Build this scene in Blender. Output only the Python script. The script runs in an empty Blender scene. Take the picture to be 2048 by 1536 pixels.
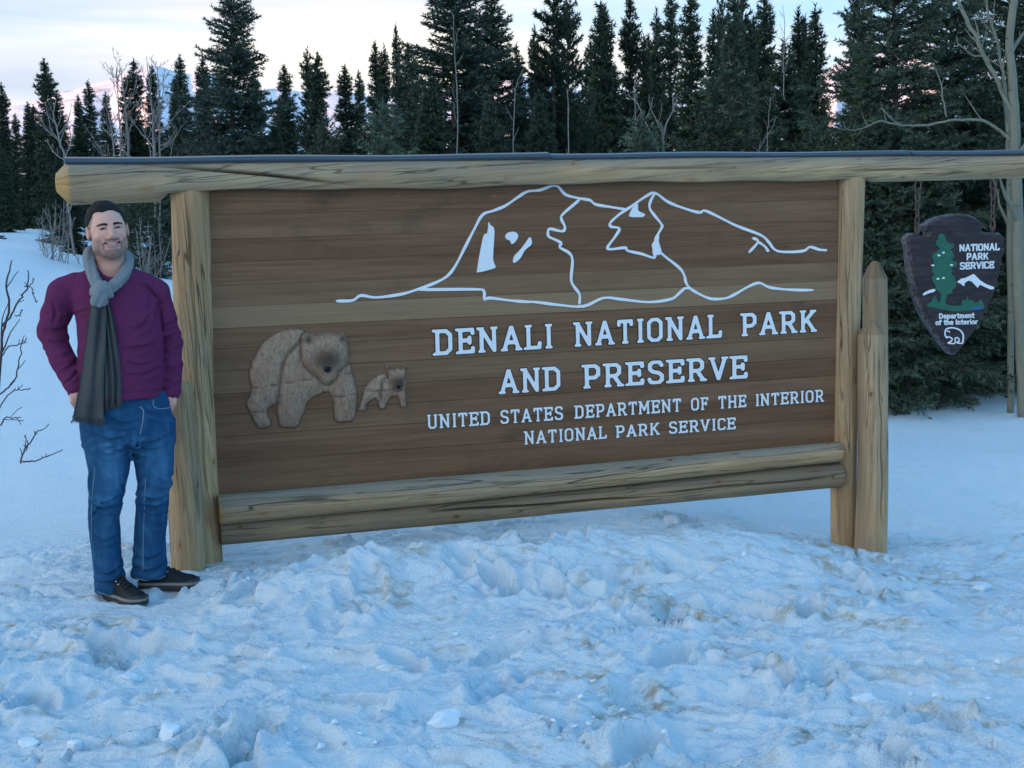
import bpy, bmesh, math, random
import numpy as np
from mathutils import Vector, Matrix

scene = bpy.context.scene
COL = scene.collection
R_ = math.radians

# ------------------------------------------------------------------ camera
F_PX, PITCH, ROLL = 2800.0, R_(4.9), R_(1.0)          # focal length in pixels of a 2048 px wide picture
CAM = np.array([0.0, 0.0, 1.5])
FWD = np.array([0.0, math.cos(PITCH), -math.sin(PITCH)])
_r0 = np.array([1.0, 0.0, 0.0]); _u0 = np.cross(_r0, FWD)
RGT = math.cos(ROLL) * _r0 - math.sin(ROLL) * _u0
UPV = math.sin(ROLL) * _r0 + math.cos(ROLL) * _u0
cd = bpy.data.cameras.new('camera'); cam = bpy.data.objects.new('camera', cd); COL.objects.link(cam)
cam.matrix_world = Matrix([[RGT[i], UPV[i], -FWD[i], CAM[i]] for i in range(3)] + [[0, 0, 0, 1]])
cd.sensor_width = 36.0; cd.lens = 36.0 * F_PX / 2048.0; cd.sensor_fit = 'HORIZONTAL'
cd.clip_start = 0.1; cd.clip_end = 30000.0
scene.camera = cam

# ------------------------------------------------------------------ node helper
def nd(nt, kind, **kw):
    n = nt.nodes.new('ShaderNode' + kind)
    for k, v in kw.items():
        if k.startswith('i_'):
            key = k[2:]
            key = int(key) if key.isdigit() else key.replace('_', ' ')
            s = n.inputs[key]
            if isinstance(v, bpy.types.NodeSocket): nt.links.new(v, s)
            elif isinstance(v, (tuple, list)) and len(v) == 3 and s.type == 'RGBA': s.default_value = (*v, 1)
            else: s.default_value = v
        else: setattr(n, k, v)
    return n
def math_(nt, op, a, b=None, c=None, clamp=False):
    n = nd(nt, 'Math', operation=op, use_clamp=clamp)
    for i, v in enumerate((a, b, c)):
        if v is None: continue
        if isinstance(v, bpy.types.NodeSocket): nt.links.new(v, n.inputs[i])
        else: n.inputs[i].default_value = v
    return n.outputs[0]
def mix_(nt, fac, a, b, blend='MIX'):
    n = nd(nt, 'Mix', data_type='RGBA', blend_type=blend)
    for i, v in ((0, fac), (6, a), (7, b)):
        if isinstance(v, bpy.types.NodeSocket): nt.links.new(v, n.inputs[i])
        elif i == 0: n.inputs[0].default_value = v
        else: n.inputs[i].default_value = (*v, 1) if len(v) == 3 else v
    return n.outputs[2]
def ramp_(nt, fac, stops, interp='LINEAR'):
    n = nd(nt, 'ValToRGB'); n.color_ramp.interpolation = interp
    el = n.color_ramp.elements
    while len(el) < len(stops): el.new(0.5)
    for e, (p, c) in zip(el, stops):
        e.position = p; e.color = (*c, 1) if not isinstance(c, (int, float)) else (c, c, c, 1)
    nt.links.new(fac, n.inputs[0]); return n.outputs[0]
def noise_(nt, vec, scale=1.0, detail=4.0, rough=0.5, dist=0.0):
    n = nd(nt, 'TexNoise', i_Scale=scale, i_Detail=detail, i_Roughness=rough, i_Distortion=dist)
    if vec is not None: nt.links.new(vec, n.inputs['Vector'])
    return n.outputs[0]
def scale_(nt, vec, s, loc=(0, 0, 0)):
    n = nd(nt, 'Mapping'); nt.links.new(vec, n.inputs[0]); n.inputs['Scale'].default_value = s; n.inputs['Location'].default_value = loc
    return n.outputs[0]
def attr_(nt, name, kind='GEOMETRY'):
    return nd(nt, 'Attribute', attribute_name=name, attribute_type=kind)
def new_mat(name):
    m = bpy.data.materials.new(name); m.use_nodes = True; nt = m.node_tree
    b = nt.nodes['Principled BSDF']
    return m, nt, b
def lk(nt, a, b): nt.links.new(a, b)
def bump_(nt, b, h, strength=0.5, dist=0.01):
    n = nd(nt, 'Bump', i_Strength=strength, i_Distance=dist, i_Height=h); lk(nt, n.outputs[0], b.inputs['Normal'])

# ------------------------------------------------------------------ world, sun, exposure
SUN_AZ, SUN_EL = R_(-130.0), R_(4.5)                   # azimuth clockwise from +Y
world = bpy.data.worlds.new('World'); scene.world = world; world.use_nodes = True
nt = world.node_tree; nt.nodes.clear()
sky = nd(nt, 'TexSky', sky_type='NISHITA', sun_disc=False, sun_elevation=SUN_EL, sun_rotation=SUN_AZ,
         altitude=600.0, air_density=1.0, dust_density=5.0, ozone_density=3.0)
tc = nd(nt, 'TexCoord')
sep = nd(nt, 'SeparateXYZ'); lk(nt, tc.outputs['Generated'], sep.inputs[0])
zz = sep.outputs[2]
# streaky high cloud: noise on the direction, squeezed vertically
cv = scale_(nt, tc.outputs['Generated'], (1.1, 1.1, 9.0), (0.35, 0.0, 0.15))
c1 = noise_(nt, cv, 1.5, 5.0, 0.55, 0.4)
c2 = noise_(nt, scale_(nt, tc.outputs['Generated'], (1.3, 1.3, 15.0), (1.3, 2.0, 0.7)), 1.6, 4.0, 0.55, 0.3)
mask = math_(nt, 'ADD', math_(nt, 'MULTIPLY', c1, 0.80), math_(nt, 'MULTIPLY', c2, 0.20))
# the cloud thins out towards the zenith and towards +X
thin = math_(nt, 'ADD', math_(nt, 'MULTIPLY', zz, 0.55), math_(nt, 'MULTIPLY', sep.outputs[0], 0.22))
mask = math_(nt, 'SUBTRACT', mask, thin)
mask = ramp_(nt, mask, [(0.19, 0.0), (0.45, 1.0)])
tone = ramp_(nt, c2, [(0.34, (0.60, 0.66, 0.78)), (0.5, (0.88, 0.84, 0.88)), (0.66, (1.16, 1.04, 0.90))])
grade = mix_(nt, 1.0, sky.outputs[0], (0.86, 1.02, 1.04), 'MULTIPLY')
# an even thin veil of high ice cloud in the earth's shadow, over the whole sky
veil = mix_(nt, ramp_(nt, c1, [(0.3, 0.40), (0.7, 0.55)]), grade, (0.39, 0.93, 1.50))
cloud = nd(nt, 'VectorMath', operation='SCALE'); lk(nt, tone, cloud.inputs[0]); cloud.inputs[3].default_value = 1.40
# cloud round the low sun glows warmer and brighter than cloud opposite it
sv = nd(nt, 'VectorMath', operation='DOT_PRODUCT'); lk(nt, tc.outputs['Generated'], sv.inputs[0]); sv.inputs[1].default_value = (math.sin(SUN_AZ) * math.cos(SUN_EL), math.cos(SUN_AZ) * math.cos(SUN_EL), math.sin(SUN_EL))
glow = math_(nt, 'POWER', math_(nt, 'MAXIMUM', sv.outputs['Value'], 0.0), 1.6)
lit = nd(nt, 'VectorMath', operation='MULTIPLY'); lk(nt, cloud.outputs[0], lit.inputs[0]); lit.inputs[1].default_value = (2.0, 1.95, 1.72)
cloudc = mix_(nt, glow, cloud.outputs[0], lit.outputs[0])
colr = mix_(nt, math_(nt, 'MULTIPLY', mask, 0.88), veil, cloudc)
bg = nd(nt, 'Background', i_Strength=0.12, i_Color=colr)
wo = nd(nt, 'OutputWorld'); lk(nt, bg.outputs[0], wo.inputs[0])

sd = bpy.data.lights.new('sun', 'SUN'); sd.energy = 0.95; sd.angle = R_(0.53); sd.color = (1.0, 0.40, 0.18)
sun = bpy.data.objects.new('sun', sd); COL.objects.link(sun)
sdir = Vector((math.sin(SUN_AZ) * math.cos(SUN_EL), math.cos(SUN_AZ) * math.cos(SUN_EL), math.sin(SUN_EL)))
sun.rotation_euler = sdir.to_track_quat('Z', 'Y').to_euler(); sun.location = (0, 0, 50)
vs = scene.view_settings; vs.view_transform = 'Standard'; vs.look = 'None'; vs.gamma = 1.0; vs.use_curve_mapping = False
vs.exposure = 2.82
scene.cycles.max_bounces = 6; scene.cycles.diffuse_bounces = 3; scene.cycles.glossy_bounces = 2

# ------------------------------------------------------------------ geometry helpers
def ray(x, y):
    x = np.asarray(x, float); y = np.asarray(y, float)
    return FWD + RGT * ((x - 1024) / F_PX)[..., None] - UPV * ((y - 768) / F_PX)[..., None]
def at(x, y, D):
    """the point D metres ahead of the camera that photo pixel (x, y) shows"""
    return CAM + ray(x, y) * np.asarray(D, float)[..., None]

def tag(o, label=None, cat=None, group=None, kind=None):
    for k, v in (('label', label), ('category', cat), ('group', group), ('kind', kind)):
        if v: o[k] = v
    return o
def empty(name, loc, label=None, cat=None, group=None):
    o = bpy.data.objects.new(name, None); COL.objects.link(o); o.location = [float(c) for c in loc]
    o.empty_display_size = 0.2
    return tag(o, label, cat, group)
def mesh_from(name, V, faces, mat, attrs=None, smooth=True):
    """faces: list of arrays (n, k) with equal k, or a list of lists"""
    me = bpy.data.meshes.new(name)
    V = np.asarray(V, np.float32)
    arrs = [np.asarray(f, np.int32) for f in (faces if isinstance(faces, (list, tuple)) and len(faces) and isinstance(faces[0], np.ndarray) else [])]
    if arrs:
        arrs = [a for a in arrs if len(a)]
        loops = np.concatenate([a.ravel() for a in arrs]); lens = np.concatenate([np.full(len(a), a.shape[1], np.int32) for a in arrs])
    else:
        loops = np.array([i for f in faces for i in f], np.int32); lens = np.array([len(f) for f in faces], np.int32)
    starts = np.zeros(len(lens), np.int32); starts[1:] = np.cumsum(lens)[:-1]
    me.vertices.add(len(V)); me.vertices.foreach_set('co', V.ravel())
    me.loops.add(len(loops)); me.loops.foreach_set('vertex_index', loops)
    me.polygons.add(len(lens)); me.polygons.foreach_set('loop_start', starts); me.polygons.foreach_set('loop_total', lens)
    me.polygons.foreach_set('use_smooth', np.full(len(lens), smooth, bool))
    me.update(calc_edges=True)
    for k, a in (attrs or {}).items():
        a = np.asarray(a, np.float32)
        if a.ndim == 1: me.attributes.new(k, 'FLOAT', 'POINT').data.foreach_set('value', a)
        else: me.attributes.new(k, 'FLOAT_VECTOR', 'POINT').data.foreach_set('vector', a.ravel())
    for m in (mat if isinstance(mat, (list, tuple)) else [mat]):
        if m: me.materials.append(m)
    return me
def link(name, me, loc=(0, 0, 0), parent=None):
    o = bpy.data.objects.new(name, me); COL.objects.link(o)
    o.location = [float(c) for c in loc]
    if parent: o.parent = parent
    return o
def part(name, V, faces, mat, parent=None, attrs=None, smooth=True, origin=None):
    """one mesh object from world coordinates; its origin sits at its own middle (or base)"""
    V = np.asarray(V, float)
    if origin is None: origin = (V.min(0) + V.max(0)) / 2
    origin = np.asarray(origin, float)
    me = mesh_from(name, V - origin, faces, mat, attrs, smooth)
    loc = origin - (np.array(parent_world(parent)) if parent else 0)
    return link(name, me, loc, parent)
def parent_world(p):
    v = np.zeros(3)
    while p is not None: v = v + np.array(p.location); p = p.parent
    return v

# numpy gradient noise
def _hash(ix, iy, iz, seed):
    h = (ix.astype(np.int64) * 374761393 + iy.astype(np.int64) * 668265263 + iz.astype(np.int64) * 2147483647 + seed * 1274126177) & 0xFFFFFFFF
    h = ((h ^ (h >> 13)) * 1274126177) & 0xFFFFFFFF
    h = ((h ^ (h >> 16)) * 2246822519) & 0xFFFFFFFF
    return h ^ (h >> 15)
def vnoise2(x, y, seed=0):
    ix = np.floor(x); iy = np.floor(y); fx = x - ix; fy = y - iy
    ix = ix.astype(np.int64); iy = iy.astype(np.int64); z = np.zeros_like(ix)
    u = fx * fx * fx * (fx * (fx * 6 - 15) + 10); v = fy * fy * fy * (fy * (fy * 6 - 15) + 10)
    def g(dx, dy):
        a = _hash(ix + dx, iy + dy, z, seed) * (2 * np.pi / 4294967296.0)
        return np.cos(a) * (fx - dx) + np.sin(a) * (fy - dy)
    a = g(0, 0); b = g(1, 0); c = g(0, 1); d = g(1, 1)
    return 1.5 * ((a + (b - a) * u) * (1 - v) + (c + (d - c) * u) * v)
def fbm2(x, y, oct=4, seed=0, gain=0.5, lac=2.03, ridged=False):
    s = np.zeros_like(x, dtype=float); a = 1.0; n = 0.0
    for i in range(oct):
        v = vnoise2(x, y, seed + 17 * i)
        if ridged: v = 1 - 2 * np.abs(v)
        s += a * v; n += a; a *= gain; x = x * lac + 3.1; y = y * lac - 1.7
    return s / n
def vnoise3(x, y, z, seed=0):
    """value noise, -1..1"""
    ix = np.floor(x); iy = np.floor(y); iz = np.floor(z); fx = x - ix; fy = y - iy; fz = z - iz
    ix = ix.astype(np.int64); iy = iy.astype(np.int64); iz = iz.astype(np.int64)
    fx = fx * fx * (3 - 2 * fx); fy = fy * fy * (3 - 2 * fy); fz = fz * fz * (3 - 2 * fz)
    def g(a, b, c): return _hash(ix + a, iy + b, iz + c, seed) / 2147483648.0 - 1
    l = lambda a, b, t: a + (b - a) * t
    return l(l(l(g(0,0,0), g(1,0,0), fx), l(g(0,1,0), g(1,1,0), fx), fy), l(l(g(0,0,1), g(1,0,1), fx), l(g(0,1,1), g(1,1,1), fx), fy), fz)
def worley2(x, y, seed=0):
    """distance to nearest and second nearest point and the id of the nearest"""
    ix = np.floor(x).astype(np.int64); iy = np.floor(y).astype(np.int64); z = np.zeros_like(ix)
    d1 = np.full(x.shape, 9.0); d2 = np.full(x.shape, 9.0); idn = np.zeros(x.shape)
    for dx in (-1, 0, 1):
        for dy in (-1, 0, 1):
            h = _hash(ix + dx, iy + dy, z, seed)
            px = ix + dx + (h & 0xFFFF) / 65536.0; py = iy + dy + ((h >> 16) & 0xFFFF) / 65536.0
            d = np.hypot(x - px, y - py)
            near = d < d1
            d2 = np.where(near, d1, np.minimum(d2, d)); idn = np.where(near, (h % 1009) / 1009.0, idn); d1 = np.where(near, d, d1)
    return d1, d2, idn
def sstep(a, b, x):
    t = np.clip((x - a) / (b - a), 0, 1); return t * t * (3 - 2 * t)
def grid_faces(nu, nv, wrap_v=False):
    """quads of an (nu, nv) vertex grid, index u*nv+v"""
    u = np.arange(nu - 1)[:, None]; v = np.arange(nv if wrap_v else nv - 1)[None, :]
    w = (v + 1) % nv
    return np.stack([u * nv + v, (u + 1) * nv + v, (u + 1) * nv + w, u * nv + w], -1).reshape(-1, 4).astype(np.int32)
def tube(path, rad, sides=6, cap=True):
    """a tube along points with a radius per point -> verts, [quads, caps]"""
    P = np.asarray(path, float); n = len(P); rad = np.broadcast_to(np.asarray(rad, float), (n,))
    T = np.gradient(P, axis=0); T /= np.linalg.norm(T, axis=1, keepdims=True) + 1e-12
    ref = np.array([0.31, -0.87, 0.38]) if abs(T[0] @ np.array([0.31, -0.87, 0.38])) < 0.9 else np.array([1.0, 0, 0])
    A = np.cross(T, ref); A /= np.linalg.norm(A, axis=1, keepdims=True) + 1e-12
    B = np.cross(T, A)
    th = np.arange(sides) * 2 * np.pi / sides
    V = P[:, None] + rad[:, None, None] * (np.cos(th)[None, :, None] * A[:, None] + np.sin(th)[None, :, None] * B[:, None])
    f = [grid_faces(n, sides, True)]
    if cap: f += [np.arange(sides, dtype=np.int32)[None], ((n - 1) * sides + np.arange(sides, dtype=np.int32)[::-1])[None]]
    return V.reshape(-1, 3), f
class Soup:
    def __init__(s): s.V = []; s.F = {}; s.n = 0; s.A = []
    def add(s, V, faces, a=None):
        for f in faces:
            if len(f): s.F.setdefault(f.shape[1], []).append(np.asarray(f, np.int64) + s.n)
        s.V.append(np.asarray(V, float)); s.n += len(V)
        s.A.append(np.full(len(V), 0.0 if a is None else a) if np.ndim(a) == 0 else np.asarray(a))
    def get(s): return np.concatenate(s.V), [np.concatenate(f).astype(np.int32) for f in s.F.values()], np.concatenate(s.A)
# ------------------------------------------------------------------ snow ground
def gz(x, y):
    """lie of the land without the trampled relief"""
    x = np.asarray(x, float); y = np.asarray(y, float)
    bank = np.interp(x, [-9, -6.03, -5.06, -4.03, 0, 3, 8], [2.35, 1.80, 1.50, 1.365, 0.66, 0.15, 0.10])                        # height of the bank behind, rising to the left
    foot = 10.2 + 0.10 * np.clip(x, -8, 8)
    h = bank * sstep(foot, 16.5, y) - 0.022 * np.clip(y - 16.5, 0, 7) * sstep(0.0, -5.0, x) + 0.040 * np.clip(y - 25, 0, 26) * sstep(4.0, -6.0, x)
    h = h + 0.02 * np.clip(y - 17, 0, 60) * sstep(-6, 4, x) * 0.4
    h = h - 0.25 * sstep(0.6, 2.3, x) * sstep(5.2, 7.6, y) * sstep(10.5, 8.6, y)
    h = h + 0.05 * sstep(8.5, 10, y) * sstep(12, 10, y)
    # old ploughed ridge in front of the sign
    cy = 6.45 + 0.28 * x
    amp = 0.185 * sstep(-1.45, -0.75, x) * sstep(2.2, 0.9, x) + 0.05 * sstep(0.8, 1.6, x) * sstep(3.4, 2.6, x)
    h = h + amp * np.exp(-((y - cy) / np.where(y > cy, 0.22, 0.42)) ** 2)
    far = sstep(80, 400, np.hypot(x, y))
    return h * (1 - far) + far * 1.0
_rng = np.random.default_rng(11)
STEPS = np.stack([_rng.uniform(-2.4, 2.6, 150), _rng.uniform(3.7, 6.6, 150), _rng.uniform(0, np.pi, 150), _rng.uniform(0.025, 0.07, 150), _rng.uniform(0.8, 1.25, 150)], 1)
def snow(x, y):
    """full relief and the dirt mask"""
    h = gz(x, y)
    calm = sstep(7.2, 9.0, y - 0.25 * x)                                # untrodden behind the sign
    rough = 1 - 0.86 * calm
    side = sstep(-2.2, -3.2, x) * sstep(5.5, 8.0, y); rough = rough * (1 - 0.55 * side)
    far = sstep(30, 90, np.hypot(x, y)); rough = rough * (1 - far)
    rough = rough * (0.50 + 0.50 * sstep(-0.28, 0.22, fbm2(x * 0.75 + 5, y * 0.95, 3, 151)))
    wx = x + 0.16 * vnoise2(x * 2.1, y * 2.1, 3) + 0.05 * vnoise2(x * 7, y * 7, 4)
    wy = y + 0.16 * vnoise2(x * 2.1 + 9, y * 2.1, 5) + 0.05 * vnoise2(x * 7, y * 7 + 5, 6)
    ax = wx * 0.86 + wy * 0.30; ay = wy * 0.95 - wx * 0.26               # drift direction
    big = fbm2(ax * 0.9, ay * 1.3, 3, 21)
    mid = fbm2(ax * 2.6, ay * 4.2, 3, 31, ridged=True)
    rid = fbm2(ax * 6.0, ay * 9.0, 3, 41, ridged=True)
    r = 0.100 * big + 0.036 * (mid - 0.25) + 0.011 * rid
    # broken crust: plates and clods with steep edges, in patches
    patch = sstep(0.02, 0.32, fbm2(x * 1.3, y * 1.3, 3, 51))
    d1, d2, idn = worley2(wx * 7.5, wy * 7.5, 61)
    e = sstep(0.02, 0.16, d2 - d1)
    r = r + patch * e * idn ** 1.5 * 0.044
    d1, d2, id2 = worley2(wx * 19, wy * 19, 71)
    patch2 = sstep(0.0, 0.3, fbm2(x * 2.2 + 7, y * 2.2, 3, 81))
    r = r + patch2 * np.sqrt(np.clip(1 - (d1 / 0.52) ** 2, 0, 1)) * (id2 ** 2) * 0.015
    r = r + 0.009 * fbm2(x * 23, y * 29, 3, 91) + 0.017 * fbm2(ax * 9, ay * 17, 3, 95, ridged=True) + 0.010 * np.abs(fbm2(ax * 5, ay * 12, 3, 97))
    near = (y < 8) & (np.abs(x) < 4)
    foot = np.zeros_like(x)
    if near.any():
        X = x[near]; Y = y[near]; f = np.zeros_like(X)
        for sx, sy, a, dep, sc in STEPS:
            sel = (np.abs(X - sx) < 0.35) & (np.abs(Y - sy) < 0.35)
            if not sel.any(): continue
            dx = X[sel] - sx; dy = Y[sel] - sy
            u = (dx * np.cos(a) + dy * np.sin(a)) / (0.15 * sc); v = (-dx * np.sin(a) + dy * np.cos(a)) / (0.062 * sc)
            q = np.sqrt(u * u + v * v)
            f[sel] += -dep * sstep(1.12, 0.82, q) + 0.45 * dep * np.exp(-((q - 1.3) / 0.25) ** 2)
        foot[near] = f
    drift = 0.05 * fbm2(x * 0.45, y * 0.8, 3, 101) + 0.014 * fbm2(ax * 1.6, ay * 4.5, 3, 103, ridged=True)
    man = np.exp(-(((x + 1.75) / 0.42) ** 2 + ((y - 6.1) / 0.30) ** 2) ** 2)   # beaten flat where the man stands
    post = np.exp(-(((x + 1.55) / 0.38) ** 2 + ((y - 7.0) / 0.35) ** 2))
    h = h + (1 - far) * (drift * (1 - 0.5 * rough) + rough * (r + foot) * (1 - 0.80 * man) * (1 - 0.4 * post))
    h = h + 0.006 * man * (1 - far)
    h = h + far * 6.0 * fbm2(x / 300, y / 300, 3, 7)
    # grit and old soil in the ploughed snow
    st = sstep(0.10, 0.36, fbm2(ax * 2.0 + 4, ay * 3.4, 4, 111) + 0.25 * fbm2(x * 9, y * 14, 2, 113))
    cyr = 6.45 + 0.28 * x
    crest = np.exp(-((y - cyr + 0.15) / 0.33) ** 2) * sstep(0.0, 0.35, fbm2(x * 3.0, y * 5.5, 4, 121)) * sstep(-1.6, -0.8, x) * sstep(3.0, 1.2, x)
    ice = sstep(-0.05, 0.30, fbm2(ax * 2.6 + 11, ay * 5.5, 5, 141, gain=0.6) + 0.10 * fbm2(x * 0.8, y * 0.8, 2, 143)) * rough
    snow.ice = ice
    dirt = np.clip(0.85 * st + 1.5 * crest + 0.75 * post * sstep(-0.3, 0.3, fbm2(x * 6, y * 9, 3, 131)), 0, 1) * rough
    clod = sstep(0.55, 0.9, idn) * patch * 0.35 * sstep(0.1, 0.4, fbm2(x * 5, y * 5, 3, 133))
    return h, np.clip(dirt + clod * rough, 0, 1)
def graded(lo, hi, step, limit_lo, limit_hi, g=1.045):
    a = list(np.arange(lo, hi, step)); s = step; v = a[-1]
    up = []
    while v < limit_hi: s *= g; v += s; up.append(v)
    s = step; v = lo; dn = []
    while v > limit_lo: s *= g; v -= s; dn.append(v)
    return np.array(dn[::-1] + a + up)
GX = graded(-2.5, 2.7, 0.0115, -9000, 9000, 1.06); GY = graded(4.05, 7.9, 0.0105, -2500, 9000, 1.05)
XX, YY = np.meshgrid(GX, GY, indexing='ij')
HH, DD = snow(XX, YY); II = snow.ice
m_snow, nt, b = new_mat('snow')
g = nd(nt, 'NewGeometry'); pos = g.outputs['Position']
da = attr_(nt, 'dirt').outputs['Fac']
fine = noise_(nt, pos, 60.0, 5.0, 0.65); med = noise_(nt, pos, 9.0, 5.0, 0.6)
clean = mix_(nt, noise_(nt, pos, 3.0, 4.0, 0.6), (0.70, 0.835, 0.925), (0.82, 0.91, 0.955))
streak = noise_(nt, scale_(nt, pos, (13, 30, 20)), 1.0, 5.0, 0.7)
icy = math_(nt, 'MULTIPLY', attr_(nt, 'ice').outputs['Fac'], ramp_(nt, streak, [(0.42, 0.0), (0.60, 1.0)]))
clean = mix_(nt, math_(nt, 'MULTIPLY', icy, 0.95), clean, (0.46, 0.63, 0.78))
dm = math_(nt, 'MULTIPLY', da, ramp_(nt, math_(nt, 'ADD', math_(nt, 'MULTIPLY', med, 0.5), math_(nt, 'MULTIPLY', streak, 0.5)), [(0.46, 0.0), (0.57, 1.0)]))
soil = mix_(nt, fine, (0.25, 0.225, 0.145), (0.55, 0.50, 0.37))
lk(nt, mix_(nt, dm, clean, soil), b.inputs['Base Color'])
b.inputs['Roughness'].default_value = 0.55; b.inputs['Specular IOR Level'].default_value = 0.35
hgt = math_(nt, 'ADD', math_(nt, 'MULTIPLY', noise_(nt, pos, 38.0, 6.0, 0.68), 1.0), math_(nt, 'MULTIPLY', noise_(nt, pos, 160.0, 3.0, 0.6), 0.35))
bump_(nt, b, hgt, 1.0, 0.018)
ground = link('snow_ground', mesh_from('snow_ground', np.stack([XX, YY, HH], -1).reshape(-1, 3), [grid_faces(len(GX), len(GY))], m_snow, {'dirt': DD.ravel(), 'ice': II.ravel()}))
tag(ground, 'trampled, wind-crusted snow with tan dirt streaks in front of and around the wooden sign', 'snow', kind='structure')
print('ground', len(GX), len(GY))
def snow_z(x, y): return float(snow(np.array([float(x)]), np.array([float(y)]))[0][0])

# ------------------------------------------------------------------ mountains
CREST = np.array([(-900,250),(-500,238),(-200,232),(0,217),(60,208),(120,186),(150,180),(170,174),(215,162),(250,150),(280,140),(300,134),(318,136),(345,146),(380,151),(410,144),(440,160),(480,190),(560,178),(620,188),(700,186),(760,200),(900,192),(1040,150),(1080,168),(1250,200),(1500,214),(1620,176),(1660,138),(1690,120),(1740,96),(1800,84),(1870,74),(1950,92),(2048,112),(2600,200),(3200,230)], float)
_rc = ray(CREST[:, 0], CREST[:, 1]); CAZ = np.arctan2(_rc[:, 0], _rc[:, 1]); CEL = np.arctan2(_rc[:, 2], np.hypot(_rc[:, 0], _rc[:, 1]))
AZ = np.linspace(CAZ[0], CAZ[-1], 760); RR = np.concatenate([np.linspace(3600, 7000, 150), np.linspace(7080, 9000, 14)])
A2, R2 = np.meshgrid(AZ, RR, indexing='ij')
el = np.interp(A2, CAZ, CEL)
t = (R2 - 3600) / 3400.0
prof = np.where(t < 1, np.clip(t, 0, 1) ** 1.25, np.clip(1 - (t - 1) * 1.6, 0, 1))
crest_h = np.tan(el) * 7000 + 1.5
MX = R2 * np.sin(A2); MY = R2 * np.cos(A2)
env = np.clip(t, 0, 1) * np.clip(1.03 - t, 0, 1) * 4
rn = fbm2(MX / 900, MY / 900, 5, 5, ridged=True)
def azpx(px): q = ray(px, 300.0); return float(np.arctan2(q[0], q[1]))
spur = np.zeros_like(MX)
for px0, px1, hh, w in ((302, 345, 210, 0.022), (410, 470, 120, 0.014), (170, 120, 90, 0.02), (1690, 1650, 170, 0.02), (1870, 1900, 190, 0.02), (1040, 1080, 90, 0.02), (560, 600, 60, 0.02)):
    c = azpx(px1) + (azpx(px0) - azpx(px1)) * t
    spur += hh * np.maximum(0, 1 - np.abs(A2 - c) / w) * np.clip(t * 1.2, 0, 1) * np.clip(1.0 - t, 0, 1) * 2.2
MZ = crest_h * prof + env * rn * 75 + spur + 6 * fbm2(MX / 120, MY / 120, 3, 9) * np.clip(t, 0, 1)
MZ = np.where(t < 1, np.minimum(MZ, crest_h * (0.55 + 0.45 * t) * R2 / 7000 + 0), MZ) - 12 * (t < 0.02)
m_mtn, nt, b = new_mat('mountain_snow')
g = nd(nt, 'NewGeometry'); pos = g.outputs['Position']
sl = nd(nt, 'SeparateXYZ'); lk(nt, g.outputs['True Normal'], sl.inputs[0])
rk = math_(nt, 'ADD', math_(nt, 'MULTIPLY', noise_(nt, scale_(nt, pos, (0.005, 0.005, 0.014)), 1.0, 7.0, 0.68), 1.0), math_(nt, 'MULTIPLY', sl.outputs[2], -0.28))
rock = ramp_(nt, rk, [(0.30, 0.0), (0.42, 1.0)])
lk(nt, mix_(nt, math_(nt, 'MULTIPLY', rock, 0.75), (0.74, 0.78, 0.84), (0.26, 0.19, 0.17)), b.inputs['Base Color'])
b.inputs['Roughness'].default_value = 0.8; b.inputs['Specular IOR Level'].default_value = 0.1
mtn = link('mountain', mesh_from('mountain', np.stack([MX, MY, MZ], -1).reshape(-1, 3), [grid_faces(len(AZ), len(RR))], m_mtn))
tag(mtn, 'distant snowy mountain range with one peak catching pink evening sun', 'mountain', kind='structure')

# unseen wooded ridge added behind the camera to keep low sun off the clearing
hx = np.linspace(-1, 1, 160); hy = np.linspace(0, 1, 40)
HX, HY = np.meshgrid(hx, hy, indexing='ij')
sx, sy = math.sin(SUN_AZ), math.cos(SUN_AZ)
dist = 420 + 460 * HY; lat = HX * 900
PX = sx * dist + sy * lat; PY = sy * dist - sx * lat
PZ = 80 * np.sin(np.pi * np.clip(HY * 1.0, 0, 1)) ** 1.2 * (1 - np.abs(HX) ** 4) * (1 + 0.10 * fbm2(PX / 160, PY / 160, 4, 77)) - 6
m_hill, nt, b = new_mat('shading_hill_woods')
lk(nt, mix_(nt, ramp_(nt, noise_(nt, nd(nt, 'NewGeometry').outputs['Position'], 0.09, 6.0, 0.7), [(0.42, 0.0), (0.56, 1.0)]), (0.035, 0.05, 0.045), (0.8, 0.85, 0.9)), b.inputs['Base Color'])
b.inputs['Roughness'].default_value = 0.9
shading_hill = link('shading_hill', mesh_from('shading_hill', np.stack([PX, PY, PZ], -1).reshape(-1, 3), [grid_faces(160, 40)], m_hill))
tag(shading_hill, 'unseen wooded snowy ridge added behind the camera to block the low sun', 'shading_hill', kind='structure')
# ------------------------------------------------------------------ 2-D shapes for carved and painted relief
def catmull(P, n=6, closed=True):
    P = np.asarray(P, float); m = len(P); out = []
    for i in range(m if closed else m - 1):
        p0, p1, p2, p3 = (P[(i - 1) % m], P[i], P[(i + 1) % m], P[(i + 2) % m]) if closed else (P[max(i - 1, 0)], P[i], P[i + 1], P[min(i + 2, m - 1)])
        for t in np.arange(n) / n:
            out.append(0.5 * (2 * p1 + (p2 - p0) * t + (2 * p0 - 5 * p1 + 4 * p2 - p3) * t * t + (3 * p1 - p0 - 3 * p2 + p3) * t ** 3))
    if not closed: out.append(P[-1])
    return np.array(out)
def seg_dist(X, Y, A, B):
    d = np.full(X.shape, 1e9)
    for (ax, ay), (bx, by) in zip(A, B):
        vx, vy = bx - ax, by - ay; L = vx * vx + vy * vy + 1e-18
        t = np.clip(((X - ax) * vx + (Y - ay) * vy) / L, 0, 1)
        d = np.minimum(d, np.hypot(X - ax - t * vx, Y - ay - t * vy))
    return d
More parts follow.
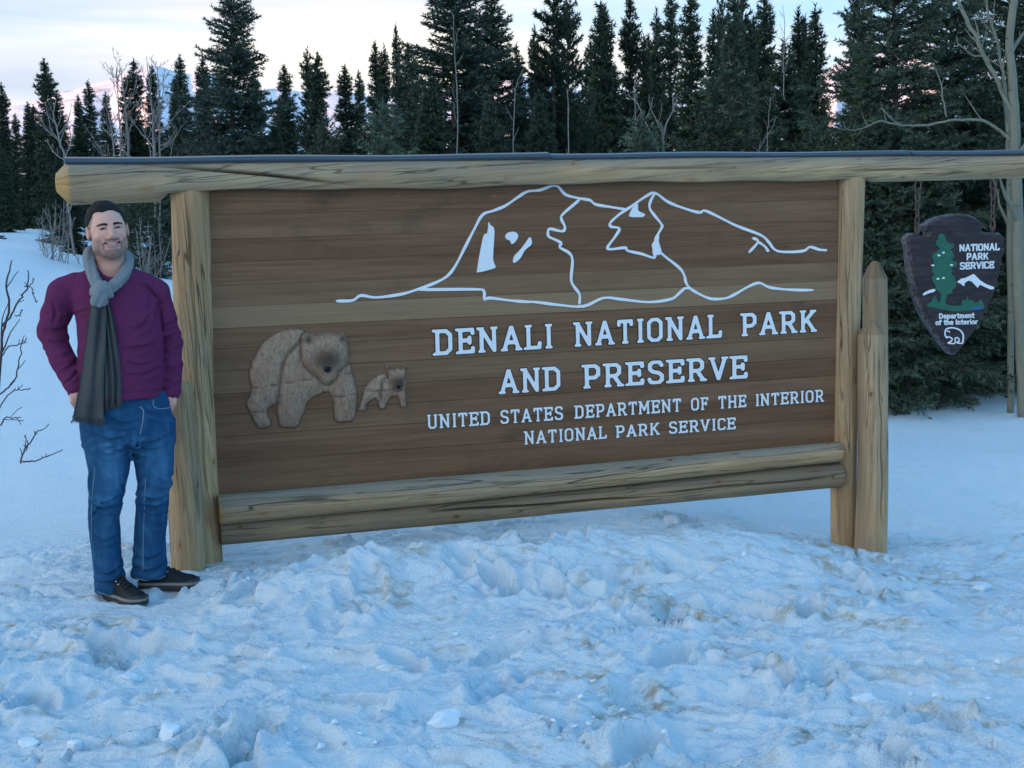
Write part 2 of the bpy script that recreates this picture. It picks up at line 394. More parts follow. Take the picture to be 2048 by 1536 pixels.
def poly_sdf(X, Y, P):
    P = np.asarray(P); Q = np.roll(P, -1, 0); ins = np.zeros(X.shape, bool)
    for (ax, ay), (bx, by) in zip(P, Q):
        c = (ay > Y) != (by > Y)
        ins ^= c & (X < (bx - ax) * (Y - ay) / (by - ay + 1e-18) + ax)
    d = seg_dist(X, Y, P, Q)
    return np.where(ins, -d, d)
def stroke_sdf(X, Y, P, th): P = np.asarray(P); return seg_dist(X, Y, P[:-1], P[1:]) - th / 2
def fill2d(F, xs, ys):
    """marching squares: the region F < 0 as polygons -> verts (n,2), faces, wall edges"""
    V = []; idx = {}; faces = []; edges = []
    nx, ny = F.shape; ins = F < 0
    def node(i, j):
        k = (i, j)
        if k not in idx: idx[k] = len(V); V.append((xs[i], ys[j]))
        return idx[k]
    def cross(i, j, i2, j2):
        k = (i, j, i2, j2) if (i, j) < (i2, j2) else (i2, j2, i, j)
        if k not in idx:
            a, b2 = F[k[0], k[1]], F[k[2], k[3]]; t = min(0.97, max(0.03, a / (a - b2)))
            idx[k] = len(V); V.append((xs[k[0]] + t * (xs[k[2]] - xs[k[0]]), ys[k[1]] + t * (ys[k[3]] - ys[k[1]])))
        return idx[k]
    cnt = ins[:-1, :-1].astype(int) + ins[1:, :-1] + ins[1:, 1:] + ins[:-1, 1:]
    for i, j in zip(*np.nonzero(cnt)):
        c = [(i, j), (i + 1, j), (i + 1, j + 1), (i, j + 1)]
        if cnt[i, j] == 4: faces.append([node(*q) for q in c]); continue
        poly = []; exits = []
        for k in range(4):
            p, q = c[k], c[(k + 1) % 4]
            if ins[p]: poly.append(node(*p))
            if ins[p] != ins[q]:
                v = cross(*p, *q); poly.append(v); exits.append((v, bool(ins[p])))
        faces.append(poly)
        if len(exits) == 2:
            a, b2 = (exits[0][0], exits[1][0]) if exits[0][1] else (exits[1][0], exits[0][0])
            edges.append((a, b2))
        elif len(exits) == 4:
            e = [x for x, _ in exits]
            if exits[0][1]: edges += [(e[0], e[1]), (e[2], e[3])]
            else: edges += [(e[3], e[0]), (e[1], e[2])]
    return np.array(V), faces, edges

# ------------------------------------------------------------------ the sign's own frame
SO = np.array([-1.50842, 7.05888, 1.89037]); SU = np.array([0.95923, 0.28204, 0.01826]); SV = np.array([-0.01019, -0.03004, 0.99950]); SN = np.array([0.28245, -0.95893, -0.02594])
SW, SH = 3.51258, 1.53386
def S(x, y, d=0.0):
    """photo pixel -> (a, b) on the plane d in front of the panel"""
    r = ray(np.asarray(x, float), np.asarray(y, float)); o = SO + SN * d
    t = ((o - CAM) @ SN) / (r @ SN)
    p = CAM + r * t[..., None] - o
    return np.stack([p @ SU, p @ SV], -1)
def SP(pts, d=0.0): pts = np.asarray(pts, float); return S(pts[:, 0], pts[:, 1], d)
def Wd(a, b, d=0.0):
    a, b, d = np.broadcast_arrays(np.asarray(a, float), b, d)
    return SO + SU * a[..., None] + SV * b[..., None] + SN * d[..., None]

# ------------------------------------------------------------------ wood
def wood_mat(name, light, dark, grey, knot=True, rough=0.72):
    m, nt, b = new_mat(name)
    gc = attr_(nt, 'gc').outputs['Vector']; wear = attr_(nt, 'wear').outputs['Fac']
    wob = nd(nt, 'VectorMath', operation='ADD')
    nn = nd(nt, 'TexNoise', i_Scale=1.0, i_Detail=2.0); lk(nt, scale_(nt, gc, (1.6, 5, 5)), nn.inputs['Vector'])
    sh = nd(nt, 'VectorMath', operation='MULTIPLY_ADD'); lk(nt, nn.outputs['Color'], sh.inputs[0]); sh.inputs[1].default_value = (0.0, 0.036, 0.036); sh.inputs[2].default_value = (0, -0.018, -0.018)
    lk(nt, gc, wob.inputs[0]); lk(nt, sh.outputs[0], wob.inputs[1]); gw = wob.outputs[0]
    broad = noise_(nt, scale_(nt, gw, (1.1, 11, 11)), 1.0, 4.0, 0.55)
    fine = noise_(nt, scale_(nt, gw, (3.0, 95, 95)), 1.0, 4.0, 0.6)
    blot = noise_(nt, scale_(nt, gc, (2.2, 5, 5)), 1.0, 4.0, 0.6)
    base = mix_(nt, ramp_(nt, broad, [(0.36, 0.0), (0.62, 1.0)]), dark, light)
    base = mix_(nt, math_(nt, 'MULTIPLY', ramp_(nt, fine, [(0.4, 0.0), (0.62, 1.0)]), 0.40), base, tuple(c * 0.55 for c in dark))
    gm = math_(nt, 'ADD', math_(nt, 'MULTIPLY', wear, 1.2), math_(nt, 'MULTIPLY', math_(nt, 'SUBTRACT', blot, 0.5), 1.1), clamp=True)
    base = mix_(nt, math_(nt, 'MULTIPLY', gm, 0.80), base, mix_(nt, fine, tuple(c * 0.55 for c in grey), tuple(c * 1.25 for c in grey)))
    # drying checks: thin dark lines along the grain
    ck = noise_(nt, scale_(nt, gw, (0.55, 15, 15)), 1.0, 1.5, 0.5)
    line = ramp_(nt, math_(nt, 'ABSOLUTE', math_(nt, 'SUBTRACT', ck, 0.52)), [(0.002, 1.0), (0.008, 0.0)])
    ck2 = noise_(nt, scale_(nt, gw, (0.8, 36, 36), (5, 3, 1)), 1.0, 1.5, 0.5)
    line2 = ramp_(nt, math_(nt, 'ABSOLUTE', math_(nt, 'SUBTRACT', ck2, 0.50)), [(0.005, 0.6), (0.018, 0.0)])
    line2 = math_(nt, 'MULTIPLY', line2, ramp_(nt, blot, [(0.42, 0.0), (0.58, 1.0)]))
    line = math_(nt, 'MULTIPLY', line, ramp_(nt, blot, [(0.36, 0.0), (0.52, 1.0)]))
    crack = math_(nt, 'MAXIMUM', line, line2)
    if knot:
        vo = nd(nt, 'TexVoronoi', i_Scale=1.0); lk(nt, scale_(nt, gc, (3.6, 7.5, 7.5)), vo.inputs['Vector'])
        kd = vo.outputs['Distance']
        kn = ramp_(nt, kd, [(0.035, 1.0), (0.075, 0.0)]); halo = ramp_(nt, kd, [(0.08, 0.45), (0.20, 0.0)])
        base = mix_(nt, halo, base, (dark[0] * 0.9, dark[1] * 0.72, dark[2] * 0.6))
        crack = math_(nt, 'MAXIMUM', crack, math_(nt, 'MULTIPLY', kn, 0.85))
    crack = math_(nt, 'MAXIMUM', crack, math_(nt, 'MULTIPLY', attr_(nt, 'split').outputs['Fac'], 1.35))  # shade and grime inside the open splits, painted in as near-black colour
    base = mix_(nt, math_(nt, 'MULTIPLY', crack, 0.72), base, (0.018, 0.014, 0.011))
    lk(nt, base, b.inputs['Base Color']); b.inputs['Roughness'].default_value = rough; b.inputs['Specular IOR Level'].default_value = 0.06
    h = math_(nt, 'SUBTRACT', math_(nt, 'ADD', math_(nt, 'MULTIPLY', fine, 0.25), math_(nt, 'MULTIPLY', broad, 0.5)), math_(nt, 'MULTIPLY', crack, 1.3))
    bump_(nt, b, h, 0.7, 0.006)
    return m
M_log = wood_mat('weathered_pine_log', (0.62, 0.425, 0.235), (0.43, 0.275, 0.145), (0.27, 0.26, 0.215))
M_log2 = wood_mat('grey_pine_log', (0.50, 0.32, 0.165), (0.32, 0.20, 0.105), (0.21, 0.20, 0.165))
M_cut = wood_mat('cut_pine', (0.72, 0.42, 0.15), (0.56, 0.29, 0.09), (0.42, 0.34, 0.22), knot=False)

def log(name, P0, P1, r0, r1, mat, parent, seed, flat=None, end0=None, end1=None, nseg=None, sides=90, wear=0.15, wear_up=0.5, bow=0.006, checks=(), rough=0.022, twist=0.0, cut=None):
    """a peeled log; flat(L, P) pushes points, end profiles are lists of (fraction of radius inset, metres beyond)"""
    rg = np.random.default_rng(seed)
    P0 = np.asarray(P0, float); P1 = np.asarray(P1, float); L = np.linalg.norm(P1 - P0); T = (P1 - P0) / L
    n = nseg or max(30, int(L / 0.035))
    s = np.linspace(0, 1, n)
    ref = np.array([0, 0, 1.0]) if abs(T[2]) < 0.7 else -SN
    A = ref - T * (ref @ T); A /= np.linalg.norm(A); B = np.cross(T, A)
    prof = [(x, 1.0, None) for x in s]
    c = P0 + (P1 - P0) * s[:, None] + A * (bow * np.sin(np.pi * s + rg.uniform(0, 1)) * rg.choice([-1, 1]))[:, None] + B * (bow * np.sin(2 * np.pi * s + rg.uniform(0, 6)))[:, None]
    rad = r0 + (r1 - r0) * s
    rings_c = list(c); rings_r = list(rad); along = list(s * L); capf = [0.0] * n
    for inset, out in (end0 or []):
        rings_c.insert(0, c[0] - T * out); rings_r.insert(0, r0 * (1 - inset)); along.insert(0, -out); capf.insert(0, 1.0)
    for inset, out in (end1 or []):
        rings_c.append(c[-1] + T * out); rings_r.append(r1 * (1 - inset)); along.append(L + out); capf.append(1.0)
    rings_c = np.array(rings_c); rings_r = np.array(rings_r); along = np.array(along); capf = np.array(capf)
    th = np.arange(sides) * 2 * np.pi / sides
    LL, TH = np.meshgrid(along, th, indexing='ij')
    o = rg.uniform(0, 50)
    dr = rough * vnoise3(LL * 1.8 + o, np.cos(TH) * 1.4, np.sin(TH) * 1.4, seed) + rough * 0.55 * vnoise3(LL * 7 + o, np.cos(TH) * 4, np.sin(TH) * 4, seed + 1)
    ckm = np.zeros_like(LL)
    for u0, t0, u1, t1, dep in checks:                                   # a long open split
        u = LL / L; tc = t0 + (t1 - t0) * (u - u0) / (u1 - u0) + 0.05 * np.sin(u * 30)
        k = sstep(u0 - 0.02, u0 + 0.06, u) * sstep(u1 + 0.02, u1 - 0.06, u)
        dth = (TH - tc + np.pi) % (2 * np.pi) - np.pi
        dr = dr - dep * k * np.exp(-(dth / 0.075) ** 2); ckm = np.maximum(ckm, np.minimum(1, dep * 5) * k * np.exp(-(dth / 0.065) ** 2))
    RRr = rings_r[:, None] * (1 + dr)
    V = rings_c[:, None] + RRr[..., None] * (np.cos(TH)[..., None] * A + np.sin(TH)[..., None] * B)
    gc = np.stack([LL + o, np.cos(TH + twist * LL) * rings_r.mean() + o * 0.37, np.sin(TH + twist * LL) * rings_r.mean()], -1)
    up = (np.cos(TH)[..., None] * A + np.sin(TH)[..., None] * B)[..., 2]
    we = wear + wear_up * sstep(-0.1, 0.9, up) + 0.25 * vnoise3(LL * 1.5 + o, np.cos(TH), np.sin(TH), seed + 5)
    if flat: V = flat(V, LL / L)
    V = V.reshape(-1, 3); gc = gc.reshape(-1, 3); we = we.ravel()
    m = len(along)
    quads = grid_faces(m, sides, True)
    caps = np.stack([np.arange(sides), (m - 1) * sides + np.arange(sides)[::-1]]).astype(np.int32)
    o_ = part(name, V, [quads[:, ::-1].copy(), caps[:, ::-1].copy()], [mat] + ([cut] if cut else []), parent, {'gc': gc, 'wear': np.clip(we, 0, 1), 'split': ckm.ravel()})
    if cut:
        fi = np.repeat(capf[:-1] + capf[1:] > 0.5, sides)
        mi = np.zeros(len(o_.data.polygons), np.int32); mi[:len(fi)] = fi; mi[len(fi):] = 1
        o_.data.polygons.foreach_set('material_index', mi)
    return o_

base = Wd(1.75, -1.95, 0.0)
SIGN = empty('park_sign', (base[0], base[1], 0.0), 'long wooden park entrance sign with white lettering and carved bears in a log frame', 'sign')

# posts and stub posts (standing logs)
def stand(name, top, bot, d, wtop_px, wbot_px, seed, pointed=None, **kw):
    a0 = S(*top, d); a1 = S(*bot, d)
    D0 = np.linalg.norm(Wd(*a0, d) - CAM); D1 = np.linalg.norm(Wd(*a1, d) - CAM)
    rt = wtop_px / 2 * D0 / F_PX * 0.965; rb = wbot_px / 2 * D1 / F_PX * 0.965
    return log(name, Wd(a1[0] + (a1[0] - a0[0]) * 0.2, a1[1] - 0.32, d), Wd(*a0, d), rb, rt, pointed or M_log, SIGN, seed, **kw)
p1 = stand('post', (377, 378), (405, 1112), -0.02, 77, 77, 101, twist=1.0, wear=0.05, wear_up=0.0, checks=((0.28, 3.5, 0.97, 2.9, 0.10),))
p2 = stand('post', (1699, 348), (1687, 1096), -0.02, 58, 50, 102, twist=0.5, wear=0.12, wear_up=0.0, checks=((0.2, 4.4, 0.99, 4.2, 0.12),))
TIP = [(0.03, 0.004), (0.40, 0.042), (0.70, 0.070), (0.85, 0.074)]
stand('support_post', (355, 770), (379, 1127), 0.17, 64, 70, 103, end1=[(0.12, 0.012), (0.5, 0.02)], wear=0.2, wear_up=0.2, twist=0.3)
stand('support_post', (1746.5, 668), (1741, 1099), 0.13, 57, 66, 104, end1=TIP, cut=M_log2, wear=0.25, wear_up=0.3, checks=((0.3, 3.3, 0.95, 3.1, 0.12),))
stand('support_post', (1750, 556), (1748, 1099), -0.17, 49, 52, 105, cut=M_log2, end1=[(0.04, 0.006), (0.42, 0.062), (0.66, 0.092), (0.82, 0.100)], wear=0.35, wear_up=0.2)
stand('support_post', (352, 900), (372, 1100), -0.20, 56, 60, 106, pointed=M_log2, end1=[(0.3, 0.03)], wear=0.4)

# the top beam: thick at the left, flattened underneath between the posts
bt0 = S(136, 318, 0.0); bt1 = S(2048, 303, 0.0); bd = (bt1 - bt0) / (bt1[0] - bt0[0])
aL = bt0[0]; aR = S(2190, 302, 0.0)[0]
def beam_top(a): return bt0[1] + bd[1] * (a - bt0[0]) - 0.012
r0, r1 = 0.106, 0.068
lo = S(335, 384, 0.0); loR = S(1728, 347, 0.0)
def beam_flat(V, u):
    rel = V - SO; a = rel @ SU; bb = rel @ SV
    lim = -0.004 + (loR[1] - 0.0) * np.clip((a - lo[0]) / (loR[0] - lo[0]), 0, 1) * 0.0
    inside = sstep(lo[0] - 0.035, lo[0] - 0.005, a) * sstep(loR[0] + 0.035, loR[0] + 0.005, a)
    wav = 0.004 * np.sin(a * 9) + 0.006 * np.sin(a * 3.1 + 1)
    nb = np.where(bb < lim + wav, bb + (lim + wav - bb) * inside * 0.96, bb)
    return V + SV * (nb - bb)[..., None]
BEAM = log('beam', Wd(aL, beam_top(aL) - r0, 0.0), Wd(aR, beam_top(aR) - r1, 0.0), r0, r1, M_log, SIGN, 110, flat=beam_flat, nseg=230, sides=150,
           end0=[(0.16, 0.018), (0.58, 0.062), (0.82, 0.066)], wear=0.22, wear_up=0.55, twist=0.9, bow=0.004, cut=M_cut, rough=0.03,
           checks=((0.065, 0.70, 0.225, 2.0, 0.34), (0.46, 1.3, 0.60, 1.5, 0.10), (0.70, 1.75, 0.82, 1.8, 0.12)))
# black capping strip in three lengths, laid over the top of the beam
M_cap, nt, b = new_mat('black_capping')
gpos = nd(nt, 'NewGeometry').outputs['Position']
lk(nt, mix_(nt, noise_(nt, scale_(nt, gpos, (2, 2, 40)), 3.0, 4.0, 0.6), (0.022, 0.027, 0.033), (0.055, 0.066, 0.080)), b.inputs['Base Color'])
b.inputs['Roughness'].default_value = 0.38; b.inputs['Specular IOR Level'].default_value = 0.6
CAPS = [(130, 1094), (1096, 1812), (1815, 2190)]
for k, (x0, x1) in enumerate(CAPS):
    a0 = S(x0, 316, 0)[0]; a1 = S(x1, 305, 0)[0]; n = 60
    aa = np.linspace(a0, a1, n); rr = r0 + (r1 - r0) * (aa - aL) / (aR - aL)
    lift = 0.006 + 0.003 * np.sin(aa * 5 + k) + (0.006 * np.exp(-(aa - a1) * -9) if k == 0 else 0)
    prof = [(-1.02, 0.0), (-0.98, 0.012), (-0.6, 0.015), (0, 0.017), (0.6, 0.015), (0.98, 0.012), (1.02, 0.0), (0.6, 0.004), (0, 0.005), (-0.6, 0.004)]
    V = []
    for (t, e) in prof:
        ang = t * 0.70 - 0.06
        V.append(Wd(aa, beam_top(aa) - rr + (rr + lift + e) * np.cos(ang), (rr + lift + e) * np.sin(ang)))
    V = np.stack(V, 1); m = len(prof)
    caps_ = np.stack([np.arange(m)[::-1], (n - 1) * m + np.arange(m)]).astype(np.int32)
    part('capping_strip', V.reshape(-1, 3), [grid_faces(n, m, True), caps_], M_cap, SIGN, smooth=False)

# two logs under the panel
l0 = S(442, 1018, 0.07); l1 = S(1677, 905, 0.07)
log('lower_log', Wd(*l0, 0.07), Wd(*l1, 0.07), 0.0775, 0.0575, M_log, SIGN, 121, nseg=150, end0=[(0.05, 0.008), (0.12, 0.012)], end1=[(0.08, 0.008), (0.25, 0.02)], wear=0.10, wear_up=0.95, cut=M_cut, rough=0.02)
l0 = S(444, 1062, 0.02); l1 = S(1677, 950, 0.02)
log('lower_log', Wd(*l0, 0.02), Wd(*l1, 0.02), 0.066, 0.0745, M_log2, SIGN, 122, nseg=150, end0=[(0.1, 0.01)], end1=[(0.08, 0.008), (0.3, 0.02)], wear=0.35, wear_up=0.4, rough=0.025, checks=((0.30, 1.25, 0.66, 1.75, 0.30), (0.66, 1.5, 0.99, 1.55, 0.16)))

# ------------------------------------------------------------------ panel planks
m_plank, nt, b = new_mat('stained_cedar_plank')
gc = attr_(nt, 'gc').outputs['Vector']; tint = attr_(nt, 'tint', 'OBJECT').outputs['Fac']
ob = nd(nt, 'ObjectInfo').outputs['Random']
br = noise_(nt, scale_(nt, gc, (0.55, 9, 1)), 1.0, 5.0, 0.6, 0.3); fi = noise_(nt, scale_(nt, gc, (2.2, 70, 1)), 1.0, 5.0, 0.65)
bl = noise_(nt, scale_(nt, gc, (2.4, 5, 1)), 1.0, 5.0, 0.65)
col = mix_(nt, ramp_(nt, br, [(0.32, 0.0), (0.68, 1.0)]), (0.150, 0.075, 0.042), (0.246, 0.138, 0.080))
col = mix_(nt, math_(nt, 'MULTIPLY', ramp_(nt, fi, [(0.42, 0.0), (0.68, 1.0)]), 0.5), col, (0.085, 0.050, 0.031))
col = mix_(nt, math_(nt, 'MULTIPLY', ramp_(nt, bl, [(0.56, 0.0), (0.72, 1.0)]), 0.62), col, (0.068, 0.047, 0.033))
col = mix_(nt, tint, col, mix_(nt, fi, (0.47, 0.335, 0.205), (0.29, 0.19, 0.115)))
# faint pale scuffs
sc = noise_(nt, scale_(nt, gc, (9, 14, 1), (3, 7, 0)), 1.0, 6.0, 0.75)
col = mix_(nt, math_(nt, 'MULTIPLY', ramp_(nt, sc, [(0.63, 0.0), (0.72, 1.0)]), 0.28), col, (0.46, 0.31, 0.20))
lk(nt, col, b.inputs['Base Color']); b.inputs['Roughness'].default_value = 0.6; b.inputs['Specular IOR Level'].default_value = 0.08
bump_(nt, b, math_(nt, 'ADD', fi, math_(nt, 'MULTIPLY', br, 0.6)), 0.35, 0.004)
YB = [383, 430, 478, 524, 570, 612, 655, 695, 740, 786, 828, 872, 925, 1006]
TINT = [0.05, 0.10, 0.02, 0.05, 0.24, 0.58, 0.06, 0.10, 0.22, 0.04, 0.08, 0.02, 0.10]
rg = np.random.default_rng(5)
for k in range(len(YB) - 1):
    b0 = -SH * (YB[k] - 383) / 603.0; b1 = -SH * (YB[k + 1] - 383) / 603.0
    dd = rg.uniform(-0.0008, 0.0008); g_, e = (0.0003, 0.0011) if k < 5 else (0.0006, 0.0019)
    na = 40; aa = np.linspace(-0.03, SW + 0.02, na)
    pr = [(b0 + 0.0015, -0.04), (b0 - g_, dd - e), (b0 - g_ - e, dd), (b1 + g_ + e, dd), (b1 + g_, dd - e), (b1 + 0.0021, -0.04)]
    V = np.stack([Wd(aa, bb, d_) for bb, d_ in pr], 1); m = len(pr)
    gcv = np.stack([np.stack([aa + 13.7 * k, np.full(na, bb * 1.0 + k * 3.3), np.full(na, d_)], -1) for bb, d_ in pr], 1)
    caps_ = np.stack([np.arange(m)[::-1], (na - 1) * m + np.arange(m)]).astype(np.int32)
    o = part('plank', V.reshape(-1, 3), [grid_faces(na, m, True), caps_], m_plank, SIGN, {'gc': gcv.reshape(-1, 3)}, smooth=False)
    o['tint'] = float(TINT[k])

# ------------------------------------------------------------------ painted relief
def paint_mat(name, c0, c1, rough=0.5):
    m, nt, b = new_mat(name)
    p = nd(nt, 'NewGeometry').outputs['Position']
    lk(nt, mix_(nt, ramp_(nt, noise_(nt, p, 34.0, 5.0, 0.7), [(0.3, 0.0), (0.7, 1.0)]), c0, c1), b.inputs['Base Color'])
    b.inputs['Roughness'].default_value = rough; bump_(nt, b, noise_(nt, p, 220.0, 3.0), 0.15, 0.002)
    return m
M_white = paint_mat('white_sign_paint', (0.78, 0.83, 0.86), (0.88, 0.91, 0.92))
def relief(name, F, xs, ys, mat, parent, to_world, top, bottom=-0.006, height=None, attrs=None, smooth=False):
    V2, faces, edges = fill2d(F, xs, ys)
    z = np.full(len(V2), top) if height is None else height(V2[:, 0], V2[:, 1])
    n = len(V2)
    bnd = sorted({i for e in edges for i in e}); mp = {i: n + k for k, i in enumerate(bnd)}
    W = np.concatenate([to_world(V2[:, 0], V2[:, 1], z), to_world(V2[bnd, 0], V2[bnd, 1], np.full(len(bnd), bottom))])
    allf = [f for f in faces] + [[b2, a, mp[a], mp[b2]] for a, b2 in edges]
    at_ = {k: (lambda q: np.concatenate([q, q[bnd]]))(f(V2[:, 0], V2[:, 1])) for k, f in (attrs or {}).items()}
    return part(name, W, allf, mat, parent, at_, smooth=smooth)
def gridfor(P, pad, step):
    P = np.asarray(P); xs = np.arange(P[:, 0].min() - pad, P[:, 0].max() + pad + step, step); ys = np.arange(P[:, 1].min() - pad, P[:, 1].max() + pad + step, step)
    X, Y = np.meshgrid(xs, ys, indexing='ij'); return xs, ys, X, Y

M_edge, nt, b = new_mat('dark_letter_edge'); b.inputs['Base Color'].default_value = (0.045, 0.028, 0.018, 1); b.inputs['Roughness'].default_value = 0.8; b.inputs['Specular IOR Level'].default_value = 0.05  # dark brown outline lying just under and around each letter
GLYPH = {  # width, strokes, serif points (x, y); height 1
 'A': (0.86, [[(.13, .04), (.43, .97), (.73, .04)], [(.25, .34), (.61, .34)]], [(.13, .04), (.73, .04)]),
 'C': (0.74, [[(.66, .78), (.60, .90), (.48, .95), (.26, .95), (.13, .82), (.13, .18), (.26, .05), (.48, .05), (.60, .10), (.66, .22)]], []),
 'D': (0.82, [[(.16, .06), (.16, .94)], [(.16, .94), (.50, .94), (.68, .78), (.68, .22), (.50, .06), (.16, .06)]], [(.10, .05), (.10, .95)]),
 'E': (0.76, [[(.17, .06), (.17, .94)], [(.17, .94), (.66, .94), (.67, .80)], [(.17, .52), (.54, .52), (.54, .42), (.54, .62)], [(.17, .06), (.66, .06), (.67, .20)]], [(.11, .05), (.11, .95)]),
 'F': (0.72, [[(.17, .05), (.17, .94)], [(.17, .94), (.62, .94), (.63, .80)], [(.17, .50), (.50, .50), (.50, .40), (.50, .60)]], [(.17, .05), (.11, .95)]),
 'H': (0.86, [[(.17, .05), (.17, .95)], [(.69, .05), (.69, .95)], [(.17, .50), (.69, .50)]], [(.17, .05), (.17, .95), (.69, .05), (.69, .95)]),
 'I': (0.42, [[(.21, .05), (.21, .95)]], [(.21, .05), (.21, .95)]),
 'K': (0.84, [[(.17, .05), (.17, .95)], [(.66, .93), (.22, .44)], [(.36, .56), (.70, .06)]], [(.17, .05), (.17, .95), (.70, .05), (.66, .95)]),
 'L': (0.72, [[(.17, .06), (.17, .95)], [(.17, .06), (.62, .06), (.64, .24)]], [(.17, .95), (.11, .05)]),
 'M': (0.98, [[(.15, .05), (.17, .94), (.49, .30), (.81, .94), (.83, .05)]], [(.15, .05), (.12, .95), (.83, .05), (.86, .95)]),
 'N': (0.86, [[(.17, .05), (.17, .94), (.69, .06), (.69, .95)]], [(.17, .05), (.12, .95), (.69, .95)]),
 'O': (0.82, [[(.30, .95), (.52, .95), (.69, .80), (.69, .20), (.52, .05), (.30, .05), (.13, .20), (.13, .80), (.30, .95)]], []),
 'P': (0.76, [[(.17, .05), (.17, .94)], [(.17, .94), (.50, .94), (.64, .82), (.64, .56), (.50, .44), (.17, .44)]], [(.17, .05), (.11, .95)]),
 'R': (0.82, [[(.17, .05), (.17, .94)], [(.17, .94), (.50, .94), (.64, .82), (.64, .58), (.50, .46), (.17, .46)], [(.42, .46), (.68, .06)]], [(.17, .05), (.11, .95), (.69, .05)]),
 'S': (0.74, [[(.62, .80), (.56, .91), (.46, .95), (.26, .95), (.13, .84), (.13, .64), (.25, .53), (.50, .47), (.63, .36), (.63, .17), (.50, .05), (.26, .05), (.15, .10), (.10, .21)]], []),
 'T': (0.78, [[(.39, .05), (.39, .94)], [(.10, .80), (.11, .94), (.67, .94), (.68, .80)]], [(.39, .05)]),
 'U': (0.82, [[(.16, .95), (.16, .20), (.28, .05), (.54, .05), (.66, .20), (.66, .95)]], [(.16, .95), (.66, .95)]),
 'V': (0.82, [[(.13, .95), (.41, .05), (.69, .95)]], [(.13, .95), (.69, .95)]),
}
def glyph_field(ch, th, serif, step):
    w, strokes, ser = GLYPH[ch]
    xs = np.arange(-0.12, w + 0.12, step); ys = np.arange(-0.12, 1.13, step); X, Y = np.meshgrid(xs, ys, indexing='ij')
    F = np.full(X.shape, 9.0)
    for s in strokes: F = np.minimum(F, stroke_sdf(X, Y, s, th))
    if serif:
        for (sx_, sy_) in ser:
            y_ = 0.035 if sy_ < 0.5 else 0.965
            F = np.minimum(F, np.maximum(np.abs(X - sx_) - 0.15, np.abs(Y - y_) - 0.042 - 0.05 * np.clip(1 - np.abs(X - sx_) / 0.17, 0, 1)))
    F = np.maximum(F, np.maximum(-Y - 0.01, Y - 1.01))
    return F, xs, ys
def lettering(text, p0, p1, h0, h1, th, serif, step, parent, plane, mat, top, name='letter'):
    """one word from baseline start p0 to end p1 (a, b); cap heights h0, h1"""
    ws = [GLYPH[c][0] for c in text]; tot = sum(ws); x = 0.0
    dirv = (np.array(p1) - p0); L = np.linalg.norm(dirv)
    for c, w in zip(text, ws):
        F, xs, ys = glyph_field(c, th, serif, step)
        k = L / tot; off = x * k; x += w; h = h0 + (h1 - h0) * (off / L)
        f = lambda X, Y, Z, off=off, h=h: plane(p0[0] + dirv[0] / L * (off + (X * 0.88 + 0.05) * k) - dirv[1] / L * Y * h * 0, p0[1] + dirv[1] / L * (off + (X * 0.88 + 0.05) * k) + Y * h, Z)
        o_ = relief(name, F, xs, ys, mat, parent, f, top)
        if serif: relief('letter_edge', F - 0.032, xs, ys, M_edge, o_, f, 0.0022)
def word(text, x0, y0, x1, y1, hpx0, hpx1, th):
    a = SP([(x0, y0), (x1, y1), (x0, y0 - hpx0), (x1, y1 - hpx1)], 0.004)
    lettering(text, a[0], a[1], a[2][1] - a[0][1], a[3][1] - a[1][1], th, True, 0.035, SIGN, lambda A, B, Z: Wd(A, B, Z), M_white, 0.005)
def baseline(xa, ya, xb, yb): return lambda x: ya + (yb - ya) * (x - xa) / (xb - xa)
L1 = baseline(867, 711, 1632, 663); L2 = baseline(998, 788, 1494, 756); L3 = baseline(855, 858, 1647, 803); L4 = baseline(1049, 889, 1470, 858)
for t_, x0, x1, L_, h0, h1, th in (('DENALI', 865, 1108, L1, 51, 48, .165), ('NATIONAL', 1146, 1446, L1, 48, 46, .165), ('PARK', 1480, 1636, L1, 45, 43, .165),
        ('AND', 996, 1126, L2, 48, 47, .165), ('PRESERVE', 1163, 1498, L2, 47, 45, .165),
        ('UNITED', 853, 983, L3, 28, 27, .16), ('STATES', 999, 1128, L3, 27, 27, .16), ('DEPARTMENT', 1148, 1364, L3, 26, 26, .16), ('OF', 1380, 1418, L3, 25, 25, .16), ('THE', 1435, 1494, L3, 25, 24, .16), ('INTERIOR', 1509, 1649, L3, 24, 24, .16),
        ('NATIONAL', 1047, 1215, L4, 26, 25, .16), ('PARK', 1230, 1321, L4, 24, 24, .16), ('SERVICE', 1336, 1473, L4, 24, 23, .16)):
    word(t_, x0, L_(x0), x1, L_(x1), h0, h1, th)

